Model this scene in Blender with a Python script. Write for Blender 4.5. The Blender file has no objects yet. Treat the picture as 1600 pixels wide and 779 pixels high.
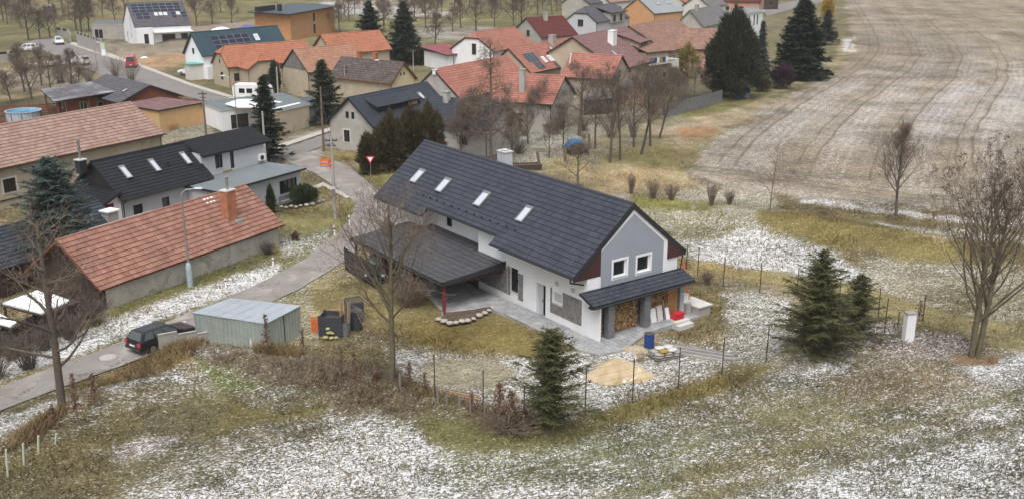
import bpy, math, random
import numpy as np
from mathutils import Vector, Matrix
from mathutils.geometry import tessellate_polygon

# ---------------------------------------------------------------- camera, sky, sun, exposure
scene = bpy.context.scene
CAMH, PITCH, FPX = 26.0, math.radians(17.5), 1600.0     # photo is 1600 px wide
cam_d = bpy.data.cameras.new('camera'); cam_d.sensor_width = 36.0; cam_d.lens = 36.0
cam_d.clip_start = 0.5; cam_d.clip_end = 12000
cam = bpy.data.objects.new('camera', cam_d); scene.collection.objects.link(cam)
cam.location = (0, 0, CAMH); cam.rotation_euler = (math.radians(90) - PITCH, 0, 0)
scene.camera = cam

SUN_EL, SUN_AZ = math.radians(62), math.radians(188)     # high soft light from behind the camera
world = bpy.data.worlds.new('World'); scene.world = world; world.use_nodes = True
wn = world.node_tree.nodes; wl = world.node_tree.links
bg = wn['Background']; sky = wn.new('ShaderNodeTexSky'); sky.sky_type = 'NISHITA'; sky.sun_disc = False
sky.sun_elevation = SUN_EL; sky.sun_rotation = SUN_AZ; sky.air_density = 1.6; sky.dust_density = 6.0; sky.ozone_density = 1.0
hs = wn.new('ShaderNodeHueSaturation'); hs.inputs['Saturation'].default_value = 0.42; hs.inputs['Value'].default_value = 1.0
wl.new(sky.outputs[0], hs.inputs['Color']); wl.new(hs.outputs[0], bg.inputs[0]); bg.inputs[1].default_value = 0.13
sun_d = bpy.data.lights.new('sun', 'SUN'); sun_d.energy = 1.5; sun_d.angle = math.radians(38); sun_d.color = (1.0, 0.97, 0.94)
sun = bpy.data.objects.new('sun', sun_d); scene.collection.objects.link(sun)
sun.location = (0, -50, 120)
sd = Vector((math.sin(SUN_AZ) * math.cos(SUN_EL), math.cos(SUN_AZ) * math.cos(SUN_EL), math.sin(SUN_EL)))
sun.rotation_euler = (-sd).to_track_quat('-Z', 'Y').to_euler()
vs = scene.view_settings; vs.view_transform = 'Standard'; vs.look = 'None'; vs.gamma = 1.0; vs.use_curve_mapping = False
vs.exposure = 0.3

# ---------------------------------------------------------------- helpers
COL = scene.collection
CT, ST = math.cos(PITCH), math.sin(PITCH)
def G(px, py, z=0.0):
    """photo pixel -> point on the horizontal plane of height z"""
    dx = (px - 800) / FPX; dv = (389.5 - py) / FPX
    dy = CT + dv * ST; dz = -ST + dv * CT
    t = (z - CAMH) / dz
    return Vector((dx * t, dy * t, z))
def topix(x, y, z=0.0):
    dep = y * CT + (CAMH - z) * ST; v = y * ST + (z - CAMH) * CT
    return 800 + FPX * x / dep, 389.5 - FPX * v / dep

def vnoise(x, y, s, seed=0):
    x = np.asarray(x, float) / s + 1000.37 * (seed + 1); y = np.asarray(y, float) / s + 517.13 * (seed + 2)
    ix = np.floor(x); iy = np.floor(y); fx = x - ix; fy = y - iy
    fx = fx * fx * (3 - 2 * fx); fy = fy * fy * (3 - 2 * fy)
    def hsh(a, b):
        v = np.sin(a * 127.1 + b * 311.7 + seed * 74.7) * 43758.5453
        return v - np.floor(v)
    return (hsh(ix, iy) * (1 - fx) + hsh(ix + 1, iy) * fx) * (1 - fy) + (hsh(ix, iy + 1) * (1 - fx) + hsh(ix + 1, iy + 1) * fx) * fy

def segdist(X, Y, pts):
    """distance from points to a polyline"""
    best = np.full(np.shape(X), 1e9)
    for (ax, ay), (bx, by) in zip(pts[:-1], pts[1:]):
        dx, dy = bx - ax, by - ay; l2 = dx * dx + dy * dy + 1e-9
        t = np.clip(((X - ax) * dx + (Y - ay) * dy) / l2, 0, 1)
        best = np.minimum(best, np.hypot(X - ax - t * dx, Y - ay - t * dy))
    return best
def polysd(X, Y, pts):
    """signed distance, positive inside"""
    d = segdist(X, Y, list(pts) + [pts[0]])
    ins = np.zeros(np.shape(X), bool); n = len(pts)
    for i in range(n):
        x0, y0 = pts[i]; x1, y1 = pts[(i + 1) % n]
        c = ((y0 > Y) != (y1 > Y)) & (X < (x1 - x0) * (Y - y0) / ((y1 - y0) if y1 != y0 else 1e-9) + x0)
        ins ^= c
    return np.where(ins, d, -d)

# relief of the ground: a few low banks (photo px of the crest, half width m, height m)
BANKS = [([(300, 562), (380, 572), (470, 583), (560, 596)], 2.3, 0.85), ([(560, 596), (640, 610), (730, 640), (830, 668)], 1.6, 0.30),
         ([(1175, 350), (1260, 358), (1340, 372), (1430, 380), (1560, 392)], 4.0, 0.95),
         ([(40, 690), (110, 650), (200, 612), (280, 575)], 2.0, 0.5),
         ([(1290, 315), (1420, 324), (1560, 330)], 1.3, 0.35),
         ([(200, 84), (222, 82)], 5.0, 2.0), ([(272, 66), (296, 64)], 5.0, 2.4), ([(245, 96), (285, 92)], 5.0, 0.8),
         ([(70, 104), (130, 112)], 4.0, 1.0)]
BANKW = [([tuple(G(*p)[:2]) for p in pts], w, h) for pts, w, h in BANKS]
def terrain(X, Y):
    X = np.asarray(X, float); Y = np.asarray(Y, float)
    z = np.zeros(np.broadcast(X, Y).shape)
    for pts, w, h in BANKW:
        d = segdist(X, Y, pts); z = z + h * np.exp(-(d / w) ** 2 * 1.1)
    return z
def TZ(x, y): return float(terrain(np.array([x]), np.array([y]))[0])
def GP(px, py):
    """ground point under a photo pixel, lifted to the terrain"""
    p = G(px, py)
    for _ in range(4): p = G(px, py, TZ(p.x, p.y))
    return p

def tag(o, label=None, cat=None, group=None, kind=None):
    if label: o['label'] = label
    if cat: o['category'] = cat
    if group: o['group'] = group
    if kind: o['kind'] = kind
    return o
def thing(name, label, cat, loc=(0, 0, 0), rz=0.0, group=None):
    o = bpy.data.objects.new(name, None); COL.objects.link(o)
    o.empty_display_size = 0.3
    o.location = loc; o.rotation_euler = (0, 0, rz)
    return tag(o, label, cat, group)
def link_mesh(name, me, mat, parent=None):
    o = bpy.data.objects.new(name, me); COL.objects.link(o)
    if mat and not me.materials: me.materials.append(mat)
    if parent: o.parent = parent
    return o
def copy_tree(o, parent=None):
    c = o.copy(); COL.objects.link(c); c.parent = parent
    for ch in list(o.children): copy_tree(ch, c)
    return c
def np_mesh(name, V, F, smooth=False):
    """fast mesh from arrays; F is (M,k)"""
    me = bpy.data.meshes.new(name); V = np.asarray(V, np.float32); F = np.asarray(F, np.int32)
    M, k = F.shape
    me.vertices.add(len(V)); me.vertices.foreach_set('co', V.ravel())
    me.loops.add(M * k); me.loops.foreach_set('vertex_index', F.ravel())
    me.polygons.add(M); me.polygons.foreach_set('loop_start', np.arange(0, M * k, k, dtype=np.int32))
    me.polygons.foreach_set('loop_total', np.full(M, k, np.int32))
    me.polygons.foreach_set('use_smooth', np.full(M, smooth, bool))
    me.update(calc_edges=True); return me

class MB:
    """collects shapes and links them as ONE mesh object"""
    def __init__(s): s.v = []; s.f = []
    def add(s, vs_, fs):
        n = len(s.v); s.v += [tuple(p) for p in vs_]; s.f += [tuple(i + n for i in f) for f in fs]; return s
    def box(s, x0, x1, y0, y1, z0, z1):
        return s.add([(x0, y0, z0), (x1, y0, z0), (x1, y1, z0), (x0, y1, z0), (x0, y0, z1), (x1, y0, z1), (x1, y1, z1), (x0, y1, z1)],
                     [(0, 3, 2, 1), (4, 5, 6, 7), (0, 1, 5, 4), (1, 2, 6, 5), (2, 3, 7, 6), (3, 0, 4, 7)])
    def obox(s, O, U, V, W):
        O, U, V, W = map(Vector, (O, U, V, W))
        return s.add([O, O + U, O + U + V, O + V, O + W, O + U + W, O + U + V + W, O + V + W],
                     [(0, 3, 2, 1), (4, 5, 6, 7), (0, 1, 5, 4), (1, 2, 6, 5), (2, 3, 7, 6), (3, 0, 4, 7)])
    def tube(s, p0, p1, r0, r1=None, n=6, cap=True):
        r1 = r0 if r1 is None else r1
        p0, p1 = Vector(p0), Vector(p1); d = (p1 - p0).normalized()
        a = d.orthogonal().normalized(); b = d.cross(a); vs_ = []
        for p, r in ((p0, r0), (p1, r1)):
            for i in range(n):
                t = 2 * math.pi * i / n; vs_.append(p + (a * math.cos(t) + b * math.sin(t)) * r)
        fs = [(i, (i + 1) % n, n + (i + 1) % n, n + i) for i in range(n)]
        if cap: fs += [tuple(range(n - 1, -1, -1)), tuple(range(n, 2 * n))]
        return s.add(vs_, fs)
    def path(s, pts, r, n=6):
        for a, b in zip(pts[:-1], pts[1:]): s.tube(a, b, r, r, n)
        return s
    def lathe(s, prof, n=16, c=(0, 0, 0)):
        vs_ = []; m = len(prof)
        for r, z in prof:
            for i in range(n):
                t = 2 * math.pi * i / n; vs_.append((c[0] + r * math.cos(t), c[1] + r * math.sin(t), c[2] + z))
        fs = [(j * n + i, j * n + (i + 1) % n, (j + 1) * n + (i + 1) % n, (j + 1) * n + i) for j in range(m - 1) for i in range(n)]
        if prof[-1][0] > 1e-4: fs.append(tuple((m - 1) * n + i for i in range(n)))
        return s.add(vs_, fs)
    def prism(s, pts, N):
        """planar polygon (3d points) extruded by the vector N"""
        n = len(pts); N = Vector(N); P = [Vector(p) for p in pts]
        return s.add(P + [p + N for p in P], [tuple(range(n - 1, -1, -1)), tuple(range(n, 2 * n))] +
                     [(i, (i + 1) % n, n + (i + 1) % n, n + i) for i in range(n)])
    def loft(s, rings, cap=True):
        n = len(rings[0]); vs_ = [p for r in rings for p in r]
        fs = [(j * n + i, j * n + (i + 1) % n, (j + 1) * n + (i + 1) % n, (j + 1) * n + i) for j in range(len(rings) - 1) for i in range(n)]
        if cap: fs += [tuple(range(n - 1, -1, -1)), tuple((len(rings) - 1) * n + i for i in range(n))]
        return s.add(vs_, fs)
    def holed(s, outline, holes, depth, O, U, N, W=(0, 0, 1)):
        """wall sheet with rectangular openings and their reveals; outline/holes in (u,z)"""
        O, U, N, W = map(Vector, (O, U, N, W))
        loops = [outline] + [[(u - w / 2, z), (u + w / 2, z), (u + w / 2, z + h), (u - w / 2, z + h)] for u, z, w, h in holes]
        P = lambda q: O + U * q[0] + W * q[1]
        flat = [q for l in loops for q in l]
        tris = tessellate_polygon([[Vector((q[0], q[1], 0)) for q in l] for l in loops])
        s.add([P(q) for q in flat], [tuple(t) for t in tris])
        for l in loops[1:]:
            for i in range(4):
                a, b = P(l[i]), P(l[(i + 1) % 4]); s.add([a, b, b - N * depth, a - N * depth], [(0, 1, 2, 3)])
        return s
    def build(s, name, mat, parent=None, smooth=False):
        me = bpy.data.meshes.new(name); me.from_pydata([tuple(p) for p in s.v], [], s.f); me.update()
        if smooth: me.polygons.foreach_set('use_smooth', [True] * len(me.polygons))
        return link_mesh(name, me, mat, parent)

# ---------------------------------------------------------------- materials
def nmat(name):
    m = bpy.data.materials.new(name); m.use_nodes = True; nt = m.node_tree
    return m, nt.nodes, nt.links, nt.nodes['Principled BSDF']
def setspec(b, v):
    if 'Specular IOR Level' in b.inputs: b.inputs['Specular IOR Level'].default_value = v
def mixc(n, l, fac, a, b, mode='MIX'):
    m = n.new('ShaderNodeMix'); m.data_type = 'RGBA'; m.blend_type = mode
    for inp, val in ((0, fac), (6, a), (7, b)):
        if hasattr(val, 'is_linked'): l.new(val, m.inputs[inp])
        elif inp == 0: m.inputs[0].default_value = val
        else: m.inputs[inp].default_value = (*val, 1) if len(val) == 3 else val
    return m.outputs[2]
def noise(n, l, vec, scale, detail=4, rough=.55, dist=0.0):
    t = n.new('ShaderNodeTexNoise'); t.inputs['Scale'].default_value = scale; t.inputs['Detail'].default_value = detail
    t.inputs['Roughness'].default_value = rough; t.inputs['Distortion'].default_value = dist
    if vec is not None: l.new(vec, t.inputs['Vector'])
    return t.outputs['Fac']
def maprange(n, l, v, a, b, c=0.0, d=1.0, smooth=False):
    t = n.new('ShaderNodeMapRange'); t.clamp = True
    if smooth: t.interpolation_type = 'SMOOTHSTEP'
    l.new(v, t.inputs['Value'])
    for k, x in zip(('From Min', 'From Max', 'To Min', 'To Max'), (a, b, c, d)):
        if hasattr(x, 'is_linked'): l.new(x, t.inputs[k])
        else: t.inputs[k].default_value = x
    return t.outputs[0]
def mth(n, l, op, a, b=None):
    t = n.new('ShaderNodeMath'); t.operation = op
    for i, x in enumerate((a, b)):
        if x is None: continue
        if hasattr(x, 'is_linked'): l.new(x, t.inputs[i])
        else: t.inputs[i].default_value = x
    return t.outputs[0]
def bump(n, l, b, h, strength=.3, dist=.02):
    t = n.new('ShaderNodeBump'); t.inputs['Strength'].default_value = strength; t.inputs['Distance'].default_value = dist
    l.new(h, t.inputs['Height']); l.new(t.outputs[0], b.inputs['Normal'])
def objco(n): return n.new('ShaderNodeTexCoord').outputs['Object']
def posco(n): return n.new('ShaderNodeNewGeometry').outputs['Position']

def M_(name, col, rough=.8, var=.18, scale=1.2, fine=25., bmp=.25, metal=0., spec=.35, world_space=False, stain=None, cracks=False):
    """weathered surface: broad blotches, fine grain, slight relief"""
    m, n, l, b = nmat(name); co = posco(n) if world_space else objco(n)
    big = noise(n, l, co, scale, 5, .6, .3); fin = noise(n, l, co, fine, 3)
    f1 = maprange(n, l, big, .3, .7, 1 - var, 1 + var * .6); f2 = maprange(n, l, fin, .25, .75, 1 - var * .5, 1 + var * .4)
    f = mth(n, l, 'MULTIPLY', f1, f2)
    c = mixc(n, l, 1.0, col, f, 'MULTIPLY')
    if stain:
        sn = maprange(n, l, noise(n, l, co, stain[1], 6, .7, .6), stain[2], stain[2] + .12, 0, 1, True); c = mixc(n, l, sn, c, stain[0])
    l.new(c, b.inputs['Base Color']); b.inputs['Roughness'].default_value = rough; b.inputs['Metallic'].default_value = metal; setspec(b, spec)
    if cracks:
        mp = n.new('ShaderNodeMapping'); mp.inputs['Scale'].default_value = (.55, .22, 1); mp.inputs['Rotation'].default_value = (0, 0, -.75); l.new(co, mp.inputs['Vector'])
        v = n.new('ShaderNodeTexVoronoi'); v.feature = 'DISTANCE_TO_EDGE'; v.inputs['Scale'].default_value = 1.0; wv = n.new('ShaderNodeVectorMath'); wv.operation = 'ADD'; l.new(mp.outputs[0], wv.inputs[0]); nz = n.new('ShaderNodeTexNoise'); nz.inputs['Scale'].default_value = 1.5; l.new(co, nz.inputs['Vector']); l.new(nz.outputs['Color'], wv.inputs[1]); l.new(wv.outputs[0], v.inputs['Vector'])
        ck = mth(n, l, 'MULTIPLY', maprange(n, l, v.outputs['Distance'], .0, .035, 1, 0), maprange(n, l, noise(n, l, co, .5, 4), .48, .6)); c2 = mixc(n, l, ck, c, (.09, .08, .075))
        dt = maprange(n, l, noise(n, l, co, .23, 6, .65, .8), .52, .66, 0, .75, True); c2 = mixc(n, l, dt, c2, (.20, .17, .14)); l.new(c2, b.inputs['Base Color'])
    if bmp: bump(n, l, b, fin, bmp, .01)
    return m
def M_tile(name, c1, c2, c3=None, rough=.7, c3amt=.45, c3scale=.5, spec=.3, c3w=.25, snow=0., gain=.70):
    """tiled roof: every tile its own tone (UV counts tiles), broad weathering on top"""
    c1, c2, c3 = [tuple(q * gain for q in k) if k else k for k in (c1, c2, c3)]
    m, n, l, b = nmat(name); uv = n.new('ShaderNodeTexCoord').outputs['UV']
    fl = n.new('ShaderNodeVectorMath'); fl.operation = 'FLOOR'; l.new(uv, fl.inputs[0])
    wn_ = n.new('ShaderNodeTexWhiteNoise'); wn_.noise_dimensions = '2D'; l.new(fl.outputs[0], wn_.inputs['Vector'])
    c = mixc(n, l, wn_.outputs['Value'], c1, c2); co = objco(n)
    big = noise(n, l, co, c3scale, 6, .65, .5)
    if c3: c = mixc(n, l, maprange(n, l, big, c3amt, c3amt + c3w, 0, 1, True), c, c3)
    fin = noise(n, l, co, 14., 5, .7)
    c = mixc(n, l, 1.0, c, maprange(n, l, fin, .25, .75, .72, 1.2), 'MULTIPLY')
    if snow:
        sn = maprange(n, l, noise(n, l, co, 3.5, 7, .75, .4), 1 - snow, 1 - snow + .08, 0, 1, True); c = mixc(n, l, sn, c, (.75, .76, .78))
    l.new(c, b.inputs['Base Color']); b.inputs['Roughness'].default_value = rough; setspec(b, spec)
    bump(n, l, b, fin, .25, .01)
    return m
def M_glass(name, col=(.018, .022, .028), rough=.06):
    m, n, l, b = nmat(name); b.inputs['Base Color'].default_value = (*col, 1); b.inputs['Roughness'].default_value = rough; setspec(b, .8)
    return m
def M_leaf(name, c1, c2, rough=.7, scale=.8):
    """foliage: every leaf cluster its own tone"""
    m, n, l, b = nmat(name); co = posco(n)
    f = maprange(n, l, noise(n, l, co, scale * 4, 4, .7), .3, .7); c = mixc(n, l, f, c1, c2)
    g = n.new('ShaderNodeObjectInfo').outputs['Random']
    c = mixc(n, l, 1.0, c, maprange(n, l, g, 0, 1, .78, 1.2), 'MULTIPLY')
    c = mixc(n, l, 1.0, c, maprange(n, l, noise(n, l, co, 22., 2), .3, .7, .6, 1.35), 'MULTIPLY')
    l.new(c, b.inputs['Base Color']); b.inputs['Roughness'].default_value = rough; setspec(b, .15)
    return m
W = M_
MT = dict(
 white=M_('white_plaster', (.80, .81, .84), .9, .08, .7, stain=((.60, .59, .57), .9, .66)), offwhite=M_('offwhite_plaster', (.62, .60, .56), .9, .12, .6),
 lgrey=M_('light_grey_plaster', (.50, .51, .54), .9, .08, .7), bluegrey=M_('blue_grey_plaster', (.295, .322, .370), .9, .07, .8),
 beige=M_('beige_render', (.47, .40, .30), .92, .14, .6, stain=((.34, .29, .22), .5, .58)), cream=M_('cream_render', (.62, .54, .36), .9, .12),
 greyr=M_('grey_render', (.42, .40, .37), .92, .18, .5, stain=((.28, .27, .25), .6, .56)), pebble=M_('pebbledash', (.40, .375, .33), .95, .28, .5, 9., .6, stain=((.27, .25, .215), .7, .52)),
 orange=M_('orange_render', (.58, .32, .16), .9, .10), peach=M_('peach_render', (.56, .36, .18), .9, .1), brick=M_('orange_block', (.52, .27, .13), .9, .16, 1.),
 pink=M_('pink_render', (.50, .30, .22), .9, .14), stone=M_('grey_stone_cladding', (.235, .225, .22), .9, .35, 2.5, 9., .5), stoneblock=M_('grey_block', (.17, .175, .185), .9, .25, 2., 12., .4),
 maroon=M_('maroon_board', (.070, .028, .028), .6, .2), dark=M_('dark_trim', (.03, .031, .035), .5, .2), darkwood=M_('dark_wood', (.06, .042, .034), .8, .35, 2.), redwood=M_('red_brown_board', (.20, .07, .04), .75, .25, 2.),
 woodgrey=M_('weathered_board', (.21, .20, .19), .9, .35, 1.5), wood=M_('pine_board', (.42, .26, .12), .8, .25, 2.), oldwood=M_('old_post_wood', (.17, .13, .10), .9, .3, 3.),
 concrete=M_('concrete', (.36, .34, .32), .92, .2, .8, 20., .3), pave=M_('grey_paving', (.32, .33, .34), .9, .3, 1.2, 7., .4, stain=((.42, .43, .45), 1.2, .55)), kerb=M_('pale_kerb', (.55, .54, .52), .9, .15),
 zinc=M_('galvanised_sheet', (.48, .54, .52), .42, .14, 1.1, 8., .1, .55, .5), zincroof=M_('galvanised_roof', (.55, .60, .64), .38, .12, .8, 6., .1, .5, .5),
 steel=M_('steel', (.42, .42, .42), .4, .12, metal=.8), pale_blue=M_('pale_blue_paint', (.33, .42, .45), .6, .15), post=M_('rusty_post', (.055, .042, .035), .8, .3, 4.), red=M_('red_paint', (.20, .03, .03), .55, .12), brightred=M_('bright_red_paint', (.55, .03, .045), .35, .08), brickred=M_('chimney_brick', (.40, .16, .09), .9, .3, 2.5, 14., .5),
 frame=M_('dark_window_frame', (.035, .03, .03), .5, .1), whiteframe=M_('white_frame', (.78, .78, .78), .5, .05), brownframe=M_('brown_frame', (.09, .045, .025), .6, .1), glass=M_glass('window_glass'), skyglass=M_glass('skylight_glass', (.50, .54, .60), .15), carglass=M_glass('car_glass', (.07, .09, .09), .08), greenglass=M_glass('green_glass', (.12, .17, .16), .1),  # car glass base colour is lightened to stand in for reflections
 snow=M_('snow', (.82, .83, .86), .8, .05, 2., 10., .3), asphalt=M_('worn_asphalt', (.265, .245, .228), .9, .18, .35, 18., .3, world_space=True, stain=((.34, .315, .29), .35, .52), cracks=True), road2=M_('new_asphalt', (.215, .20, .19), .9, .1, .3, 18., .2, world_space=True), pavement=M_('concrete_pavement', (.44, .41, .38), .9, .12, .6, 16., .2, world_space=True), dirtroad=M_('gravel_track', (.33, .30, .265), .95, .25, .5, 14., .4, world_space=True),
 rubber=M_('black_rubber', (.015, .015, .016), .85, .1), plastic=M_('black_plastic', (.055, .058, .07), .55, .2), blue=M_('blue_plastic', (.02, .06, .22), .45, .1), tarp=M_('blue_tarp', (.02, .20, .52), .6, .25, 3.), orangep=M_('orange_plastic', (.75, .16, .03), .5, .12), ochre=M_('sand', (.52, .36, .17), .95, .2, 1.5, 14., .5, stain=((.70, .60, .45), 1.1, .56)), guard=M_('pale_green_guard', (.50, .55, .42), .7, .1), bark=M_('bark', (.115, .095, .075), .95, .3, 5., 30., .5), barkolive=M_('mossy_bark', (.135, .115, .075), .95, .35, 3., 30., .5), twig=M_('twigs', (.165, .128, .10), .95, .2, 3.), twigdark=M_('dark_twigs', (.125, .10, .082), .95, .2, 3.), logend=M_('split_log_face', (.50, .33, .19), .9, .3, 5.), stonepale=M_('pale_stone', (.40, .37, .33), .95, .25, 3.), soil=M_('bare_soil', (.10, .075, .055), .98, .3, 2.), pool=M_('pool_water', (.03, .32, .50), .1, .1), poolwall=M_('pool_wall', (.40, .44, .52), .5, .25, 2.), solar=M_glass('solar_cell', (.012, .015, .035), .12), solargrey=M_glass('solar_thermal', (.045, .06, .065), .15), yellow=M_('yellow_brush', (.33, .24, .07), .9, .3))
TM = dict(
 anth=M_tile('anthracite_tile', (.042, .048, .068), (.070, .077, .104), (.070, .076, .098), .5, .5, .35, .4), anth2=M_tile('graphite_tile', (.014, .016, .021), (.024, .026, .033), (.026, .028, .035), .55, .5, .5, .4),
 slate=M_tile('dark_slate_tile', (.040, .048, .066), (.066, .075, .096), (.05, .055, .07), .5, .5, .5, .5), red=M_tile('red_clay_tile', (.44, .18, .135), (.56, .26, .20), (.38, .16, .12), .75, .5, .4),
 rust=M_tile('old_clay_tile', (.34, .165, .12), (.47, .255, .195), (.28, .145, .105), .85, .48, .5), salmon=M_tile('pale_clay_tile', (.38, .24, .195), (.52, .36, .30), (.32, .20, .16), .85, .5, .45), orange=M_tile('orange_clay_tile', (.48, .19, .11), (.60, .26, .16), (.42, .17, .10), .8, .5, .5), ochre=M_tile('ochre_clay_tile', (.44, .23, .15), (.55, .32, .22), (.37, .20, .14), .85, .5, .5),
 brown=M_tile('brown_clay_tile', (.32, .18, .135), (.46, .29, .225), (.28, .17, .13), .85, .5, .45, snow=.36), mauve=M_tile('mauve_tile', (.26, .15, .145), (.36, .22, .21), (.30, .19, .19), .8, .5, .4), maroon=M_tile('maroon_tile', (.15, .035, .035), (.19, .055, .05), (.17, .05, .05), .8, .5, .6), mossy=M_tile('mossy_tile', (.10, .085, .085), (.20, .165, .155), (.13, .10, .075), .95, .45, .9, snow=.35),
 grey=M_tile('grey_tile', (.20, .19, .20), (.29, .28, .28), (.24, .22, .22), .85, .5, .5), darkgrey=M_tile('dark_grey_tile', (.12, .115, .13), (.18, .17, .19), (.15, .145, .16), .7, .5, .5), frost=M_tile('frosted_tile', (.13, .125, .14), (.20, .19, .20), (.60, .61, .65), .6, .42, .25, c3w=.35), blue=M_tile('blue_sheet', (.035, .075, .105), (.045, .09, .12), (.05, .085, .105), .45, .5, .5, .5), grey_sheet=M_tile('pale_sheet', (.38, .41, .43), (.43, .46, .48), (.33, .36, .37), .5, .5, .5, .5), redsheet=M_tile('red_sheet', (.34, .09, .10), (.38, .11, .12), (.40, .18, .19), .55, .5, .5), flat=M_tile('flat_membrane', (.25, .29, .31), (.27, .31, .33), (.31, .35, .38), .45, .45, .35, .5), bluegrey=M_tile('blue_grey_sheet', (.13, .165, .20), (.14, .18, .22), (.17, .21, .25), .45, .5, .5, .5), carport=M_tile('carport_tile', (.085, .087, .098), (.115, .117, .130), (.22, .22, .24), .55, .60, .9))

# ---------------------------------------------------------------- the ground and what grows or lies on it
OLIVE, STRAW, BROWN, GREEN, DKGRN = (.21, .17, .075), (.36, .27, .15), (.16, .115, .075), (.19, .185, .055), (.12, .125, .045)
FIELD, SOIL, GRAVEL, GOLD, RUST, GREYF = (.285, .25, .20), (.20, .15, .11), (.40, .36, .27), (.33, .25, .11), (.34, .20, .10), (.30, .275, .24)
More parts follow.
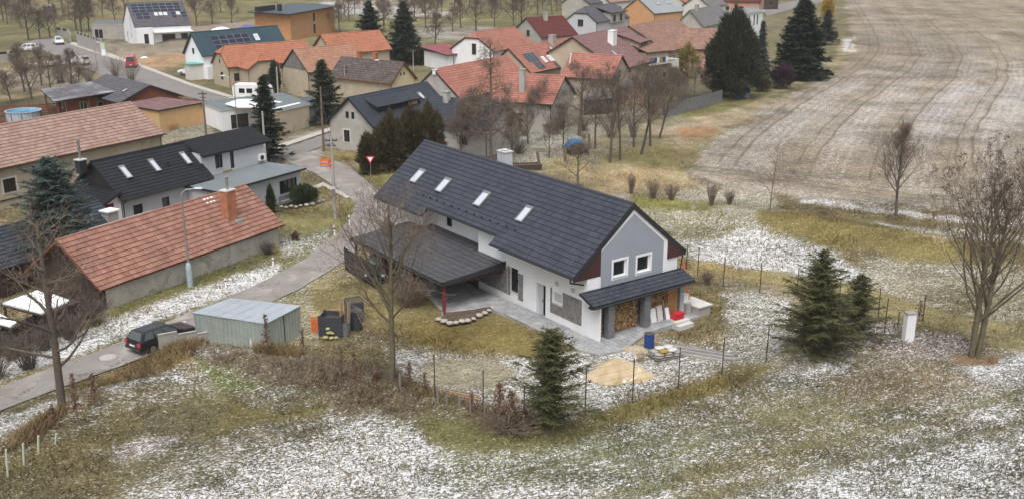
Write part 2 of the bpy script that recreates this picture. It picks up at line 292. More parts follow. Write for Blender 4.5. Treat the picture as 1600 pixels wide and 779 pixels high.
# (outline in photo px, feather px, colour, snow cover 0..1)
LAYERS = [
 ([(-900, 330), (-900, -100), (2500, -100), (2500, 150), (1000, 150), (560, 330)], 20, (.20, .175, .085), .10),
 ([(-300, -80), (330, -80), (330, 58), (150, 62), (60, 58), (-300, 75)], 14, (.25, .20, .095), .05),
 ([(-300, 15), (140, 20), (200, 60), (-200, 62)], 14, (.185, .18, .075), .08),
 ([(330, -20), (880, -20), (900, 40), (700, 80), (560, 70), (330, 60)], 10, (.22, .20, .08), .06),
 ([(505, 0), (640, 8), (700, 22), (560, 26), (500, 20)], 6, (.42, .38, .34), .45),
 ([(620, 45), (770, 40), (780, 62), (650, 66)], 8, (.30, .27, .22), .25),
 ([(290, 40), (420, 30), (440, 50), (300, 60)], 6, (.30, .24, .19), .12),
 ([(160, 62), (300, 55), (310, 90), (230, 110), (165, 90)], 5, (.33, .28, .21), .04),
 ([(215, 92), (300, 84), (305, 100), (225, 108)], 5, (.42, .27, .15), .02),
 ([(-200, 90), (80, 88), (190, 125), (120, 150), (-200, 172)], 8, (.26, .215, .11), .10),
 ([(-200, 118), (110, 112), (150, 132), (-200, 152)], 8, (.27, .22, .15), .33),
 ([(-200, 158), (100, 142), (108, 152), (-200, 168)], 3, (.36, .28, .16), .0),
 ([(-200, 165), (110, 152), (130, 185), (-200, 200)], 4, (.13, .11, .06), .02),
 ([(245, 190), (330, 180), (345, 215), (250, 225)], 5, (.28, .25, .15), .38),
 ([(380, 230), (470, 205), (560, 205), (560, 270), (470, 262), (400, 270)], 5, (.33, .29, .23), .12),
 ([(440, 215), (530, 195), (530, 205), (440, 228)], 4, (.40, .35, .28), .15),
 ([(495, 225), (590, 225), (600, 262), (500, 262)], 4, (.35, .29, .17), .06),
 ([(555, 265), (660, 255), (625, 300), (590, 292)], 6, (.28, .26, .075), .02),
 ([(640, 170), (905, 150), (1010, 170), (960, 260), (790, 260), (650, 250)], 12, (.20, .17, .115), .30),
 ([(795, 215), (930, 195), (960, 225), (860, 265), (800, 250)], 8, (.33, .32, .23), .40),
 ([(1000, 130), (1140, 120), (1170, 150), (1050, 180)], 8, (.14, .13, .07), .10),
 # meadow between garden and field
 ([(850, 260), (960, 215), (1060, 190), (1170, 160), (1260, 140), (1150, 230), (1080, 265), (980, 330), (880, 320)], 12, (.30, .25, .115), .18),
 ([(900, 225), (1000, 190), (1100, 165), (1100, 190), (1010, 215), (920, 262)], 8, (.27, .235, .12), .30),
 ([(1030, 172), (1180, 138), (1240, 130), (1180, 158), (1080, 185)], 6, (.20, .19, .06), .02),
 ([(1020, 205), (1180, 165), (1250, 142), (1270, 150), (1170, 190), (1060, 225)], 7, (.42, .33, .21), .12),
 ([(940, 245), (1050, 230), (1070, 250), (1010, 270), (950, 262)], 8, (.27, .235, .085), .06),
 ([(870, 275), (1010, 255), (1080, 290), (1010, 320), (900, 305)], 10, (.42, .32, .17), .12),
 ([(960, 300), (1190, 290), (1230, 330), (1030, 345), (960, 330)], 10, (.35, .31, .21), .42),
 ([(985, 300), (1080, 318), (1080, 334), (985, 322)], 6, (.24, .23, .06), .03), ([(1085, 318), (1140, 318), (1140, 334), (1090, 334)], 6, (.24, .23, .07), .05),
 ([(1010, 335), (1200, 325), (1300, 350), (1300, 400), (1060, 400)], 12, (.29, .27, .13), .50),
 ([(1070, 375), (1200, 368), (1290, 385), (1360, 440), (1200, 432), (1090, 408)], 10, (.27, .25, .16), .80),
 ([(1340, 395), (2200, 470), (2200, 540), (1380, 470)], 14, (.29, .26, .15), .42),
 ([(1190, 336), (1250, 335), (1340, 352), (1480, 372), (1700, 398), (1700, 425), (1420, 405), (1290, 388), (1185, 358)], 8, (.23, .19, .065), .03),
 ([(1370, 350), (1470, 356), (1620, 380), (2300, 420), (2300, 435), (1520, 392), (1380, 366)], 6, (.36, .34, .25), .66),
 ([(1255, 312), (1380, 326), (1500, 336), (1800, 360), (1800, 366), (1480, 345), (1370, 333), (1250, 318)], 3, (.45, .42, .38), .72),
 # ploughed field
 ([(1075, 268), (1095, 245), (1130, 215), (1200, 168), (1270, 130), (1318, 100), (1330, 62), (1322, 0), (1300, -110), (4000, -110), (4000, 420), (1600, 345), (1480, 330), (1400, 328), (1310, 316), (1230, 302), (1130, 288)], 6, FIELD, .33),
 ([(1330, -60), (2500, -110), (2500, 95), (1560, 85), (1440, 70), (1400, 30)], 18, (.29, .255, .19), .22),
 ([(1350, 60), (1420, 40), (1520, 75), (1440, 130), (1330, 130)], 14, (.26, .225, .18), .25),
 ([(1190, 170), (1290, 130), (1450, 110), (1600, 100), (2200, 90), (2200, 240), (1500, 215), (1280, 200), (1150, 240)], 16, (.30, .265, .215), .42),
 ([(1420, 160), (1600, 105), (2300, 100), (2300, 235), (1560, 215), (1440, 225)], 10, (.32, .29, .25), .56),
 ([(1090, 235), (1180, 185), (1260, 190), (1190, 240), (1110, 268)], 10, (.30, .27, .22), .50),
 ([(1120, 270), (1220, 240), (1450, 235), (2300, 260), (2300, 340), (1480, 318), (1300, 305)], 12, (.255, .22, .165), .26),
 ([(1330, 85), (1300, 115), (1230, 142), (1190, 160), (1160, 168), (1230, 128), (1300, 96), (1318, 60), (1330, 55)], 5, (.38, .31, .17), .10),
 ([(1318, 62), (1336, 56), (1336, 78), (1318, 80)], 4, (.5, .48, .45), .7),
 ([(1060, 203), (1095, 197), (1125, 200), (1110, 214), (1070, 217)], 4, (.38, .22, .11), .02),
 # beside the house
 ([(1085, 408), (1300, 440), (1500, 495), (2200, 690), (2200, 720), (1480, 520), (1300, 468), (1085, 428)], 6, (.33, .28, .13), .0),
 ([(1120, 428), (1250, 455), (1260, 478), (1120, 450)], 6, (.32, .27, .17), .25),
 ([(1040, 440), (1120, 440), (1240, 480), (1240, 560), (1100, 590), (990, 600), (1010, 540)], 12, (.27, .23, .12), .42),
 ([(1085, 440), (1140, 445), (1160, 495), (1060, 530), (1030, 510)], 10, (.23, .185, .08), .10),
 ([(1130, 455), (1230, 475), (1235, 560), (1130, 575)], 12, (.27, .25, .16), .62),
 ([(1035, 525), (1190, 545), (1180, 560), (1060, 600), (920, 650), (900, 630), (1000, 570)], 8, (.26, .24, .16), .66),
 ([(960, 520), (1025, 512), (1035, 540), (1000, 560), (950, 560)], 5, (.37, .32, .23), .10),
 # lawn, yard
 ([(560, 395), (640, 440), (700, 490), (760, 480), (870, 525), (850, 560), (760, 562), (640, 520), (500, 500), (400, 480), (455, 428)], 8, (.235, .195, .078), .10),
 ([(470, 420), (550, 400), (560, 440), (480, 445)], 8, (.36, .30, .16), .16),
 ([(400, 470), (480, 445), (500, 540), (470, 550)], 8, (.27, .25, .13), .30),
 ([(640, 500), (760, 490), (850, 530), (840, 570), (720, 555), (640, 530)], 8, (.215, .172, .055), .0),
 ([(600, 540), (700, 545), (860, 572), (920, 555), (950, 600), (900, 650), (800, 665), (700, 630), (620, 595)], 10, (.30, .28, .20), .66),
 ([(655, 570), (690, 558), (760, 560), (800, 580), (780, 600), (720, 606), (665, 592)], 6, (.40, .365, .255), .12),
 ([(860, 560), (920, 545), (990, 548), (1000, 575), (930, 600)], 6, (.30, .29, .24), .66),
 # strip beside the lane
 ([(-600, 560), (0, 520), (160, 478), (440, 385), (520, 345), (556, 345), (480, 420), (200, 530), (0, 600), (-600, 760)], 4, (.24, .22, .10), .25),
 ([(-600, 640), (0, 560), (170, 500), (300, 455), (400, 420), (440, 412), (420, 432), (330, 468), (200, 520), (80, 560), (0, 590), (-600, 760)], 6, (.27, .27, .17), .74),
 ([(170, 478), (300, 432), (440, 386), (450, 392), (300, 446), (180, 490)], 4, (.15, .155, .055), .04),
 ([(430, 330), (560, 300), (545, 350), (450, 385)], 6, (.27, .235, .085), .06),
 ([(440, 372), (520, 358), (500, 390), (440, 402)], 6, (.27, .27, .16), .55),
 ([(480, 305), (540, 290), (545, 310), (490, 330)], 5, (.25, .21, .10), .15),
 # bank south of the lane
 ([(-400, 720), (40, 640), (240, 565), (330, 545), (400, 555), (300, 600), (140, 640), (0, 700), (-400, 800)], 9, (.29, .24, .14), .38),
 ([(-300, 690), (60, 630), (110, 612), (100, 640), (20, 680), (-200, 740)], 7, (.26, .25, .17), .72),
 ([(160, 588), (260, 552), (330, 548), (310, 575), (230, 602), (160, 612)], 6, (.48, .34, .16), .06),
 ([(0, 700), (60, 660), (90, 650), (90, 672), (20, 715)], 6, (.46, .30, .18), .10),
 ([(330, 552), (480, 560), (620, 585), (660, 610), (620, 640), (480, 620), (360, 600), (300, 572)], 9, (.165, .125, .085), .10),
 ([(300, 560), (400, 548), (490, 565), (480, 575), (380, 566), (310, 580)], 5, (.25, .22, .17), .40),
 # foreground
 ([(-900, 1500), (-900, 760), (60, 680), (180, 625), (360, 590), (560, 625), (700, 640), (830, 685), (920, 660), (1200, 575), (1330, 545), (1560, 560), (2600, 640), (2600, 1500)], 14, (.245, .225, .13), .54),
 ([(-600, 790), (60, 690), (200, 630), (370, 600), (420, 640), (330, 700), (200, 760), (80, 900), (-600, 1200)], 18, (.20, .17, .08), .22),
 ([(160, 612), (280, 588), (300, 600), (220, 615), (165, 628)], 6, (.25, .24, .18), .62),
 ([(150, 700), (240, 672), (300, 678), (260, 712), (180, 725)], 9, (.28, .225, .16), .55),
 ([(310, 582), (420, 605), (480, 612), (470, 625), (360, 612)], 8, (.17, .20, .06), .30),
 ([(400, 605), (500, 612), (500, 625), (410, 625)], 6, (.25, .25, .18), .60),
 ([(330, 625), (520, 625), (500, 655), (400, 672), (300, 690), (320, 650)], 12, (.225, .20, .075), .15),
 ([(520, 612), (640, 600), (700, 640), (620, 655), (520, 650)], 10, (.17, .13, .08), .12),
 ([(250, 790), (380, 700), (520, 650), (640, 650), (680, 690), (700, 740), (760, 800), (700, 1300), (100, 1300)], 34, (.23, .215, .15), .72),
 ([(640, 640), (740, 655), (830, 680), (920, 655), (960, 665), (840, 715), (720, 705), (650, 670)], 10, (.20, .19, .07), .08),
 ([(700, 720), (840, 715), (1000, 660), (1150, 620), (1200, 680), (1080, 760), (900, 830), (700, 830)], 26, (.225, .225, .125), .58),
 ([(700, 780), (900, 740), (1000, 790), (1000, 1200), (600, 1200)], 22, (.23, .22, .15), .70),
 ([(910, 648), (1060, 605), (1200, 566), (1230, 570), (1100, 618), (960, 662)], 6, (.22, .19, .06), .12),
 ([(1180, 600), (1330, 590), (1420, 610), (1400, 660), (1260, 700), (1180, 680)], 24, (.25, .225, .115), .42),
 ([(1230, 545), (1400, 555), (1560, 562), (1580, 590), (1430, 640), (1360, 630), (1200, 580)], 22, (.235, .19, .115), .36),
 ([(1250, 572), (1330, 560), (1300, 590), (1200, 610), (1190, 590)], 10, (.26, .24, .18), .60),
 ([(1340, 500), (1480, 515), (1540, 540), (1500, 560), (1380, 545), (1320, 530)], 10, (.21, .16, .12), .42),
 ([(1200, 760), (1400, 690), (1600, 640), (2400, 620), (2400, 1300), (1000, 1300)], 40, (.235, .23, .165), .70),
 ([(1030, 730), (1180, 690), (1300, 680), (1250, 720), (1080, 770)], 22, (.235, .215, .11), .46),
 ([(1590, 560), (1500, 575), (1560, 600), (1700, 600), (1700, 560)], 12, (.26, .25, .21), .60),
 ([(1490, 556), (1560, 556), (1555, 566), (1500, 566)], 5, (.24, .15, .085), .05),
 ([(-30, 790), (40, 770), (70, 790), (40, 900), (-60, 900)], 10, (.28, .24, .18), .35),
]
# ploughing runs parallel to the field's left margin; a headland follows its lower margin (photo px)
LEFT_MARGIN = [tuple(G(px, max(py, -60))[:2]) for px, py in [(1300, -60), (1318, 0), (1334, 30), (1346, 62), (1338, 86), (1312, 106), (1266, 131), (1197, 167), (1128, 216), (1088, 258), (1070, 285)]]
LOW_MARGIN = [tuple(G(px, py)[:2]) for px, py in [(1070, 285), (1130, 292), (1230, 306), (1310, 319), (1400, 331), (1480, 334), (1600, 349), (2200, 380)]]
TRACKS_NEAR = [[(800, 740), (1000, 690), (1200, 650), (1420, 590)], [(900, 790), (1150, 720), (1400, 665), (1600, 610)], [(1000, 800), (1250, 735), (1450, 690), (1700, 640)], [(1050, 700), (1230, 655), (1400, 640)]]
def ground_fields(X, Y):
    """albedo and snow cover of the ground at world points"""
    dep = Y * CT + CAMH * ST; ok = dep > 2
    dep = np.where(ok, dep, 2.0); v = Y * ST - CAMH * CT
    PX = np.where(ok, 800 + FPX * X / dep, 800.); PY = np.where(ok, 389.5 - FPX * v / dep, 1500.)
    PX = np.clip(PX, -5000, 6000); PY = np.clip(PY, -114, 3000)
    n1 = vnoise(X, Y, 2.2, 1) - .5; n2 = vnoise(X, Y, 7., 2) - .5; n3 = vnoise(X, Y, .8, 3) - .5; n4 = vnoise(X, Y, 22., 4) - .5
    c = np.zeros(X.shape + (3,)); c[...] = OLIVE; s = np.full(X.shape, .25)
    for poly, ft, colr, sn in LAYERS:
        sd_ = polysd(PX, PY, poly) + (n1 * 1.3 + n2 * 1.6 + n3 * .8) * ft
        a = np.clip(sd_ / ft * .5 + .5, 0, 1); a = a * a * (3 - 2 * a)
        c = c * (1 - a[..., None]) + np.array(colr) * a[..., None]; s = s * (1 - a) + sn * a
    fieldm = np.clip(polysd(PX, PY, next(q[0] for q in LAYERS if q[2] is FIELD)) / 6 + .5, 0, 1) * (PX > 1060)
    tn = np.zeros(X.shape)
    for t in TRACKS_NEAR: tn = np.maximum(tn, np.clip(1.15 - segdist(X, Y, [tuple(G(*q)[:2]) for q in t]) / .55 + n1 * 1.2, 0, 1))
    s = s * (1 - .45 * tn)
    s = s + (n2 * .22 + n1 * .22 + n4 * .12) * np.clip(s * 2.2, 0, 1)
    br = 1 + n2 * .5 + n1 * .5 + n3 * .35
    lum = c.mean(-1, keepdims=True); c = (c * .88 + lum * .12) * np.where(fieldm[..., None] > .5, np.array((1.04, .98, .92)), np.array((1.0, 1.0, .97))) * (.74 + .08 * fieldm[..., None]); s = np.where(fieldm > .5, .19 + .27 * s - .11 * np.clip((Y - 170) / 120, 0, 1), .08 + s * .63)
    c = c * br[..., None]; hue = (vnoise(X, Y, 5., 9) - .5)[..., None] * np.array((.10, .0, -.12)); c = np.clip(c * (1 + hue), .01, .8)
    return c, np.clip(s, 0, 1), PX, PY, fieldm

ang = np.concatenate([np.linspace(-180, -46, 40, endpoint=False), np.linspace(-46, -31, 40, endpoint=False), np.linspace(-31, 31, 460, endpoint=False), np.linspace(31, 46, 40, endpoint=False), np.linspace(46, 180, 41)])
rad = np.concatenate([[1.0, 8, 18, 26], np.geomspace(31, 460, 500), np.geomspace(480, 9000, 30)])
A_, R_ = np.meshgrid(np.radians(ang), rad)
GX, GY = np.sin(A_) * R_, np.cos(A_) * R_
fade = np.clip((420 - R_) / 80, 0, 1)
rough_z = ((vnoise(GX, GY, 1.1, 21) - .5) * .10 + (vnoise(GX, GY, 5., 22) - .5) * .18) * fade * (R_ > 27)
def flatten(X, Y):
    """ground lies level under buildings and roads"""
    return np.ones(X.shape)
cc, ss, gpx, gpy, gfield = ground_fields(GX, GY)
d1, d2 = segdist(GX, GY, LEFT_MARGIN), segdist(GX, GY, LOW_MARGIN)
furrow = np.where(d2 < 11 + 4 * (vnoise(GX, GY, 30., 8) - .5), d2 + 200, d1) + (vnoise(GX, GY, 9., 41) - .5) * .8
road_polys = [[(-240, 690), (0, 603), (90, 570), (170, 541), (215, 522), (330, 474), (420, 436), (475, 405), (520, 370), (546, 345), (556, 318), (530, 298), (495, 272), (455, 256), (440, 246), (500, 234), (515, 246), (545, 262), (572, 280), (600, 306), (612, 335), (580, 372), (540, 408), (470, 450), (380, 492), (262, 545), (190, 570), (100, 604), (0, 642), (-200, 742)], [(300, 285), (438, 224), (530, 194), (620, 170), (620, 190), (545, 217), (438, 256), (330, 322)], [(50, 58), (85, 58), (112, 66), (150, 79), (215, 99), (300, 131), (385, 157), (430, 170), (410, 192), (360, 171), (270, 149), (180, 128), (130, 110), (95, 92), (62, 80), (35, 72)], [(40, 99), (95, 91), (110, 90), (120, 99), (100, 104), (58, 109)], [(466, 300), (505, 282), (552, 308), (542, 314), (505, 294), (474, 308)], [(1186, 12), (1230, 2), (1300, -12), (1322, -3), (1246, 14), (1198, 28)]]
flat_m = np.zeros(GX.shape)
for q in road_polys: flat_m = np.maximum(flat_m, np.clip(polysd(gpx, gpy, q) / 3 + 1.6, 0, 1))
GZ = (terrain(GX, GY) + rough_z - .05) * (1 - flat_m) - .045 * flat_m
nr, na = GX.shape
idx = np.arange(nr * na).reshape(nr, na)
Fq = np.stack([idx[:-1, :-1], idx[:-1, 1:], idx[1:, 1:], idx[1:, :-1]], -1).reshape(-1, 4)
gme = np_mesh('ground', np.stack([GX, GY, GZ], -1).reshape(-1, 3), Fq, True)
at = gme.color_attributes.new('albedo', 'FLOAT_COLOR', 'POINT')
at.data.foreach_set('color', np.concatenate([cc.reshape(-1, 3), np.ones((nr * na, 1))], 1).astype(np.float32).ravel())
a3 = gme.attributes.new('furrow', 'FLOAT', 'POINT'); a3.data.foreach_set('value', furrow.astype(np.float32).ravel())
a4 = gme.attributes.new('field', 'FLOAT', 'POINT'); a4.data.foreach_set('value', gfield.astype(np.float32).ravel())
a2 = gme.attributes.new('snow', 'FLOAT', 'POINT'); a2.data.foreach_set('value', ss.astype(np.float32).ravel())
def ground_material():
    m, n, l, b = nmat('winter_ground'); co = posco(n)
    ca = n.new('ShaderNodeAttribute'); ca.attribute_name = 'albedo'; sa = n.new('ShaderNodeAttribute'); sa.attribute_name = 'snow'
    mp = n.new('ShaderNodeMapping'); mp.vector_type = 'TEXTURE'; mp.inputs['Scale'].default_value = (1.45, .80, 1.0); mp.inputs['Rotation'].default_value = (0, 0, .38); l.new(co, mp.inputs['Vector'])
    nb = noise(n, l, mp.outputs[0], 2.0, 9, .80, .7); nf = noise(n, l, mp.outputs[0], 8.5, 3, .62, .5); nn = noise(n, l, co, .9, 4, .6, .3); ng = noise(n, l, co, 30., 2, .6)
    fac = mth(n, l, 'ADD', mth(n, l, 'MULTIPLY', nb, .42), mth(n, l, 'MULTIPLY', nf, .58))
    thr = maprange(n, l, fac, .35, .65)
    fa = n.new('ShaderNodeAttribute'); fa.attribute_name = 'furrow'; fm = n.new('ShaderNodeAttribute'); fm.attribute_name = 'field'
    def band(period, lo, hi, soft=.12):
        q = mth(n, l, 'MODULO', fa.outputs['Fac'], period); return mth(n, l, 'MULTIPLY', maprange(n, l, q, lo - soft, lo, 0, 1, True), maprange(n, l, q, hi, hi + soft, 1, 0, True))
    ruts = mth(n, l, 'MAXIMUM', band(8.5, 2.0, 2.28, .07), band(8.5, 3.8, 4.08, .07)); strip = band(8.5, 4.8, 7.8, 1.0); furr = mth(n, l, 'SINE', mth(n, l, 'MULTIPLY', fa.outputs['Fac'], 6.2832 / 1.05))
    wob = maprange(n, l, noise(n, l, co, .25, 3), .35, .6, .25, 1.0)
    rutm = mth(n, l, 'MULTIPLY', mth(n, l, 'MULTIPLY', ruts, fm.outputs['Fac']), wob)
    furm = mth(n, l, 'MULTIPLY', mth(n, l, 'MULTIPLY', furr, fm.outputs['Fac']), maprange(n, l, noise(n, l, co, .12, 3), .40, .60, .02, .065))
    snowf = mth(n, l, 'ADD', sa.outputs['Fac'], mth(n, l, 'ADD', mth(n, l, 'MULTIPLY', rutm, -.28), mth(n, l, 'ADD', furm, mth(n, l, 'MULTIPLY', mth(n, l, 'MULTIPLY', strip, fm.outputs['Fac']), .10))))
    dlt = mth(n, l, 'SUBTRACT', snowf, thr)
    mask = maprange(n, l, dlt, -.15, .23, 0, 1, True)
    mask = mth(n, l, 'MULTIPLY', mask, maprange(n, l, fm.outputs['Fac'], 0, 1, 1.0, .62))
    base = mixc(n, l, 1.0, ca.outputs['Color'], maprange(n, l, fac, .40, .60, 1.55, .45), 'MULTIPLY')
    base = mixc(n, l, maprange(n, l, nn, .45, .75, 0, .35), base, mixc(n, l, .55, ca.outputs['Color'], (.34, .26, .14)))
    base = mixc(n, l, mth(n, l, 'MULTIPLY', rutm, .6), base, (.12, .10, .075))
    base = mixc(n, l, 1.0, base, maprange(n, l, ng, .3, .7, .72, 1.25), 'MULTIPLY')
    c = mixc(n, l, mask, base, mixc(n, l, maprange(n, l, ng, .3, .7), (.70, .70, .72), (.87, .87, .89)))
    l.new(c, b.inputs['Base Color']); b.inputs['Roughness'].default_value = .92; setspec(b, .12)
    hgt = mth(n, l, 'ADD', mth(n, l, 'MULTIPLY', nf, .8), mth(n, l, 'MULTIPLY', mask, .35)); bump(n, l, b, hgt, 1.0, .12)
    return m
MGROUND = ground_material()
ground = tag(link_mesh('ground', gme, MGROUND), 'winter meadow, ploughed field and yards under thin broken snow', kind='structure')

def ribbon(name, left, right, mat, z=.012, label=None, jitter=.12, nsub=10, thick=None, noisy=True):
    """a road surface between two pixel polylines of equal length"""
    L_ = [G(*p) for p in left]; R__ = [G(*p) for p in right]; V = []; F = []; rows = []
    for i in range(len(L_) - 1):
        for k in range(nsub + (i == len(L_) - 2)):
            t = k / nsub; rows.append((L_[i].lerp(L_[i + 1], t), R__[i].lerp(R__[i + 1], t)))
    rows = [(a + (a - b_).normalized() * jitter * (float(vnoise(a.x, a.y, 1.3, 5)) - .5) * 2, b_ + (b_ - a).normalized() * jitter * (float(vnoise(b_.x, b_.y, 1.3, 6)) - .5) * 2) for a, b_ in rows]
    nc = 6
    for a, b_ in rows:
        for j in range(nc + 1):
            p = a.lerp(b_, j / nc); V.append((p.x, p.y, max(TZ(p.x, p.y), 0) * .3 + z + .01 + (.03 * math.sin(math.pi * j / nc))))
    for i in range(len(rows) - 1):
        for j in range(nc): q = i * (nc + 1) + j; F.append((q, q + 1, q + nc + 2, q + nc + 1))
    n0 = len(V)
    o = link_mesh(name, np_mesh(name, V, F, True), mat); o['kind'] = 'structure'
    if label: o['label'] = label
    return o
lane = ribbon('lane', [(-240, 690), (0, 603), (90, 570), (170, 541), (215, 522), (330, 474), (420, 436), (475, 405), (520, 370), (546, 345), (556, 318), (530, 298), (495, 272), (455, 256), (440, 246)],
       [(-200, 742), (0, 642), (100, 604), (190, 570), (262, 545), (380, 492), (470, 450), (540, 408), (580, 372), (612, 335), (600, 306), (572, 280), (545, 262), (515, 246), (500, 234)], MT['asphalt'], label='worn grey lane curving past the red roofed house')
main_road = ribbon('road', [(300, 290), (438, 236), (530, 203), (600, 176)], [(330, 318), (438, 252), (545, 215), (620, 186)], MT['road2'], .02, 'dark asphalt main road between the fir tree and grey gable', .03)
ribbon('pavement', [(400, 240), (438, 226), (527, 196)], [(405, 246), (438, 232), (530, 201)], MT['pavement'], .06, 'pale pavement along the far side of the main road', .03)
ribbon('road', [(55, 62), (85, 60), (112, 70), (150, 84), (215, 103), (300, 135), (385, 162), (430, 172)], [(35, 70), (62, 78), (95, 90), (130, 108), (180, 125), (270, 146), (360, 168), (410, 190)], MT['road2'], .02, 'grey village road running past the red van at top left', .03)
ribbon('pavement', [(115, 66), (150, 79), (215, 99), (300, 131), (385, 157)], [(108, 69), (150, 84), (213, 103), (298, 135), (382, 161)], MT['pavement'], .06, 'concrete footpath beside the village road at top left', .03)
ribbon('pavement', [(42, 100), (95, 93), (108, 92)], [(58, 107), (100, 102), (118, 98)], MT['pavement'], .02, 'pale concrete driveway slab below the white car', .05)
ribbon('pavement', [(470, 300), (505, 285), (548, 308)], [(474, 305), (505, 291), (542, 311)], MT['pavement'], .02, 'narrow concrete edging curving beside the lane junction', .02)
ribbon('road', [(1190, 14), (1230, 4), (1300, -10)], [(1198, 26), (1245, 12), (1320, -5)], MT['road2'], .02, 'grey road behind the tall conifers at top right', .03)

# ---------------------------------------------------------------- roofs, walls, windows
def tile_slope(parent, name, O, ux, uv, poly, mat, tw=.30, td=.34, amp=.02, seg=3, step=.045, lift=.02, kind='stuff'):
    """overlapping courses of rolled tiles on the slope O + x*ux + v*uv inside the outline poly (x,v)"""
    O, ux, uv = Vector(O), Vector(ux).normalized(), Vector(uv).normalized(); nn = ux.cross(uv)
    if nn.z < 0: nn = -nn
    xs = [p[0] for p in poly]; vs_ = [p[1] for p in poly]; v0, v1 = min(vs_), max(vs_)
    def span(v):
        v = min(max(v, v0 + 1e-6), v1 - 1e-6); hit = []
        for (a, b), (c, d) in zip(poly, poly[1:] + poly[:1]):
            if (b - v) * (d - v) <= 0 and abs(d - b) > 1e-9: hit.append(a + (c - a) * (v - b) / (d - b))
        return (min(hit), max(hit)) if hit else (0, 0)
    x0, x1 = min(xs), max(xs)
    k0, k1 = math.floor(x0 / tw), math.ceil(x1 / tw)
    cols = np.arange(k0 * seg, k1 * seg + 1) * (tw / seg); wave = amp * np.abs(np.sin(np.pi * cols / tw)) ** .7
    rows = []; UV = []
    c0 = math.floor(v0 / td + 1e-6); cv = c0 * td
    while cv < v1 - 1e-6:
        a, b = max(cv, v0), min(cv + td, v1)
        ov = min(.06, td * .2) if a > v0 + 1e-6 else 0.0
        for v, h in ((a - ov, step * .35), (a - ov, step), (b, .004)):
            l_, r_ = span(max(v, v0)); x = np.clip(cols, l_, r_)
            rows.append((x, v, wave * (1 if h > .01 else .85) + h + lift)); UV.append((x / tw, np.full(len(x), cv / td + (.05 if h > .01 else .95))))
        cv += td
    sag = 0.0 if 'anth' in mat.name or td > .6 else .045
    V = np.concatenate([np.outer(x, ux) + np.array(O) + np.array(uv) * v + np.outer(h, nn) for x, v, h in rows])
    if sag: V = V + np.outer((vnoise(V[:, 0] + V[:, 2] * .7, V[:, 1], 2.3, 3) - .5) * sag * 2, np.array(nn))
    n = len(cols); m = len(rows); id_ = np.arange(n * m).reshape(m, n)
    F = np.stack([id_[:-1, :-1], id_[:-1, 1:], id_[1:, 1:], id_[1:, :-1]], -1).reshape(-1, 4)
    me = np_mesh(name, V, F); uvl = me.uv_layers.new(name='UVMap')
    U = np.concatenate([np.stack(u, -1) for u in UV]); 
    Uf = U[F]; Uf[:, :, 1] = np.floor(U[F[:, 0]][:, 1] + 1e-3)[:, None] + .5; Uf[:, :, 0] = np.floor(Uf[:, :, 0].mean(1) + 1e-4)[:, None] + .5
    uvl.data.foreach_set('uv', Uf.astype(np.float32).ravel())
    o = link_mesh(name, me, mat, parent)
    if kind: o['kind'] = kind
    return o
def slab(mb, O, ux, uv, poly, t=.14):
    O, ux, uv = Vector(O), Vector(ux).normalized(), Vector(uv).normalized(); nn = ux.cross(uv)
    if nn.z < 0: nn = -nn
    mb.prism([O + ux * x + uv * v - nn * t for x, v in poly], nn * t)
def window(root, O, U, N, u, z, w, h, frame='frame', cols=2, rows=1, sill=True, depth=.12, surround=None, glass='glass', name='window', fr=.06, curtain=False):
    O, U, N = Vector(O), Vector(U), Vector(N); Wv = Vector((0, 0, 1))
    P = lambda a, b, d: O + U * a + Wv * b - N * d
    mb = MB(); f = fr
    def bar(a0, a1, b0, b1): mb.obox(P(a0, b0, depth - .01), U * (a1 - a0), Wv * (b1 - b0), N * .06)
    bar(u - w / 2, u - w / 2 + f, z, z + h); bar(u + w / 2 - f, u + w / 2, z, z + h); bar(u - w / 2 + f, u + w / 2 - f, z, z + f); bar(u - w / 2 + f, u + w / 2 - f, z + h - f, z + h)
    for i in range(1, cols): q = u - w / 2 + w * i / cols; bar(q - f * .4, q + f * .4, z + f, z + h - f)
    for i in range(1, rows): q = z + h * i / rows; mb.obox(P(u - w / 2 + f, q - f * .35, depth - .012), U * (w - 2 * f), Wv * (f * .7), N * .05)
    o = mb.build(name, MT[frame], root)
    if cols * rows <= 1 or w < .5:
        MB().obox(P(u - w / 2, z, depth + .03), U * w, Wv * h, N * .02).build('pane', MT[glass], o)
    else:
        for i in range(cols): MB().obox(P(u - w / 2 + w * i / cols, z, depth + .03), U * (w / cols), Wv * h, N * .02).build('pane', MT[glass], o)
    if sill: MB().obox(P(u - w / 2 - .05, z - .05, .02), U * (w + .1), Wv * .05, N * .09).build('sill', MT['lgrey'], o)
    if surround:
        s = MB(); t = .16
        for a0, a1, b0, b1 in ((u - w / 2 - t, u - w / 2, z - t, z + h + t), (u + w / 2, u + w / 2 + t, z - t, z + h + t), (u - w / 2, u + w / 2, z - t, z), (u - w / 2, u + w / 2, z + h, z + h + t)):
            s.obox(P(a0, b0, .0), U * (a1 - a0), Wv * (b1 - b0), N * .035)
        s.build('surround', MT[surround], o)
    return o
class H: pass
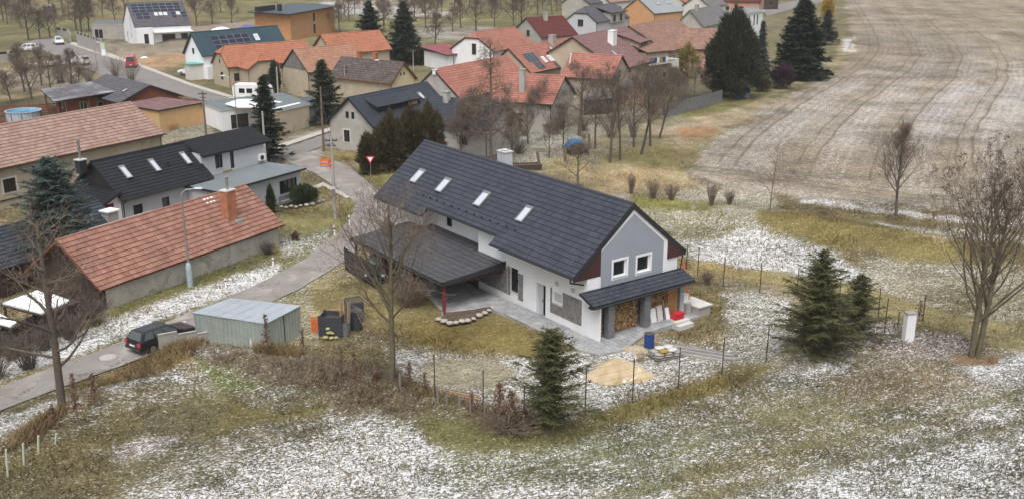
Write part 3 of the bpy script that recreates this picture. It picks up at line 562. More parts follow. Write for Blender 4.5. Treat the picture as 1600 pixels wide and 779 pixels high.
def gable(name, label, cat, x, y, a, L, w, he, hr, oe=.5, og=.4, wall='greyr', roof='red', trim='dark', tile=(.30, .34, .018, 3), step=.065, wins={}, hip=(0, 0), group=None, slopes=True, gable_wall=None, plinth=None, frame='brownframe', ridge=None, gutter=True, ridgemat=None, wallsides='ab+-'):
    h = H(); r = math.radians(a); h.root = thing(name, label, cat, (x, y, 0), r, group); R = h.root
    h.L, h.w, h.he, h.hr, h.wy, h.lx = L, w, he, hr, w - oe, L - og
    rise = hr - he; V = math.hypot(w, rise); h.V = V; h.up = {'a': Vector((0, w, rise)) / V, 'b': Vector((0, -w, rise)) / V}
    zt = he + rise * oe / w - .17                       # wall head under the roof deck
    zg = lambda yy: hr - rise * abs(yy) / w - .17
    fr = {'a': ((0, -h.wy, 0), (1, 0, 0), (0, -1, 0)), 'b': ((0, h.wy, 0), (1, 0, 0), (0, 1, 0)), '+': ((h.lx, 0, 0), (0, 1, 0), (1, 0, 0)), '-': ((-h.lx, 0, 0), (0, 1, 0), (-1, 0, 0))}
    h.fr = fr; h.zt = zt; B = -.35
    def outline(sd_):
        if sd_ in 'ab': return [(-h.lx, B), (h.lx, B), (h.lx, zt), (-h.lx, zt)]
        q = hip[0] if sd_ == '-' else hip[1]
        if q > 0:
            yq = q * w; return [(-h.wy, B), (h.wy, B), (h.wy, zt), (yq, zg(yq)), (-yq, zg(yq)), (-h.wy, zt)]
        return [(-h.wy, B), (h.wy, B), (h.wy, zt), (0, zg(0)), (-h.wy, zt)]
    def holes(sd_): return [(q[0], q[1], q[2], q[3]) for q in wins.get(sd_, [])]
    mb = MB(); side2 = MB()
    for sd_ in wallsides:
        if gable_wall and sd_ in '+-': MB().holed(outline(sd_), holes(sd_), .2, *fr[sd_]).build('gable_wall', MT[gable_wall], R)
        else: mb.holed(outline(sd_), holes(sd_), .2, *fr[sd_])
    mb.build('wall', MT[wall], R)
    if plinth:
        p = MB(); e = .03
        p.box(-h.lx - e, h.lx + e, -h.wy - e, -h.wy, -.3, .45); p.box(-h.lx - e, h.lx + e, h.wy, h.wy + e, -.3, .45); p.box(h.lx, h.lx + e, -h.wy, h.wy, -.3, .45); p.box(-h.lx - e, -h.lx, -h.wy, h.wy, -.3, .45)
        p.build('plinth', MT[plinth], R)
    for sd_, ws in wins.items():
        for q in ws:
            kw = dict(frame=frame); kw.update(q[4] if len(q) > 4 else {}); window(R, *fr[sd_], *q[:4], **kw)
    deck = MB(); Vh = lambda q: V * (1 - q); hm, hp_ = hip
    def poly(): 
        p = [(-L, 0), (L, 0)]
        p += [(L, Vh(hp_)), (L - hp_ * w, V)] if hp_ else [(L, V)]
        p += [(-L + hm * w, V), (-L, Vh(hm))] if hm else [(-L, V)]
        return p
    h.poly = poly()
    for sd_ in 'ab': slab(deck, (0, -w if sd_ == 'a' else w, he), (1, 0, 0), h.up[sd_], h.poly)
    for q, e in ((hm, -1), (hp_, 1)):
        if q:
            A, B_, C = Vector((e * L, -q * w, hr - q * rise)), Vector((e * L, q * w, hr - q * rise)), Vector((e * (L - q * w), 0, hr)); deck.prism([A - Vector((0, 0, .12)), B_ - Vector((0, 0, .12)), C - Vector((0, 0, .12))], (0, 0, .12))
    h.roof = deck.build('roof', MT[trim], R)
    if slopes:
        tw, td, amp, seg = tile
        for sd_ in 'ab':
            tile_slope(h.roof, 'roof_tiles', (0, -w if sd_ == 'a' else w, he), (1, 0, 0), h.up[sd_], h.poly, TM[roof], tw, td, amp, seg if sd_ == 'a' else max(1, seg - 1), step)
        for q, e in ((hm, -1), (hp_, 1)):
            if q:
                C = Vector((e * (L - q * w), 0, hr)); M = Vector((e * L, 0, hr - q * rise)); vl = (C - M).length
                tile_slope(h.roof, 'roof_tiles', M, (0, 1, 0), C - M, [(-q * w, 0), (q * w, 0), (0, vl)], TM[roof], tw, td, amp, seg)
    rc = MB(); rl = (-L + hm * w, L - hp_ * w); n = max(2, int((rl[1] - rl[0]) / .4)); s = (rl[1] - rl[0]) / n
    for i in range(n): rc.tube((rl[0] + i * s, 0, hr + .0), (rl[0] + (i + 1) * s + .03, 0, hr + .0), .13, .115, 6)
    o = rc.build('ridge_tiles', TM[ridgemat or roof], h.roof); o['kind'] = 'stuff'
    if gutter:
        for e in (-1, 1):
            MB().tube((-L, e * (w + .05), he - .04), (L, e * (w + .05), he - .04), .07, n=6).build('gutter', MT[trim], h.roof)
            for xx in (-h.lx + .1, h.lx - .1): MB().path([(xx, e * (w + .03), he - .08), (xx, e * (h.wy + .08), he - .4), (xx, e * (h.wy + .08), -.2)], .045, 5).build('downpipe', MT[trim], R)
    h.z_at = lambda yy: hr - rise * abs(yy) / w
    return h
def skylight(h, x0, x1, y0, y1, frame='dark', glass='skyglass'):
    """roof window lying on slope a between y0 (upper) and y1 (lower), both negative; or slope b if positive"""
    sd_ = 'a' if y0 < 0 else 'b'; up = h.up[sd_]; nn = Vector((1, 0, 0)).cross(up); nn = nn if nn.z > 0 else -nn
    P = lambda x, y: Vector((x, y, h.z_at(y))); ln = (P(x0, y0) - P(x0, y1)).length; U = Vector((1, 0, 0)); f = .09
    mb = MB(); O = P(x0, y1) + nn * .10
    mb.obox(O, U * f, up * ln, nn * .13); mb.obox(O + U * (x1 - x0 - f), U * f, up * ln, nn * .13); mb.obox(O + U * f, U * (x1 - x0 - 2 * f), up * f, nn * .13); mb.obox(O + U * f + up * (ln - f * 2), U * (x1 - x0 - 2 * f), up * f * 2, nn * .14)
    o = mb.build('skylight', MT[frame], h.root)
    MB().obox(O + U * f + up * f + nn * .07, U * (x1 - x0 - 2 * f), up * (ln - 3 * f), nn * .03).build('pane', MT[glass], o)
    return o
def chimney(h, x, y, sx, sy, top, mat='brickred', cap='concrete', flue=None, parent=None):
    z0 = h.z_at(y) - .6; mb = MB().box(x - sx / 2, x + sx / 2, y - sy / 2, y + sy / 2, z0, top)
    o = mb.build('chimney', MT[mat], parent or h.root)
    MB().box(x - sx / 2 - .06, x + sx / 2 + .06, y - sy / 2 - .06, y + sy / 2 + .06, top, top + .09).build('cap', MT[cap], o)
    if flue: MB().tube((x, y, top + .09), (x, y, top + flue), .12, n=10).tube((x, y, top + flue), (x, y, top + flue + .08), .2, .2, 10).build('flue', MT['steel'], o)
    return o
def panels(h, x0, y0, nx, ny, pw, ph, mat='solar', gap=.03, skip=(), off=.1):
    """photovoltaic modules on slope a, from upper left corner x0,y0 (y0 negative); ph measured along the slope"""
    up = h.up['a']; nn = Vector((1, 0, 0)).cross(up); P0 = Vector((x0, y0, h.z_at(y0))) + nn * off
    me = None
    for j in range(ny):
        for i in range(nx):
            if (i, j) in skip: continue
            p = P0 + Vector((i * (pw + gap), 0, 0)) - up * (j * (ph + gap) + ph)
            if me is None:
                o = MB().obox((0, 0, 0), (pw, 0, 0), up * ph, nn * .04).build('solar_panel', MT[mat], h.root); me = o.data
                fme = MB(); f = .035
                fme.obox((0, 0, 0), (pw, 0, 0), up * f, nn * .05).obox(up * (ph - f), (pw, 0, 0), up * f, nn * .05).obox(up * f, (f, 0, 0), up * (ph - 2 * f), nn * .05).obox(Vector((pw - f, 0, 0)) + up * f, (f, 0, 0), up * (ph - 2 * f), nn * .05)
                fo = fme.build('panel_frame', MT['steel'], o); fm = fo.data
            else:
                o = link_mesh('solar_panel', me, None, h.root); fo = link_mesh('panel_frame', fm, None, o)
            o.location = p
def shed_roof(parent, pts, mat, t=.12, tile=None, trim='dark', name='roof'):
    """single-pitch roof through 4 corners: eave left, eave right, top right, top left"""
    P = [Vector(p) for p in pts]; ux = (P[1] - P[0]).normalized(); uvv = (P[3] - P[0]); uv = (uvv - ux * uvv.dot(ux)).normalized()
    poly = [((p - P[0]).dot(ux), (p - P[0]).dot(uv)) for p in P]
    mb = MB(); slab(mb, P[0], ux, uv, poly, t); o = mb.build(name, MT[trim], parent)
    tile_slope(o, 'roof_sheet' if tile and tile[2] < .02 else 'roof_tiles', P[0], ux, uv, poly, TM[mat], *(tile or (.3, .34, .03, 2)))
    return o
def block(root, x0, x1, y0, y1, z1, mat, wins={}, z0=-.3, name='wall', frame='frame'):
    """box of walls with openings: sides a (y0), b (y1), + (x1), - (x0); u is measured from the centre"""
    cx, cy = (x0 + x1) / 2, (y0 + y1) / 2; hx, hy = (x1 - x0) / 2, (y1 - y0) / 2
    fr = {'a': ((cx, y0, 0), (1, 0, 0), (0, -1, 0)), 'b': ((cx, y1, 0), (1, 0, 0), (0, 1, 0)), '+': ((x1, cy, 0), (0, 1, 0), (1, 0, 0)), '-': ((x0, cy, 0), (0, 1, 0), (-1, 0, 0))}
    mb = MB()
    for k in 'ab+-':
        hw = hx if k in 'ab' else hy; mb.holed([(-hw, z0), (hw, z0), (hw, z1), (-hw, z1)], [q[:4] for q in wins.get(k, [])], .2, *fr[k])
    mb.add([(x0, y0, z1), (x1, y0, z1), (x1, y1, z1), (x0, y1, z1)], [(0, 1, 2, 3)])
    o = mb.build(name, MT[mat], root)
    for k, ws in wins.items():
        for q in ws:
            kw = dict(frame=frame); kw.update(q[4] if len(q) > 4 else {}); window(root, *fr[k], *q[:4], **kw)
    return o
FARTILE = (.36, .44, .025, 2)

# ================================================================ the main house
def main_house():
    L, w, he, hr, oe, og = 13.04, 5.07, 4.40, 8.51, 1.2, .05
    R = thing('house', 'long white house with anthracite tiled roof and blue grey gable in the yard', 'house', (.3, 75.8, 0), math.radians(-53.5))
    h = H(); h.root = R; h.L, h.w, h.he, h.hr = L, w, he, hr; rise = hr - he; V = math.hypot(w, rise)
    h.up = {'a': Vector((0, w, rise)) / V, 'b': Vector((0, -w, rise)) / V}; h.z_at = lambda yy: hr - rise * abs(yy) / w
    lx, wy = 12.99, 3.87; zt = h.z_at(wy) - .2; zm = h.z_at(2.9) - .2
    X1, X2 = -7.45, .5                                   # recessed bay between the two front blocks
    mb = MB(); B = -.35
    win_a = [(5.02, .9, .86, 1.8)]; door = [(8.1, 0.08, 1.06, 2.3)]; small = [(9.93, 1.5, .95, .78)]
    mb.holed([(X2, B), (lx, B), (lx, zt), (X2, zt)], win_a + door + small, .22, (0, -wy, 0), (1, 0, 0), (0, -1, 0))
    mb.holed([(-lx, B), (X1, B), (X1, zt), (-lx, zt)], [(-10.3, .9, 1.2, 1.2)], .2, (0, -wy, 0), (1, 0, 0), (0, -1, 0))
    mb.holed([(X1, B), (X2, B), (X2, zm), (X1, zm)], [(-4.95, 3.27, .78, .78), (-2.2, .05, 1.0, 2.1), (-5.6, .9, 1.2, 1.3)], .2, (0, -2.9, 0), (1, 0, 0), (0, -1, 0))
    for xx in (X1, X2): mb.add([(xx, -wy, B), (xx, -2.9, B), (xx, -2.9, zm), (xx, -wy, zt)], [(0, 1, 2, 3)])
    mb.holed([(-lx, B), (lx, B), (lx, zt + .02), (-lx, zt + .02)], [], .2, (0, 4.35, 0), (1, 0, 0), (0, 1, 0))
    zg = lambda yy: h.z_at(yy) - .2
    for e in (1, -1):
        hl = [(-1.05, 3.72, 1.18, 1.12), (1.12, 3.62, 1.2, 1.12)] if e > 0 else [(0, 3.6, 1.2, 1.2)]
        mb.holed([(-wy, B), (4.35, B), (4.35, zg(4.35)), (0, zg(0)), (-wy, zg(wy))], hl, .2, (e * lx, 0, 0), (0, 1, 0), (e, 0, 0))
    mb.build('wall', MT['white'], R)
    FA = ((0, -wy, 0), (1, 0, 0), (0, -1, 0)); FM = ((0, -2.9, 0), (1, 0, 0), (0, -1, 0)); FP = ((lx, 0, 0), (0, 1, 0), (1, 0, 0)); FN = ((-lx, 0, 0), (0, 1, 0), (-1, 0, 0))
    window(R, *FA, *win_a[0], frame='brownframe', cols=1); window(R, *FA, *small[0], frame='whiteframe', cols=1, glass='skyglass'); window(R, *FA, -10.3, .9, 1.2, 1.2, frame='brownframe')
    window(R, *FM, -4.95, 3.27, .78, .78, frame='brownframe', cols=1, sill=False); window(R, *FM, -5.6, .9, 1.2, 1.3, frame='brownframe')
    window(R, *FP, -1.05, 3.72, 1.18, 1.12, frame='whiteframe', cols=1, surround='white', depth=.16, fr=.09); window(R, *FP, 1.12, 3.62, 1.2, 1.12, frame='whiteframe', cols=1, surround='white', depth=.16, fr=.09); window(R, *FN, 0, 3.6, 1.2, 1.2)
    # doors
    d = MB().box(7.58, 8.14, -wy + .2, -wy + .26, .08, 2.36).build('door', MT['lgrey'], R); MB().box(8.04, 8.08, -wy + .13, -wy + .2, 1.0, 1.2).build('handle', MT['steel'], d)
    MB().box(8.14, 8.62, -wy + .2, -wy + .24, .08, 2.36).build('doorway_shade', MT['rubber'], R)  # black panel paints the shade inside the half open doorway
    MB().box(-2.69, -1.71, -2.76, -2.7, .05, 2.14).build('door', MT['maroon'], R)
    # painted gable field, white corner strips stand out
    g = MB(); yb0, yb1 = -2.72, 2.95
    g.holed([(yb0, -.2), (yb1, -.2), (yb1, zg(yb1) - .45), (0.08, zg(0) - .45), (yb0, zg(yb0) - .40)], [(-1.05, 3.56, 1.5, 1.44), (1.12, 3.46, 1.52, 1.44)], .03, (lx + .025, 0, 0), (0, 1, 0), (1, 0, 0))
    g.build('gable_field', MT['bluegrey'], R)
    # stone cladding fields in small blocks
    def cladding(u0, u1, z0, z1, y=-wy, skip=None, seed=1):
        rn = random.Random(seed); c = MB(); z = z0
        while z < z1 - .02:
            zz = min(z + .14, z1); u = u0
            while u < u1 - .02:
                uu = min(u + rn.uniform(.28, .6), u1); p = rn.uniform(.015, .045)
                parts_ = [(u, uu)]
                if skip and zz > skip[2] and z < skip[3]: parts_ = [(u, min(uu, skip[0])), (max(u, skip[1]), uu)]
                for a_, b_ in parts_:
                    if b_ - a_ > .03: c.box(a_ + .006, b_ - .006, y - p, y - .002, z + .006, zz - .006)
                u = uu
            z = zz
        o = c.build('stone_cladding', MT['stone'], R); o['kind'] = 'stuff'
    cladding(9.17, 12.5, .66, 2.5, skip=(9.36, 10.5, 1.42, 2.36), seed=3); cladding(X2 + .05, 4.15, .52, 2.5, seed=4); cladding(5.5, 6.06, .47, 2.47, seed=5); cladding(4.2, 4.55, .52, 2.68, seed=6); cladding(-2.9 + 4.2, -2.9 + 4.25, .5, .6, seed=7)
    for u in (9.86, 11.58): MB().box(u - .17, u + .17, -wy - .05, -wy, 2.78, 3.06).box(u - .12, u + .12, -wy - .07, -wy - .05, 2.83, 3.01).build('wall_vent', MT['lgrey'], R)
    # roof
    ve = lambda y: (w - abs(y)) / w * V                  # slope coordinate of a plan offset
    polys = [[(-L, 0), (-5.75, 0), (-5.75, V), (-L, V)], [(-5.75, ve(4.42)), (3.72, ve(4.42)), (3.72, V), (-5.75, V)], [(3.72, 0), (L, 0), (L, V), (3.72, V)]]
    deck = MB(); O = (0, -w, he)
    for p in polys: slab(deck, O, (1, 0, 0), h.up['a'], p, .2)
    pb = [(-L, 0), (L, 0), (L, V), (-L, V)]; slab(deck, (0, w, he), (1, 0, 0), h.up['b'], pb, .2)
    roof = deck.build('roof', MT['dark'], R); h.roof = roof
    for p in polys: tile_slope(roof, 'roof_tiles', O, (1, 0, 0), h.up['a'], p, TM['anth'], .30, .41, .022, 4, .055)
    tile_slope(roof, 'roof_tiles', (0, w, he), (1, 0, 0), h.up['b'], pb, TM['anth'], .33, .37, .02, 2, .05)
    rc = MB(); n = 66; s = 2 * L / n
    for i in range(n): rc.tube((-L + i * s, 0, hr), (-L + (i + 1) * s + .03, 0, hr), .15, .13, 8)
    rc.build('ridge_tiles', TM['anth'], roof)['kind'] = 'stuff'
    for sd_ in 'ab':                                      # barge boards and the boarded verge of the visible gable
        e = -1 if sd_ == 'a' else 1
        for ex in (1, -1):
            P0, P1 = Vector((ex * (L + .0), e * w, he)), Vector((ex * (L + .0), 0, hr))
            MB().prism([P0 - Vector((0, 0, .34)), P0 + Vector((0, 0, .02)), P1 + Vector((0, 0, .02)), P1 - Vector((0, 0, .34))], (ex * .05, 0, 0)).build('barge_board', MT['dark'], roof)
    MB().prism([(L - .03, -w + .05, he - .30), (L - .03, -2.74, he - .32), (L - .03, -2.74, h.z_at(2.74) - .25), (L - .03, -w + .05, he - .1)], (-.1, 0, 0)).build('soffit_board', MT['maroon'], roof)
    MB().prism([(L + .04, w - .03, he - .3), (L + .04, 3.35, he - .3), (L + .04, 3.35, h.z_at(3.35) - .3), (L + .04, w - .03, he - .1)], (-.12, 0, 0)).build('soffit_board', MT['maroon'], roof)
    for a0, a1, yy in ((-L, -5.75, w), (3.72, L, w), (-5.75, 3.72, 4.42)):
        zz = h.z_at(yy); MB().tube((a0, -yy - .06, zz - .05), (a1, -yy - .06, zz - .05), .085, n=8).build('gutter', MT['dark'], roof)
    MB().tube((-L, w + .06, he - .05), (L, w + .06, he - .05), .085, n=8).build('gutter', MT['dark'], roof)
    MB().path([(12.75, -w - .05, he - .1), (12.75, -w - .05, he - .4), (12.75, -wy - .1, he - .75)], .055).build('downpipe', MT['dark'], R)
    MB().path([(3.6, -4.42, 4.9), (3.6, -4.42, 4.75), (2.8, -3.0, 4.6)], .055).build('downpipe', MT['dark'], R)
    MB().path([(-12.8, -w - .05, he - .1), (-12.8, -wy - .1, he - .8), (-12.8, -wy - .1, -.2)], .055).build('downpipe', MT['dark'], R)
    MB().path([(12.85, w + .02, he - .1), (12.85, w - .05, he - .4), (12.95, 4.5, 1.6)], .05).build('downpipe', MT['dark'], R)
    MB().path([(13.0, 4.95, 3.6), (13.2, 5.6, .4)], .06).build('downpipe', MT['orangep'], R)
    for x0, x1 in ((-10.22, -9.28), (-6.34, -5.42), (-1.0, -.1), (4.33, 5.15)): skylight(h, x0, x1, -2.12, -3.25, 'steel')
    g0 = MB().box(-.10, .10, -.03, .03, 0, .16); nnv = Vector((1, 0, 0)).cross(h.up['a']); gm = None
    for i in range(14):
        x = -8.2 + i * 1.02; y = -3.85
        if gm is None: o = g0.build('snow_guard', MT['dark'], R); gm = o.data
        else: o = link_mesh('snow_guard', gm, None, R)
        o.location = Vector((x, y, h.z_at(y) + .04))
    chimney(h, -3.0, 1.15, 1.0, .75, 9.15, 'lgrey', 'kerb', None); MB().box(-3.28, -2.72, .9, 1.4, 9.28, 9.33).box(-3.04, -2.96, 1.1, 1.2, 9.2, 9.28).build('chimney_cowl', MT['kerb'], R)
    MB().tube((2.2, .55, h.z_at(.55)), (2.2, .55, h.z_at(.55) + .4), .06).build('vent_pipe', MT['dark'], R)
    # lean-to porch on the gable
    pr_ = shed_roof(R, [(14.5, -4.6, 2.72), (14.5, 4.65, 2.66), (13.03, 4.65, 3.16), (13.03, -4.6, 3.26)], 'anth', .1, (.26, .36, .04, 4), name='porch_roof')
    MB().tube((14.57, -4.6, 2.65), (14.57, 4.65, 2.6), .07, n=8).build('gutter', MT['dark'], pr_)
    for k, (y0, y1) in enumerate(((-3.87, -3.45), (-3.1, -2.55), (.15, .7))):
        c = MB(); nb = 8
        for i in range(nb): c.box(13.85 + .004 * (i % 2), 14.3 - .004 * (i % 2), y0 + .003 * (i % 2), y1, .12 + i * .29, .12 + (i + 1) * .29 - .012)
        if k: c.build('porch_pillar', MT['stoneblock'], R)
    MB().box(13.0, 14.3, -3.87, -3.75, 0, 2.7).build('porch_side_wall', MT['white'], R)
    MB().box(13.85, 14.25, -4.5, 4.6, 2.46, 2.58).build('porch_beam', MT['darkwood'], R)
    MB().box(13.0, 14.9, -4.6, 4.9, -.3, .11).build('porch_slab', MT['pave'], R)
    for i, (a_, b_, c_) in enumerate(((13.0, 13.5, 2.3), (13.5, 13.9, 1.5), (13.9, 14.2, .9))): MB().box(a_, b_ - .01, 4.3, 4.75, .1, c_).build('end_wall_block', MT['white' if i % 2 else 'concrete'], R)
    pl = MB().box(12.99, 14.75, 4.9, 6.1, -.3, .62).build('terrace_block', MT['concrete'], R); MB().box(12.9, 14.85, 4.85, 6.2, .62, .70).build('coping', MT['kerb'], pl)
    for i, (a, b_) in enumerate(((14.9, 15.25), (15.25, 15.6))): MB().box(a, b_, 2.2, 3.6, -.3, .30 - i * .15).build('step', MT['kerb'], R)
    # carport: lean-to roof over the front bay
    cr = shed_roof(R, [(-9.5, -9.35, 2.36), (3.95, -9.35, 2.36), (3.95, -3.9, 2.84), (-9.5, -3.9, 2.84)], 'carport', .14, (.42, .55, .02, 3), trim='dark', name='carport_roof')
    tile_slope(cr, 'roof_tiles', (-9.5, -9.35, 2.36), (1, 0, 0), (0, 5.45, .48), [(2.07, 5.48), (9.98, 5.48), (9.98, 6.42), (2.07, 6.42)], TM['carport'], .42, .55, .02, 3)
    MB().tube((-9.5, -9.42, 2.27), (3.95, -9.42, 2.27), .07, n=8).build('gutter', MT['dark'], cr)
    MB().prism([(3.96, -9.35, 2.16), (3.96, -9.35, 2.40), (3.96, -3.9, 2.98), (3.96, -3.9, 2.5)], (.05, 0, 0)).build('fascia', MT['dark'], cr)
    for x in (3.65, -.4, -4.8, -9.2): MB().box(x - .09, x + .09, -9.1, -8.92, -.2, 2.24).build('carport_post', MT['red'], R)
    MB().box(-9.4, 3.9, -9.1, -8.92, 2.1, 2.235).build('carport_beam', MT['red'], R)
    MB().box(3.72, 3.78, -8.9, -4.0, 2.05, 2.2).build('carport_beam', MT['maroon'], R)
    return h
MAINH = main_house()

# ================================================================ neighbours
# long house with old clay tiles beside the lane
h = gable('house', 'low house with rust red tiled roof and brick chimney beside the lane', 'house', -27.8, 78.0, 60.2, 9.49, 4.19, 1.62, 4.66, .22, .55, 'pebble', 'rust', 'redwood', (.38, .43, .03, 4), step=.075, gable_wall='darkwood', wins={'+': [(0, 1.2, .8, .8)]}, gutter=False)
chimney(h, 5.25, -2.15, 1.0, .75, 5.35, 'brickred', 'kerb', 1.1)
MB().box(5.3, 6.0, -2.95, -2.5, 2.5, 2.86).build('chimney_flashing', MT['zinc'], h.root)
MB().box(3.2, 3.9, -4.03, -3.98, -.2, 1.6).build('damp_patch', MT['greyr'], h.root)
sl_ = MB()
for i in range(6): sl_.obox(Vector((4.3 + (i % 3) * .38, -.35 - .34 * (i // 3), h.z_at(.35 + .34 * (i // 3)) + .09)), (.24 - .05 * (i % 2), 0, 0), h.up['a'] * .12, (0, 0, .03))
sl_.build('snow_patch', MT['snow'], h.root)
rs = MB()
for i in range(14): rs.obox(Vector((-6.5 + i * .42, .12, 4.66)), (.36, 0, 0), (0, .35, -.2), (0, 0, .12))
rs.build('ridge_snow', MT['snow'], h.root)

# white house with dark roof, raised wing and flat-roofed extension
h = gable('house', 'white house with graphite roof, upper wing and flat roofed extension by the junction', 'house', -34.3, 92.6, 57.8, 5.18, 3.72, 3.2, 6.26, .6, .35, 'lgrey', 'anth2', 'dark', (.32, .36, .015, 3), step=.05, gable_wall='dark', wins={'a': [(-3.2, .2, 1.0, 2.15, dict(cols=1)), (-.12, 1.25, .85, 1.1, dict(cols=1))]}, frame='frame')
R = h.root
for x0, x1 in ((-3.3, -2.68), (-.1, .5), (3.5, 4.1)): skylight(h, x0, x1, -.97, -2.14, 'steel')
MB().tube((1.6, -1.9, h.z_at(1.9)), (1.6, -1.9, h.z_at(1.9) + .45), .08).tube((1.6, -1.9, h.z_at(1.9) + .45), (1.6, -1.9, h.z_at(1.9) + .55), .16).build('vent_pipe', MT['dark'], R)
c = chimney(h, -5.9, .4, .7, .7, 6.5, 'dark', 'kerb', 1.7)
block(R, 5.0, 13.2, -2.35, 3.4, 5.35, 'lgrey', {'a': [(-1.9, 3.55, .95, 1.35, dict(cols=2)), (-.2, 3.2, .5, 1.75, dict(cols=1, sill=False))]}, name='upper_wing_wall')
shed_roof(R, [(5.0, -2.8, 5.15), (14.0, -2.8, 5.15), (14.0, .3, 6.3), (5.0, .3, 6.3)], 'anth2', .16, (.32, .36, .015, 3)); shed_roof(R, [(14.0, 3.9, 5.0), (5.0, 3.9, 5.0), (5.0, .3, 6.3), (14.0, .3, 6.3)], 'anth2', .16, (.32, .36, .015, 2))
block(R, 2.4, 13.2, -7.2, -2.36, 2.8, 'lgrey', {'a': [(3.65, .85, 2.4, 1.35, dict(cols=4)), (-3.0, 1.2, 1.0, 1.0)]}, name='extension_wall')
fl = MB().box(2.1, 13.55, -7.75, -2.36, 2.82, 3.0).build('flat_roof', MT['dark'], R); tile_slope(fl, 'roof_sheet', (2.15, -7.7, 3.0), (1, 0, 0), (0, 1, 0), [(0, 0), (11.35, 0), (11.35, 5.3), (0, 5.3)], TM['flat'], 1.2, 5.4, 0, 1, .005, .003)
ac = MB().box(12.2, 13.05, -2.75, -2.4, 3.35, 4.0).build('air_conditioner', MT['whiteframe'], R); MB().tube((12.5, -2.76, 3.67), (12.5, -2.78, 3.67), .24, n=16).build('fan_grille', MT['dark'], ac)
MB().box(7.6, 8.7, -2.46, -2.36, 3.02, 3.16).build('door_step', MT['yellow'], R)
# its lean-to with red shutters
MB().prism([(-10.0, -3.12, -.3), (-4.9, -3.12, -.3), (-4.9, -3.12, 3.75), (-10.0, -3.12, 1.8)], (0, 5.6, 0)).build('annex_wall', MT['white'], R)
shed_roof(R, [(-10.6, 2.8, 1.72), (-10.6, -3.5, 1.72), (-4.95, -3.5, 3.98), (-4.95, 2.8, 3.98)], 'anth2', .14, (.32, .36, .015, 2))
MB().box(-6.55, -5.7, -3.19, -3.12, 1.93, 3.05).build('shutter', MT['red'], R); o = MB().box(-6.5, -5.75, -3.15, -3.12, .55, 1.2).build('window', MT['frame'], R); MB().box(-6.42, -5.83, -3.165, -3.15, .62, 1.13).build('pane', MT['glass'], o)
# beige house at left edge with pale clay tiles
h = gable('house', 'long beige house with salmon tiled roof cut by the left edge', 'house', -46.9 - 9 * math.cos(math.radians(59.8)), 108.5 - 9 * math.sin(math.radians(59.8)), 59.8, 16.7, 5.17, 4.0, 7.1, .45, .3, 'beige', 'salmon', 'maroon', (.40, .46, .028, 3),
          wins={'a': [(-2.4, 1.45, 1.35, 1.35, dict(surround='offwhite')), (2.6, 1.45, 1.35, 1.35, dict(surround='offwhite')), (5.6, 1.6, .6, .75, dict(surround='offwhite', cols=1)), (8.2, 1.3, .9, 1.1, dict(cols=1)), (-7.5, 1.45, 1.35, 1.35)]})
MB().box(-16.3, 16.3, -4.82, -4.73, .75, .86).build('plinth_band', MT['darkwood'], h.root)
# dark roof at far left edge
h = gable('shed', 'small outbuilding with slate blue roof at left edge below the beige house', 'shed', -37.5, 77.0, 60, 6.2, 3.3, 2.1, 4.2, .4, .35, 'darkwood', 'slate', 'dark', (.32, .36, .015, 2), gutter=False)
MB().box(5.3, 6.3, -2.2, -1.3, 1.8, 3.7).build('chimney', MT['greyr'], h.root); MB().box(5.2, 6.4, -2.35, -1.2, 3.7, 3.82).build('snow_cap', MT['snow'], h.root)

# brown timber bungalow
h = gable('house', 'brown timber gabled bungalow with frosted grey roof by the village road', 'house', -56.1, 150.0, -46.6, 7.58, 4.78, 2.6, 4.63, .6, .4, 'redwood', 'darkgrey', 'dark', FARTILE, gable_wall='redwood')
skylight(h, 3.9, 4.5, -1.9, -2.7, 'steel'); MB().box(5.6, 7.16, -.6, 2.2, -.3, .9).build('base_wall', MT['kerb'], h.root)
R2 = thing('veranda', 'frosted veranda roof with brown posts on the timber bungalow', 'veranda', (-61.2, 149.4, 0), math.radians(33))
shed_roof(R2, [(-6.2, -5.0, 2.75), (-6.2, 5.4, 3.1), (3.2, 5.4, 4.0), (3.2, -5.0, 3.5)], 'frost', .12, FARTILE)
block(R2, -4.2, 3.0, -3.6, 4.8, 2.7, 'redwood', {'a': [(-1.5, .1, 1.0, 2.1), (1.2, .7, 1.6, 1.3)], '-': [(-2.4, .1, 1.1, 2.1), (.6, .8, 1.4, 1.2)]}, frame='whiteframe')
for x, y in ((-5.7, -4.4), (-1.5, -4.4), (2.6, -4.4), (-5.7, 4.8)): MB().box(x - .1, x + .1, y - .1, y + .1, -.2, 2.75).build('post', MT['redwood'], R2)

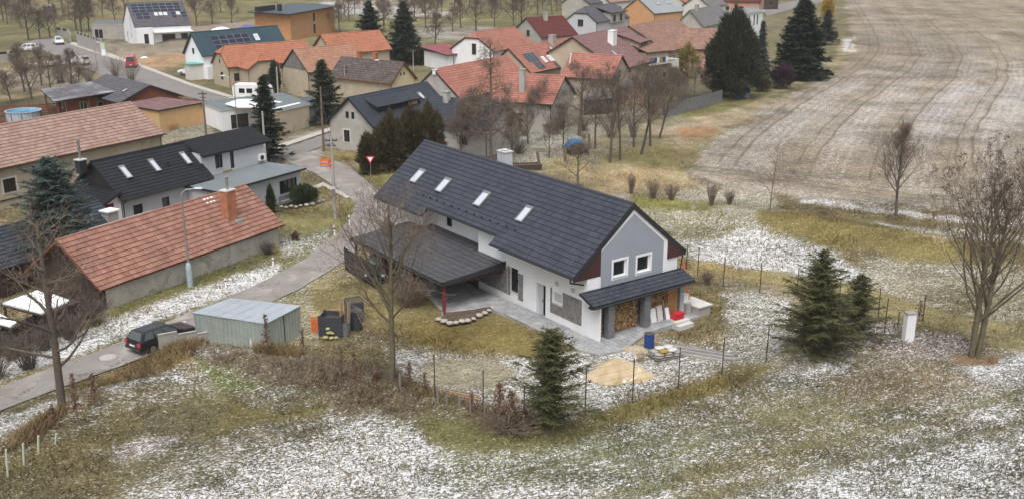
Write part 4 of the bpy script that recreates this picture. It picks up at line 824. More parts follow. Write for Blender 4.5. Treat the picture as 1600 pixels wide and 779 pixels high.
def poly_house(name, label, cat, corners, z0, z1, wall, roof, wins=(), over=.3, trim='dark', tile=(.8, .9, .012, 2), slope=0., tilt=None, frame='frame', group=None):
    """flat or single-pitch building over 4 ground corners (front-left, front-right, back-right, back-left)"""
    C = [Vector((p[0], p[1], 0)) for p in corners]; O = C[0]; R = thing(name, label, cat, O, math.atan2((C[1] - C[0]).y, (C[1] - C[0]).x), group)
    a = R.rotation_euler.z; ca, sa = math.cos(-a), math.sin(-a); q = [Vector(((p - O).x * ca - (p - O).y * sa, (p - O).x * sa + (p - O).y * ca, 0)) for p in C]
    zs = tilt or [z1] * 4; mb = MB()
    sides = 'a+b-'
    W_ = {k: [w_ for w_ in wins if w_[0] == k] for k in sides}
    for i, k in enumerate(sides):
        A, B_ = q[i], q[(i + 1) % 4]; U = (B_ - A).normalized(); N = Vector((U.y, -U.x, 0)); ln = (B_ - A).length
        mb.holed([(0, -.3), (ln, -.3), (ln, zs[(i + 1) % 4]), (0, zs[i])], [(w_[1] * ln, *w_[2:5]) for w_ in W_[k]], .2, A, U, N)
    mb.build('wall', MT[wall], R)
    for i, k in enumerate(sides):
        A, B_ = q[i], q[(i + 1) % 4]; U = (B_ - A).normalized(); N = Vector((U.y, -U.x, 0)); ln = (B_ - A).length
        for w_ in W_[k]:
            kw = dict(frame=frame); kw.update(w_[5] if len(w_) > 5 else {}); window(R, A, U, N, w_[1] * ln, *w_[2:5], **kw)
    cx = sum(q, Vector()) / 4
    e = [p + (p - cx).normalized() * over * 1.4 for p in q]
    shed_roof(R, [(e[i].x, e[i].y, zs[i] + .14) for i in range(4)], roof, .14, tile, trim)
    return R
# ochre annex with mauve sheet roof
R3 = poly_house('shed', 'ochre yellow shed with mauve sheet roof beyond the salmon roof', 'shed', [(-46.7, 134.5), (-42.6, 140.8), (-50.2, 145.0), (-53.6, 139.5)], 0, 2.7, 'peach', 'mauve', over=.25, tile=(.6, 1.2, .02, 2), trim='dark')
lg = MB()
for i in range(5): lg.box(1.0 + i * .4, 1.06 + i * .4, -.32, -.1, -.1, .75)
lg.box(.9, 2.8, -.3, -.26, .35, .42); lg.build('trellis', MT['wood'], R3)
# flat snow-roofed workshop beside the fir
R4 = poly_house('workshop', 'beige flat workshop with snow lying on its roof beside the fir', 'workshop', [(-30.6, 132.2), (-27.5, 138.2), (-33.0, 147.5), (-37.5, 144.0)], 0, 2.95, 'beige', 'flat', over=.12, trim='offwhite')
MB().prism([(1.0, 3.2, 3.12), (5.6, 3.6, 3.12), (6.0, 7.0, 3.12), (4.6, 10.4, 3.12), (.8, 9.4, 3.12), (-.6, 6.0, 3.12)], (0, 0, .14)).prism([(.6, .8, 3.12), (6.2, .9, 3.12), (6.3, 1.4, 3.12), (.5, 1.5, 3.12)], (0, 0, .09)).build('roof_snow', MT['snow'], R4)
poly_house('shed', 'grey metal shed joined to the beige flat workshop', 'shed', [(-27.4, 138.4), (-25.6, 141.8), (-29.4, 146.8), (-31.6, 144.0)], 0, 2.5, 'woodgrey', 'bluegrey', [('a', .45, .05, .9, 1.9, dict(frame='whiteframe', cols=1, glass='skyglass', sill=False))], over=.15)
R5 = poly_house('garage', 'white flat roofed garage with dark door left of the fir', 'garage', [(-38.4, 134.6), (-32.6, 140.0), (-36.6, 146.5), (-43.0, 141.0)], 0, 2.75, 'white', 'flat', [('a', .32, .1, 2.6, 1.9, dict(frame='brownframe', cols=3, sill=False))], over=.15, trim='kerb')

# dark slate-blue house by the road, with wing
h = gable('house', 'grey gabled house with slate blue roof and long dormer behind dark shrubs', 'house', -15.4, 128.7, 56.9, 7.76, 3.8, 3.25, 6.45, .4, .35, 'greyr', 'slate', 'dark', (.34, .38, .025, 3), wins={'-': [(.55, 3.85, .5, .85, dict(cols=1, sill=False)), (-.35, 3.85, .5, .85, dict(cols=1, sill=False)), (.75, .95, .95, 1.45, dict(cols=1, surround='offwhite'))]}, frame='frame')
R = h.root; y1 = -2.4
dm = MB().prism([(-5.3, -.9, h.z_at(.9)), (-5.3, y1, h.z_at(2.4)), (-5.3, y1, 5.25)], (8.2, 0, 0)); dm.build('dormer', MT['dark'], R)
shed_roof(R, [(-5.6, y1 - .35, 5.2), (3.2, y1 - .35, 5.2), (3.2, -.4, 6.1), (-5.6, -.4, 6.1)], 'slate', .1, (.34, .38, .04, 2))
for i in range(4): o = MB().box(-3.6 + i * 1.6, -2.2 + i * 1.6, y1 - .03, y1 + .05, 4.5, 5.1).build('window', MT['brownframe'], R); MB().box(-3.5 + i * 1.6, -2.3 + i * 1.6, y1 - .05, y1 - .03, 4.55, 5.05).build('pane', MT['orange' if i == 3 else 'glass'], o)
skylight(h, 3.9, 4.6, -1.1, -2.0, 'steel')
h = gable('house', 'low wing with slate blue roof running right behind the bare tree', 'house', -5.6, 124.7, -34.4, 5.9, 3.8, 3.2, 5.8, .5, .4, 'greyr', 'slate', 'dark', (.34, .38, .025, 3), wins={'a': [(-2, 1., 1.2, 1.2), (2, 1., 1.2, 1.2)]})
chimney(h, -2.6, -.5, .7, .7, 6.6, 'greyr', 'concrete', None)
# mossy-roofed cream house
h = gable('house', 'cream house with grey mossy roof and two red chimneys', 'house', -22.1, 163.4, -33.8, 6.6, 3.15, 3.0, 5.9, .4, .4, 'beige', 'mossy', 'redwood', FARTILE, gable_wall='cream', wins={'+': [(-.5, 3.9, .35, .5, dict(cols=1, sill=False)), (.3, 3.9, .35, .5, dict(cols=1, sill=False)), (-1.2, 1.1, .9, .9, dict())]}, plinth=None)
chimney(h, -2.9, .3, .65, .65, 6.9, 'brickred', 'brickred'); chimney(h, .6, .1, .65, .65, 6.9, 'brickred', 'brickred')
# barn
h = gable('barn', 'barn with grey boarded gable and ochre tiled roof', 'barn', -30.9, 169.1, 43.0, 5.6, 4.17, 3.97, 7.31, .5, .22, 'beige', 'ochre', 'darkwood', FARTILE, wins={})
bd = MB(); n = 24
for i in range(n):
    y0 = -3.6 + 7.2 * i / n; y1 = -3.6 + 7.2 * (i + 1) / n - .03; z = min(h.z_at(y0), h.z_at(y1)) - .2; bd.box(-5.44, -5.385 - .01 * (i % 2), y0, y1, 4.25, z)
bd.build('gable_boards', MT['woodgrey'], h.root)['kind'] = 'stuff'
# orange-roofed corner house
h = gable('house', 'beige corner house with orange tiled half hipped roof on the village road', 'house', -43.4, 180.3, 36.5, 8.1, 3.8, 3.45, 6.6, .35, .3, 'beige', 'orange', 'redwood', FARTILE, hip=(.35, 0), wins={'-': [(.2, 3.75, .6, .75, dict(cols=1)), (-.4, 1.0, 1.1, 1.35, dict())], 'a': [(-6.3, 1.0, 1.1, 1.35, dict())]})
R6 = gable('house', 'beige front gable wing of the orange roofed corner house', 'house', -43.2, 175.0, -53.5, 3.6, 3.2, 3.4, 5.6, .3, .3, 'beige', 'orange', 'redwood', FARTILE, hip=(0, .42), wins={'+': [(0, 1.0, 1.3, 1.35, dict())]})
gable('house', 'rear wing under orange tiles joined to the corner house', 'house', -30.5, 196.5, 40, 6.5, 4.2, 3.6, 6.9, .4, .3, 'beige', 'orange', 'redwood', FARTILE)
# blue-roofed house with modules
h = gable('house', 'white house with blue sheet roof and solar modules behind the corner house', 'house', -51.0, 192.1, 47.9, 9.3, 3.3, 4.0, 7.95, .3, .4, 'white', 'blue', 'dark', (.55, 6.0, .012, 3), wins={'-': [(.2, 4.2, .75, 1.0, dict()), (.9, .6, .8, 1.8, dict(cols=1))]}, gutter=False)
panels(h, -5.9, -.75, 5, 3, 1.55, .95); skylight(h, 3.0, 3.9, -1.0, -1.9, 'whiteframe')
MB().box(-8.9, -7.9, -4.0, -3.1, -.3, 2.3).build('porch_column', MT['white'], h.root)
R7 = thing('shed', 'small white shed with green roof beside the parked white car', 'shed', (-56.6, 184.0, 0), math.radians(35)); block(R7, -1.4, 1.4, -1.2, 1.2, 2.6, 'offwhite'); MB().box(-1.6, 1.6, -1.4, 1.4, 2.62, 2.78).build('roof', M_('green_roof', (.10, .42, .34), .5, .1), R7)
# orange block house with pent roof
R8 = poly_house('house', 'unfinished orange block house with flat blue grey roof', 'house', [(-52.9, 249.0), (-45.6, 269.0), (-56.5, 277.0), (-63.0, 256.0)], 0, 6.2, 'brick', 'bluegrey', [('a', .52, .6, 1.0, 2.2, dict(cols=1, sill=False)), ('a', .52, 3.5, 1.0, 2.0, dict(cols=1, sill=False)), ('-', .5, .4, 4.2, 2.2, dict(cols=3, sill=False))], over=1.3, tilt=[6.0, 6.4, 6.4, 6.0])
MB().box(4.5, 5.4, 5.4, 6.2, 6.2, 7.9).build('chimney', MT['dark'], R8); MB().box(.0, 7.5, 8.6, 9.6, 6.4, 7.5).build('parapet', MT['dark'], R8)
MB().box(-.1, 21.4, -.03, 0, 2.85, 3.05).build('string_course', MT['concrete'], R8)
# modern house with solar roof
h = gable('house', 'modern white house with solar modules all over its grey roof', 'house', -83.5, 245.5, 30.5, 6.4, 6.9, 4.1, 9.1, .2, .15, 'white', 'darkgrey', 'dark', (.4, .5, .03, 2), wins={'-': [(-1.5, 1.2, .6, 5.0, dict(cols=1, sill=False)), (3.0, .2, .7, 2.3, dict(cols=1, sill=False))], 'a': [(1.0, .1, 3.0, 2.2, dict(cols=3, sill=False)), (4.6, .1, 1.6, 2.2, dict(cols=2, sill=False))]}, gutter=False)
panels(h, -5.7, -.45, 7, 3, 1.55, 1.0); panels(h, -5.3, -3.1, 2, 2, 1.55, 1.0); panels(h, 2.6, -3.1, 1, 2, 1.2, 1.0); panels(h, 4.9, -3.1, 1, 2, 1.2, 1.0)
for x in (-1.1, -.05, 1.0, 3.9): skylight(h, x, x + .75, -3.15, -4.0, 'whiteframe')
block(h.root, -6.3, -2.6, -7.6, -6.6, 4.0, 'white', {'a': [(.3, .2, 1.0, 2.4, dict(cols=1))]}, name='bay_wall')
MB().box(-2.4, 6.4, -8.3, -6.6, 2.75, 2.95).build('terrace_canopy', MT['whiteframe'], h.root)
poly_house('garage', 'grey flat roofed annex left of the modern solar house', 'garage', [(-101.5, 252.0), (-91.0, 251.0), (-90.4, 260.0), (-103.5, 261.0)], 0, 3.4, 'concrete', 'flat', [('a', .1, .1, .9, 2.1, dict(cols=1, sill=False)), ('a', .2, .1, .9, 2.1, dict(cols=1, sill=False))], over=.1, trim='kerb')
# red cluster
h = gable('house', 'large house with bright red tiled roof and grey gable behind the slate roof', 'house', -5.6, 146.4, 58.2, 9.4, 4.3, 4.0, 7.65, .4, .15, 'greyr', 'red', 'darkwood', FARTILE)
chimney(h, -9.2, -.1, .5, .5, 7.6, 'white', 'white')
h = gable('house', 'cross wing with red tiled roof and tall grey chimney facing the gardens', 'house', 2.9, 139.2, -22.0, 4.6, 5.0, 3.8, 6.9, .4, .3, 'greyr', 'red', 'darkwood', FARTILE, wins={'+': [(0, 1.2, 1.1, 1.2, dict())]})
chimney(h, -.4, -3.0, .75, .7, 7.9, 'greyr', 'concrete')
h = gable('house', 'red roofed house with skylights, solar collectors and grey chimney', 'house', 4.9, 172.1, 56.7, 10.1, 4.4, 4.0, 7.6, .4, .2, 'beige', 'red', 'darkwood', FARTILE)
chimney(h, 2.6, -.5, 1.1, .9, 8.6, 'greyr', 'concrete')
for x0, x1 in ((-4.2, -3.4), (-2.4, -1.6), (-1.5, -.7), (2.6, 3.4), (3.5, 4.3)): skylight(h, x0, x1, -2.3, -3.3, 'whiteframe')
panels(h, -8.2, -1.3, 3, 1, 1.05, 1.9, 'solargrey'); panels(h, -7.4, -2.9, 2, 1, 1.05, 1.5, 'solargrey'); panels(h, -2.2, -3.55, 5, 1, .95, 1.0, 'solargrey')
skylight(h, .4, 1.1, -.9, -1.5, 'steel')
h = gable('house', 'wing with orange red roof and pale weathered gable right of the red roofs', 'house', 13.1, 160.4, -22.4, 4.2, 5.0, 4.0, 7.1, .35, .25, 'beige', 'red', 'darkwood', FARTILE, wins={'+': [(-.2, 3.6, .9, 1.3, dict(cols=1))]})
MB().path([(-4.0, -.4, 7.1), (-3.2, -3.6, 5.6)], .10).build('lightning_pipe', MT['kerb'], h.root)
h = gable('house', 'house with mauve brown tiled roof, white chimney and dormer over a balcony', 'house', 14.9, 176.5, 60.0, 10.5, 8.2, 4.1, 9.0, .4, .3, 'beige', 'mauve', 'darkwood', FARTILE)
R = h.root; chimney(h, -1.5, -3.0, 1.5, 1.0, 9.4, 'white', 'white'); skylight(h, -5.4, -4.7, -4.4, -5.6, 'steel')
MB().prism([(3.6, -1.6, h.z_at(1.6)), (3.6, -5.6, h.z_at(5.6)), (3.6, -5.6, 7.2)], (4.2, 0, 0)).build('dormer', MT['beige'], R); shed_roof(R, [(3.2, -6.1, 7.1), (8.2, -6.1, 7.1), (8.2, -1.4, 8.4), (3.2, -1.4, 8.4)], 'mauve', .12, FARTILE); o = MB().box(4.8, 6.6, -5.66, -5.6, 5.75, 6.95).build('window', MT['brownframe'], R); MB().box(4.9, 5.65, -5.69, -5.66, 5.85, 6.85).box(5.75, 6.5, -5.69, -5.66, 5.85, 6.85).build('pane', MT['glass'], o)
R9 = poly_house('house', 'beige lower storey with balcony and laundry under the mauve roof', 'house', [tuple(G(1008, 135)[:2]), tuple(G(1047, 129)[:2]), tuple((G(1047, 129) + Vector((-2.5, 5, 0)))[:2]), tuple((G(1008, 135) + Vector((-2.5, 5, 0)))[:2])], 0, 3.6, 'beige', 'brown', [('a', .3, 1.0, .9, .9, dict()), ('a', .75, 1.0, .9, .9, dict())], over=.2)
rl = MB(); 
for i in range(19): rl.box(.1 + i * .35, .15 + i * .35, -.95, -.9, 3.75, 4.7)
rl.box(0, 6.5, -.96, -.89, 4.7, 4.77); rl.build('balcony_railing', MT['dark'], R9); MB().box(0, 6.6, -1.0, 0, 3.55, 3.74).build('balcony_floor', MT['kerb'], R9)
for i, (x, c_) in enumerate(((1.0, 'blue'), (1.7, 'whiteframe'), (2.5, 'yellow'), (3.2, 'blue'), (4.0, 'whiteframe'))): MB().prism([(x, -1.0, 3.9), (x + .55, -1.0, 3.85), (x + .6, -1.02, 4.75), (x + .02, -1.0, 4.78)], (0, .03, 0)).build('laundry', MT[c_], R9)
block(R9, 6.0, 9.2, .3, 4.6, 3.9, 'offwhite', name='stair_wall'); block(R9, .5, 6.3, .4, 3.4, 5.5, 'beige', z0=3.7, name='upper_wall'); shed_roof(R9, [(.2, .0, 5.6), (6.6, .0, 5.5), (6.6, 3.6, 6.5), (.2, 3.6, 6.6)], 'brown', .1, FARTILE)
h = gable('house', 'white half hipped house with red roof among the orchard trees', 'house', -3.6, 199.0, 57.5, 7.3, 5.0, 4.0, 7.2, .4, .2, 'white', 'red', 'darkwood', FARTILE, hip=(.3, 0), wins={'-': [(-.4, 3.2, 1.0, 2.0, dict(cols=1))]})
R10 = thing('veranda', 'white veranda with dark red sheet roof beside the white house', 'veranda', (-12.6, 199.5, 0), math.radians(35)); block(R10, -2.4, 2.4, -4.5, 4.5, 2.9, 'white', {'a': [(-.6, 1.1, 1.4, 1.3, dict())]}, frame='brownframe'); shed_roof(R10, [(-3.0, -5.2, 2.95), (3.0, -5.2, 3.2), (3.0, 5.2, 3.9), (-3.0, 5.2, 3.65)], 'redsheet', .12, (.5, 11., .012, 2))
h = gable('house', 'house with maroon roof and slim chimney behind the red roofs', 'house', 7.0, 226.3, 34, 4.9, 5.9, 3.7, 7.3, .35, .2, 'greyr', 'maroon', 'darkwood', FARTILE, wins={'-': [(-.6, 3.4, 1.2, 1.4, dict())]}); chimney(h, -.4, -1.0, .8, .7, 8.4, 'greyr', 'concrete', 1.6)
h = gable('house', 'grey house with half hipped grey roof and wide dormer', 'house', 20.8, 253.9, 58.0, 8.8, 4.4, 4.5, 7.8, .3, .2, 'lgrey', 'darkgrey', 'dark', FARTILE, hip=(.4, 0), wins={'-': [(.1, 3.4, 1.5, 1.6, dict())]})
R = h.root; block(R, -2.0, 5.6, -4.6, -1.0, 6.3, 'greyr', {'a': [(-1.9, 4.1, 1.4, 1.6, dict()), (1.6, 4.1, 1.4, 1.6, dict())]}, 3.9, 'dormer_wall', 'brownframe'); shed_roof(R, [(-2.5, -5.1, 6.25), (6.1, -5.1, 6.25), (6.1, -.6, 7.5), (-2.5, -.6, 7.5)], 'darkgrey', .12, FARTILE)
h = gable('house', 'orange house with pale grey sheet roof and roof windows', 'house', 37.0, 277.2, 45, 6.2, 5.6, 4.5, 8.2, .2, .15, 'orange', 'grey_sheet', 'dark', (.5, 7., .012, 2)); 
for x in (-1.6, -.7, 2.6, 3.5): skylight(h, x, x + .7, -1.6, -2.9, 'steel')
h = gable('house', 'house with weathered grey tiled roof behind the big dark conifer', 'house', 45.7, 249.0, 58.8, 9.5, 3.6, 4.0, 7.6, .35, .3, 'greyr', 'grey', 'woodgrey', FARTILE); chimney(h, -6.0, -.4, .8, .8, 8.6, 'concrete', 'concrete')
h = gable('house', 'house with long brown tiled roof right of the mauve roof', 'house', 27.3, 203.0, 58.5, 10.7, 8.0, 4.0, 8.3, .4, .3, 'beige', 'brown', 'darkwood', FARTILE)
h = gable('house', 'pink walled wing with brown tiled roof left of the dark conifer', 'house', 34.8, 199.0, -22, 5.4, 4.5, 4.0, 7.4, .4, .3, 'pink', 'brown', 'darkwood', FARTILE, wins={'a': [(1.6, 1.4, 1.1, 1.3, dict(frame='red'))]})
poly_house('house', 'white modern flat roofed house behind the blue spruce', 'house', [(53.0, 243.0), (61.0, 254.5), (60.4, 264.0), (52.0, 254.0)], 0, 6.3, 'white', 'grey_sheet', [('a', .25, 3.6, .8, 2.2, dict(cols=1)), ('a', .4, 3.6, .8, 2.2, dict(cols=1)), ('a', .62, 3.4, .8, 2.4, dict(cols=1)), ('a', .76, 3.4, .8, 2.4, dict(cols=1))], over=.4, trim='kerb')
# roofs at the upper edge
for lab, px, py, a, L_, w_, rf, wl in (('red roofed house at top edge behind the grey dormer house', 955, 22, 50, 8, 5, 'salmon', 'offwhite'), ('red roofed house at top edge right of the orange house', 1072, 22, 40, 7, 5, 'red', 'offwhite'), ('house with brown roof above the white flat roofed house', 1150, 22, -20, 8, 5, 'maroon', 'pink'), ('pale two storey house at top edge beside the grey tiled roof', 1100, 30, 55, 6, 4.5, 'grey', 'offwhite'), ('house with grey roof peeking over the dormer house', 918, 24, 58, 8, 5, 'darkgrey', 'greyr'), ('small maroon roofed shed by the road at top right', 1187, 14, 10, 5, 4, 'maroon', 'darkwood')):
    p = G(px, py); gable('house' if 'shed' not in lab else 'shed', lab, 'house' if 'shed' not in lab else 'shed', p.x, p.y, a, L_, w_, 4.0, 7.0, .3, .3, wl, rf, 'dark', FARTILE, wins={'a': [(-2.2, 1.2, 1.3, 1.4, dict()), (2.2, 1.2, 1.3, 1.4, dict())]})
poly_house('shed', 'low lean-to with frosted roof below the weathered gable', 'shed', [(17.0, 156.5), (21.0, 158.5), (19.4, 162.0), (15.6, 160.0)], 0, 2.3, 'pink', 'frost', over=.2)
R11 = poly_house('shed', 'dark garden shed with snow patched roof behind the bare fruit trees', 'shed', [tuple(G(805, 205)[:2]), tuple(G(880, 202)[:2]), tuple(G(885, 192)[:2]), tuple(G(812, 194)[:2])], 0, 2.2, 'darkwood', 'mossy', over=.3)
MB().prism([(.3, .4, 2.42), (4.2, .3, 2.42), (5.5, 1.8, 2.42), (2.0, 3.0, 2.42), (.2, 2.4, 2.42)], (0, 0, .05)).build('roof_snow', MT['snow'], R11)
poly_house('shed', 'low shed with snow patched roof below the red cross wing', 'shed', [tuple(G(912, 180)[:2]), tuple(G(952, 178)[:2]), tuple(G(956, 169)[:2]), tuple(G(918, 170)[:2])], 0, 2.1, 'darkwood', 'frost', over=.3)
# carport shed roofs with snow at the left edge
for i, (lab, pts) in enumerate((('lean-to with snow covered flat roof beside the rust red roof', [(0, 475), (66, 492), (125, 470), (62, 452)]), ('snow covered low roof at left edge below the lean-to', [(-30, 500), (18, 512), (34, 506), (-10, 486)]))):
    C = [G(px, py, 2.0) for px, py in pts]; R12 = thing('lean_to', lab, 'lean-to', (C[0].x, C[0].y, 0))
    q = [p - Vector((C[0].x, C[0].y, 0)) for p in C]; MB().prism([p - Vector((0, 0, .12)) for p in q], (0, 0, .12)).build('roof', MT['darkwood'], R12)
    cx = sum(q, Vector()) / 4; MB().prism([cx.lerp(p, .93 if k != 2 else .75) + Vector((0, 0, .003)) for k, p in enumerate(q)], (0, 0, .10)).build('roof_snow', MT['snow'], R12)
    for p in q: a = cx.lerp(p, .9); MB().box(a.x - .07, a.x + .07, a.y - .07, a.y + .07, -.2, 1.88).build('post', MT['darkwood'], R12)

# ---------------------------------------------------------------- trees and shrubs
def seg_mesh(name, segs, n):
    S = np.array([(*a, *b, r0, r1) for a, b, r0, r1 in segs], float); A, B_, r0, r1 = S[:, :3], S[:, 3:6], S[:, 6], S[:, 7]
    d = B_ - A; d /= np.linalg.norm(d, axis=1, keepdims=True) + 1e-9
    ref = np.where(np.abs(d[:, 2:3]) < .9, np.array([[0, 0, 1.]]), np.array([[1., 0, 0]])); u = np.cross(d, ref); u /= np.linalg.norm(u, axis=1, keepdims=True) + 1e-9; v = np.cross(d, u)
    t = np.arange(n) * 2 * np.pi / n; ring = np.cos(t)[None, :, None] * u[:, None] + np.sin(t)[None, :, None] * v[:, None]
    V = np.stack([A[:, None] + ring * r0[:, None, None], B_[:, None] + ring * r1[:, None, None]], 1).reshape(-1, 3)
    k = np.arange(len(S))[:, None] * 2 * n; i = np.arange(n)[None]; j = (i + 1) % n
    F = np.stack([k + i, k + j, k + n + j, k + n + i], -1).reshape(-1, 4)
    return np_mesh(name, V, F, n > 3)
def bare_tree(seed, height, spread=.5, trunk_r=.16, clear=.3, levels=4, kids=(9, 6, 5, 4), up=.35, ang=(.5, .9), minr=.008, len0=.42, wob=.12, forks=1, lean=(0, 0), drop=.62, apical=True, twig_len=.5):
    """segments of trunk and crown of a leafless tree"""
    rn = random.Random(seed); trunk = []; crown = []
    def grow(p, d, length, r, lev, out):
        n = 5 if lev == 0 else (4 if lev == 1 else 3 if lev == 2 else 2); pts = [(p, r)]; st = length / n; dd = d.copy()
        for i in range(n):
            wb = wob if lev else .03; dd = (dd + Vector((rn.gauss(0, wb), rn.gauss(0, wb), rn.gauss(0, wb * .6) + (up * .25 if lev else .05)))).normalized()
            p2 = pts[-1][0] + dd * st; r2 = max(r * (1 - (.75 if lev else .62) * (i + 1) / n), minr * .7); out.append((pts[-1][0], p2, pts[-1][1], r2)); pts.append((p2, r2))
        if lev >= levels: return
        k = kids[min(lev, len(kids) - 1)]; k = max(2, int(k * rn.uniform(.8, 1.25))); lo = clear if lev == 0 else .22
        phi = rn.uniform(0, 6.28)
        for i in range(k):
            t = lo + (1 - lo) * (i + rn.uniform(.2, .9)) / k; t = min(t, .99); f = t * n; j = min(int(f), n - 1); q0, q1 = pts[j], pts[j + 1]; q = q0[0].lerp(q1[0], f - j); rr = q0[1] * (1 - (f - j)) + q1[1] * (f - j)
            ax = (q1[0] - q0[0]).normalized(); o = ax.orthogonal().normalized(); phi += 2.4 + rn.uniform(-.5, .5); o.rotate(Matrix.Rotation(phi, 3, ax))
            an = rn.uniform(*ang); nd = (ax * math.cos(an) + o * math.sin(an) + Vector((0, 0, up * .35))).normalized()
            base = length * (len0 if lev == 0 else drop) * rn.uniform(.7, 1.2)
            ln = base * ((1.15 - .75 * (t - lo) / (1 - lo)) if lev == 0 else (1.05 - .5 * t))
            if lev >= 2: ln = max(ln, twig_len * rn.uniform(.6, 1.2))
            grow(q, nd, ln * (spread / .5 if lev == 0 else 1), max(rr * rn.uniform(.42, .62), minr), lev + 1, crown)
    for f in range(forks):
        d0 = Vector((lean[0] + (rn.uniform(-.06, .06) if forks == 1 else (-.015 if f == 0 else .055)), lean[1] + rn.uniform(-.04, .04), 1)).normalized()
        grow(Vector(((0 if forks == 1 else (-.16, .2)[f]), 0, -.25)), d0, height * (1 if f == 0 else .92), trunk_r, 0, trunk)
    return trunk, crown
TREE_CACHE = {}
def tree_meshes(key, n_t=7, **kw):
    if key not in TREE_CACHE:
        t, c = bare_tree(**kw)
        big = [s for s in c if s[2] > .035]; small = [s for s in c if s[2] <= .035]
        TREE_CACHE[key] = (seg_mesh('trunk', t + big, n_t), seg_mesh('crown', small, 3))
    return TREE_CACHE[key]
def put_tree(name, label, px, py, key, scale=1.0, rz=None, bark='bark', twig='twig', group=None, cat='tree', sz=1.0, base=None, **kw):
    p = base or GP(px, py); a, b = tree_meshes(key, **kw)
    R = thing(name, label, cat, p, (hash((px, py)) % 628) / 100 if rz is None else rz, group); R.scale = (scale, scale, scale * sz)
    link_mesh('trunk', a, MT[bark], R)
    link_mesh('crown', b, MT[twig], R)
    return R
put_tree('tree', 'tall bare maple in the front lawn before the carport', 612, 592, 'maple', rz=1.1, bark='barkolive', seed=5, height=9.9, trunk_r=.20, clear=.36, levels=4, kids=(22, 6, 5, 3), up=.38, ang=(.55, .95), len0=.46, spread=.54, minr=.0105)
put_tree('tree', 'bare tree at left beside the lane before the brown fence', 97, 634, 'lefttree', rz=.4, seed=11, height=10.9, trunk_r=.24, clear=.22, levels=4, kids=(17, 5, 5, 3), up=.14, ang=(.8, 1.3), len0=.36, spread=.5, minr=.0092, wob=.16)
put_tree('tree', 'large twin trunk bare tree at right edge of the meadow', 1522, 556, 'twintree', rz=0.0, bark='barkolive', seed=23, height=10.7, trunk_r=.20, clear=.22, lean=(-.05, 0), levels=4, kids=(17, 6, 4, 3), up=.42, ang=(.5, .9), len0=.62, spread=.54, forks=2, minr=.0092)
put_tree('tree', 'slim bare tree before the ploughed field near the right', 1400, 338, 'slim', seed=31, height=7.4, trunk_r=.15, clear=.22, levels=4, kids=(14, 7, 5, 4), up=.45, ang=(.45, .85), len0=.45, spread=.5, minr=.012)
put_tree('tree', 'small spindly bare tree on the meadow left of the slim tree', 1203, 330, 'sapl', bark='twig', seed=37, height=5.6, trunk_r=.07, clear=.2, levels=3, kids=(9, 6, 4), up=.3, ang=(.6, 1.1), len0=.4, spread=.5, minr=.010)
put_tree('tree', 'tall narrow bare larch rising behind the long dark roof', 768, 258, 'larch', bark='twig', twig='twig', seed=41, height=14.0, trunk_r=.20, clear=.2, levels=3, kids=(34, 9, 5), up=.05, ang=(1.0, 1.5), len0=.20, spread=.5, minr=.018, twig_len=.4)
put_tree('tree', 'dark dense crowned bare tree before the weathered gable', 905, 212, 'fruitA', bark='twigdark', twig='twigdark', seed=43, height=8.5, trunk_r=.25, clear=.3, levels=4, kids=(11, 7, 6, 4), up=.15, ang=(.6, 1.1), len0=.5, spread=.5, minr=.016)
CL = [(953, 254, 1.1, 'leftmost of the bare trees at the garden corner'), (969, 250, .95, 'second bare tree of the clump at the garden corner'), (1001, 241, 1.05, 'leaning bare tree in the middle of the garden clump'), (990, 230, .9, 'bare tree at the back of the garden corner clump'), (1016, 228, 1.0, 'rightmost bare tree of the garden corner clump'), (1030, 215, .9, 'bare tree beside the mesh fence right of the clump'), (930, 232, .85, 'bare tree left of the garden corner clump by the blue tarp')]
for i, (px, py, s, lab) in enumerate(CL):
    put_tree('tree', lab, px, py, 'gard%d' % (i % 3), s, bark='twigdark', twig='twigdark', group='bare trees at the garden corner', seed=50 + i % 3, height=9.0, trunk_r=.17, clear=.3, levels=4, kids=(11, 7, 5, 4), up=.3, ang=(.5, 1.0), len0=.46, minr=.015, lean=((.18, 0) if i == 2 else (0, 0)))
FR = [(858, 247, .55, 'small round bare fruit tree on the snowy garden lawn'), (903, 292, .75, 'young bare tree just behind the anthracite ridge'), (800, 250, .7, 'bare fruit tree right of the white chimney'), (825, 225, .8, 'bare fruit tree before the dark garden shed'), (785, 235, 1.0, 'bare tree between larch and garden shed'), (745, 240, 1.0, 'bare tree left of the larch behind the roof'), (880, 232, .75, 'bare fruit tree left of the blue tarp'), (842, 205, .9, 'bare fruit tree behind the dark garden shed'), (720, 250, .9, 'bare tree behind the ridge near its left end'), (1050, 165, .8, 'bare fruit tree left of the tall dark conifer'), (1085, 155, .8, 'bare shrubby tree at the foot of the dark conifer'), (1010, 165, .7, 'bare fruit tree below the balcony house')]
for i, (px, py, s, lab) in enumerate(FR):
    put_tree('tree', lab, px, py, 'fr%d' % (i % 3), s, bark='twigdark', twig='twig', group='fruit trees in the village gardens', seed=70 + i % 3, height=6.5, trunk_r=.15, clear=.22, levels=4, kids=(10, 8, 6, 4), up=.25, ang=(.6, 1.1), len0=.5, minr=.018)
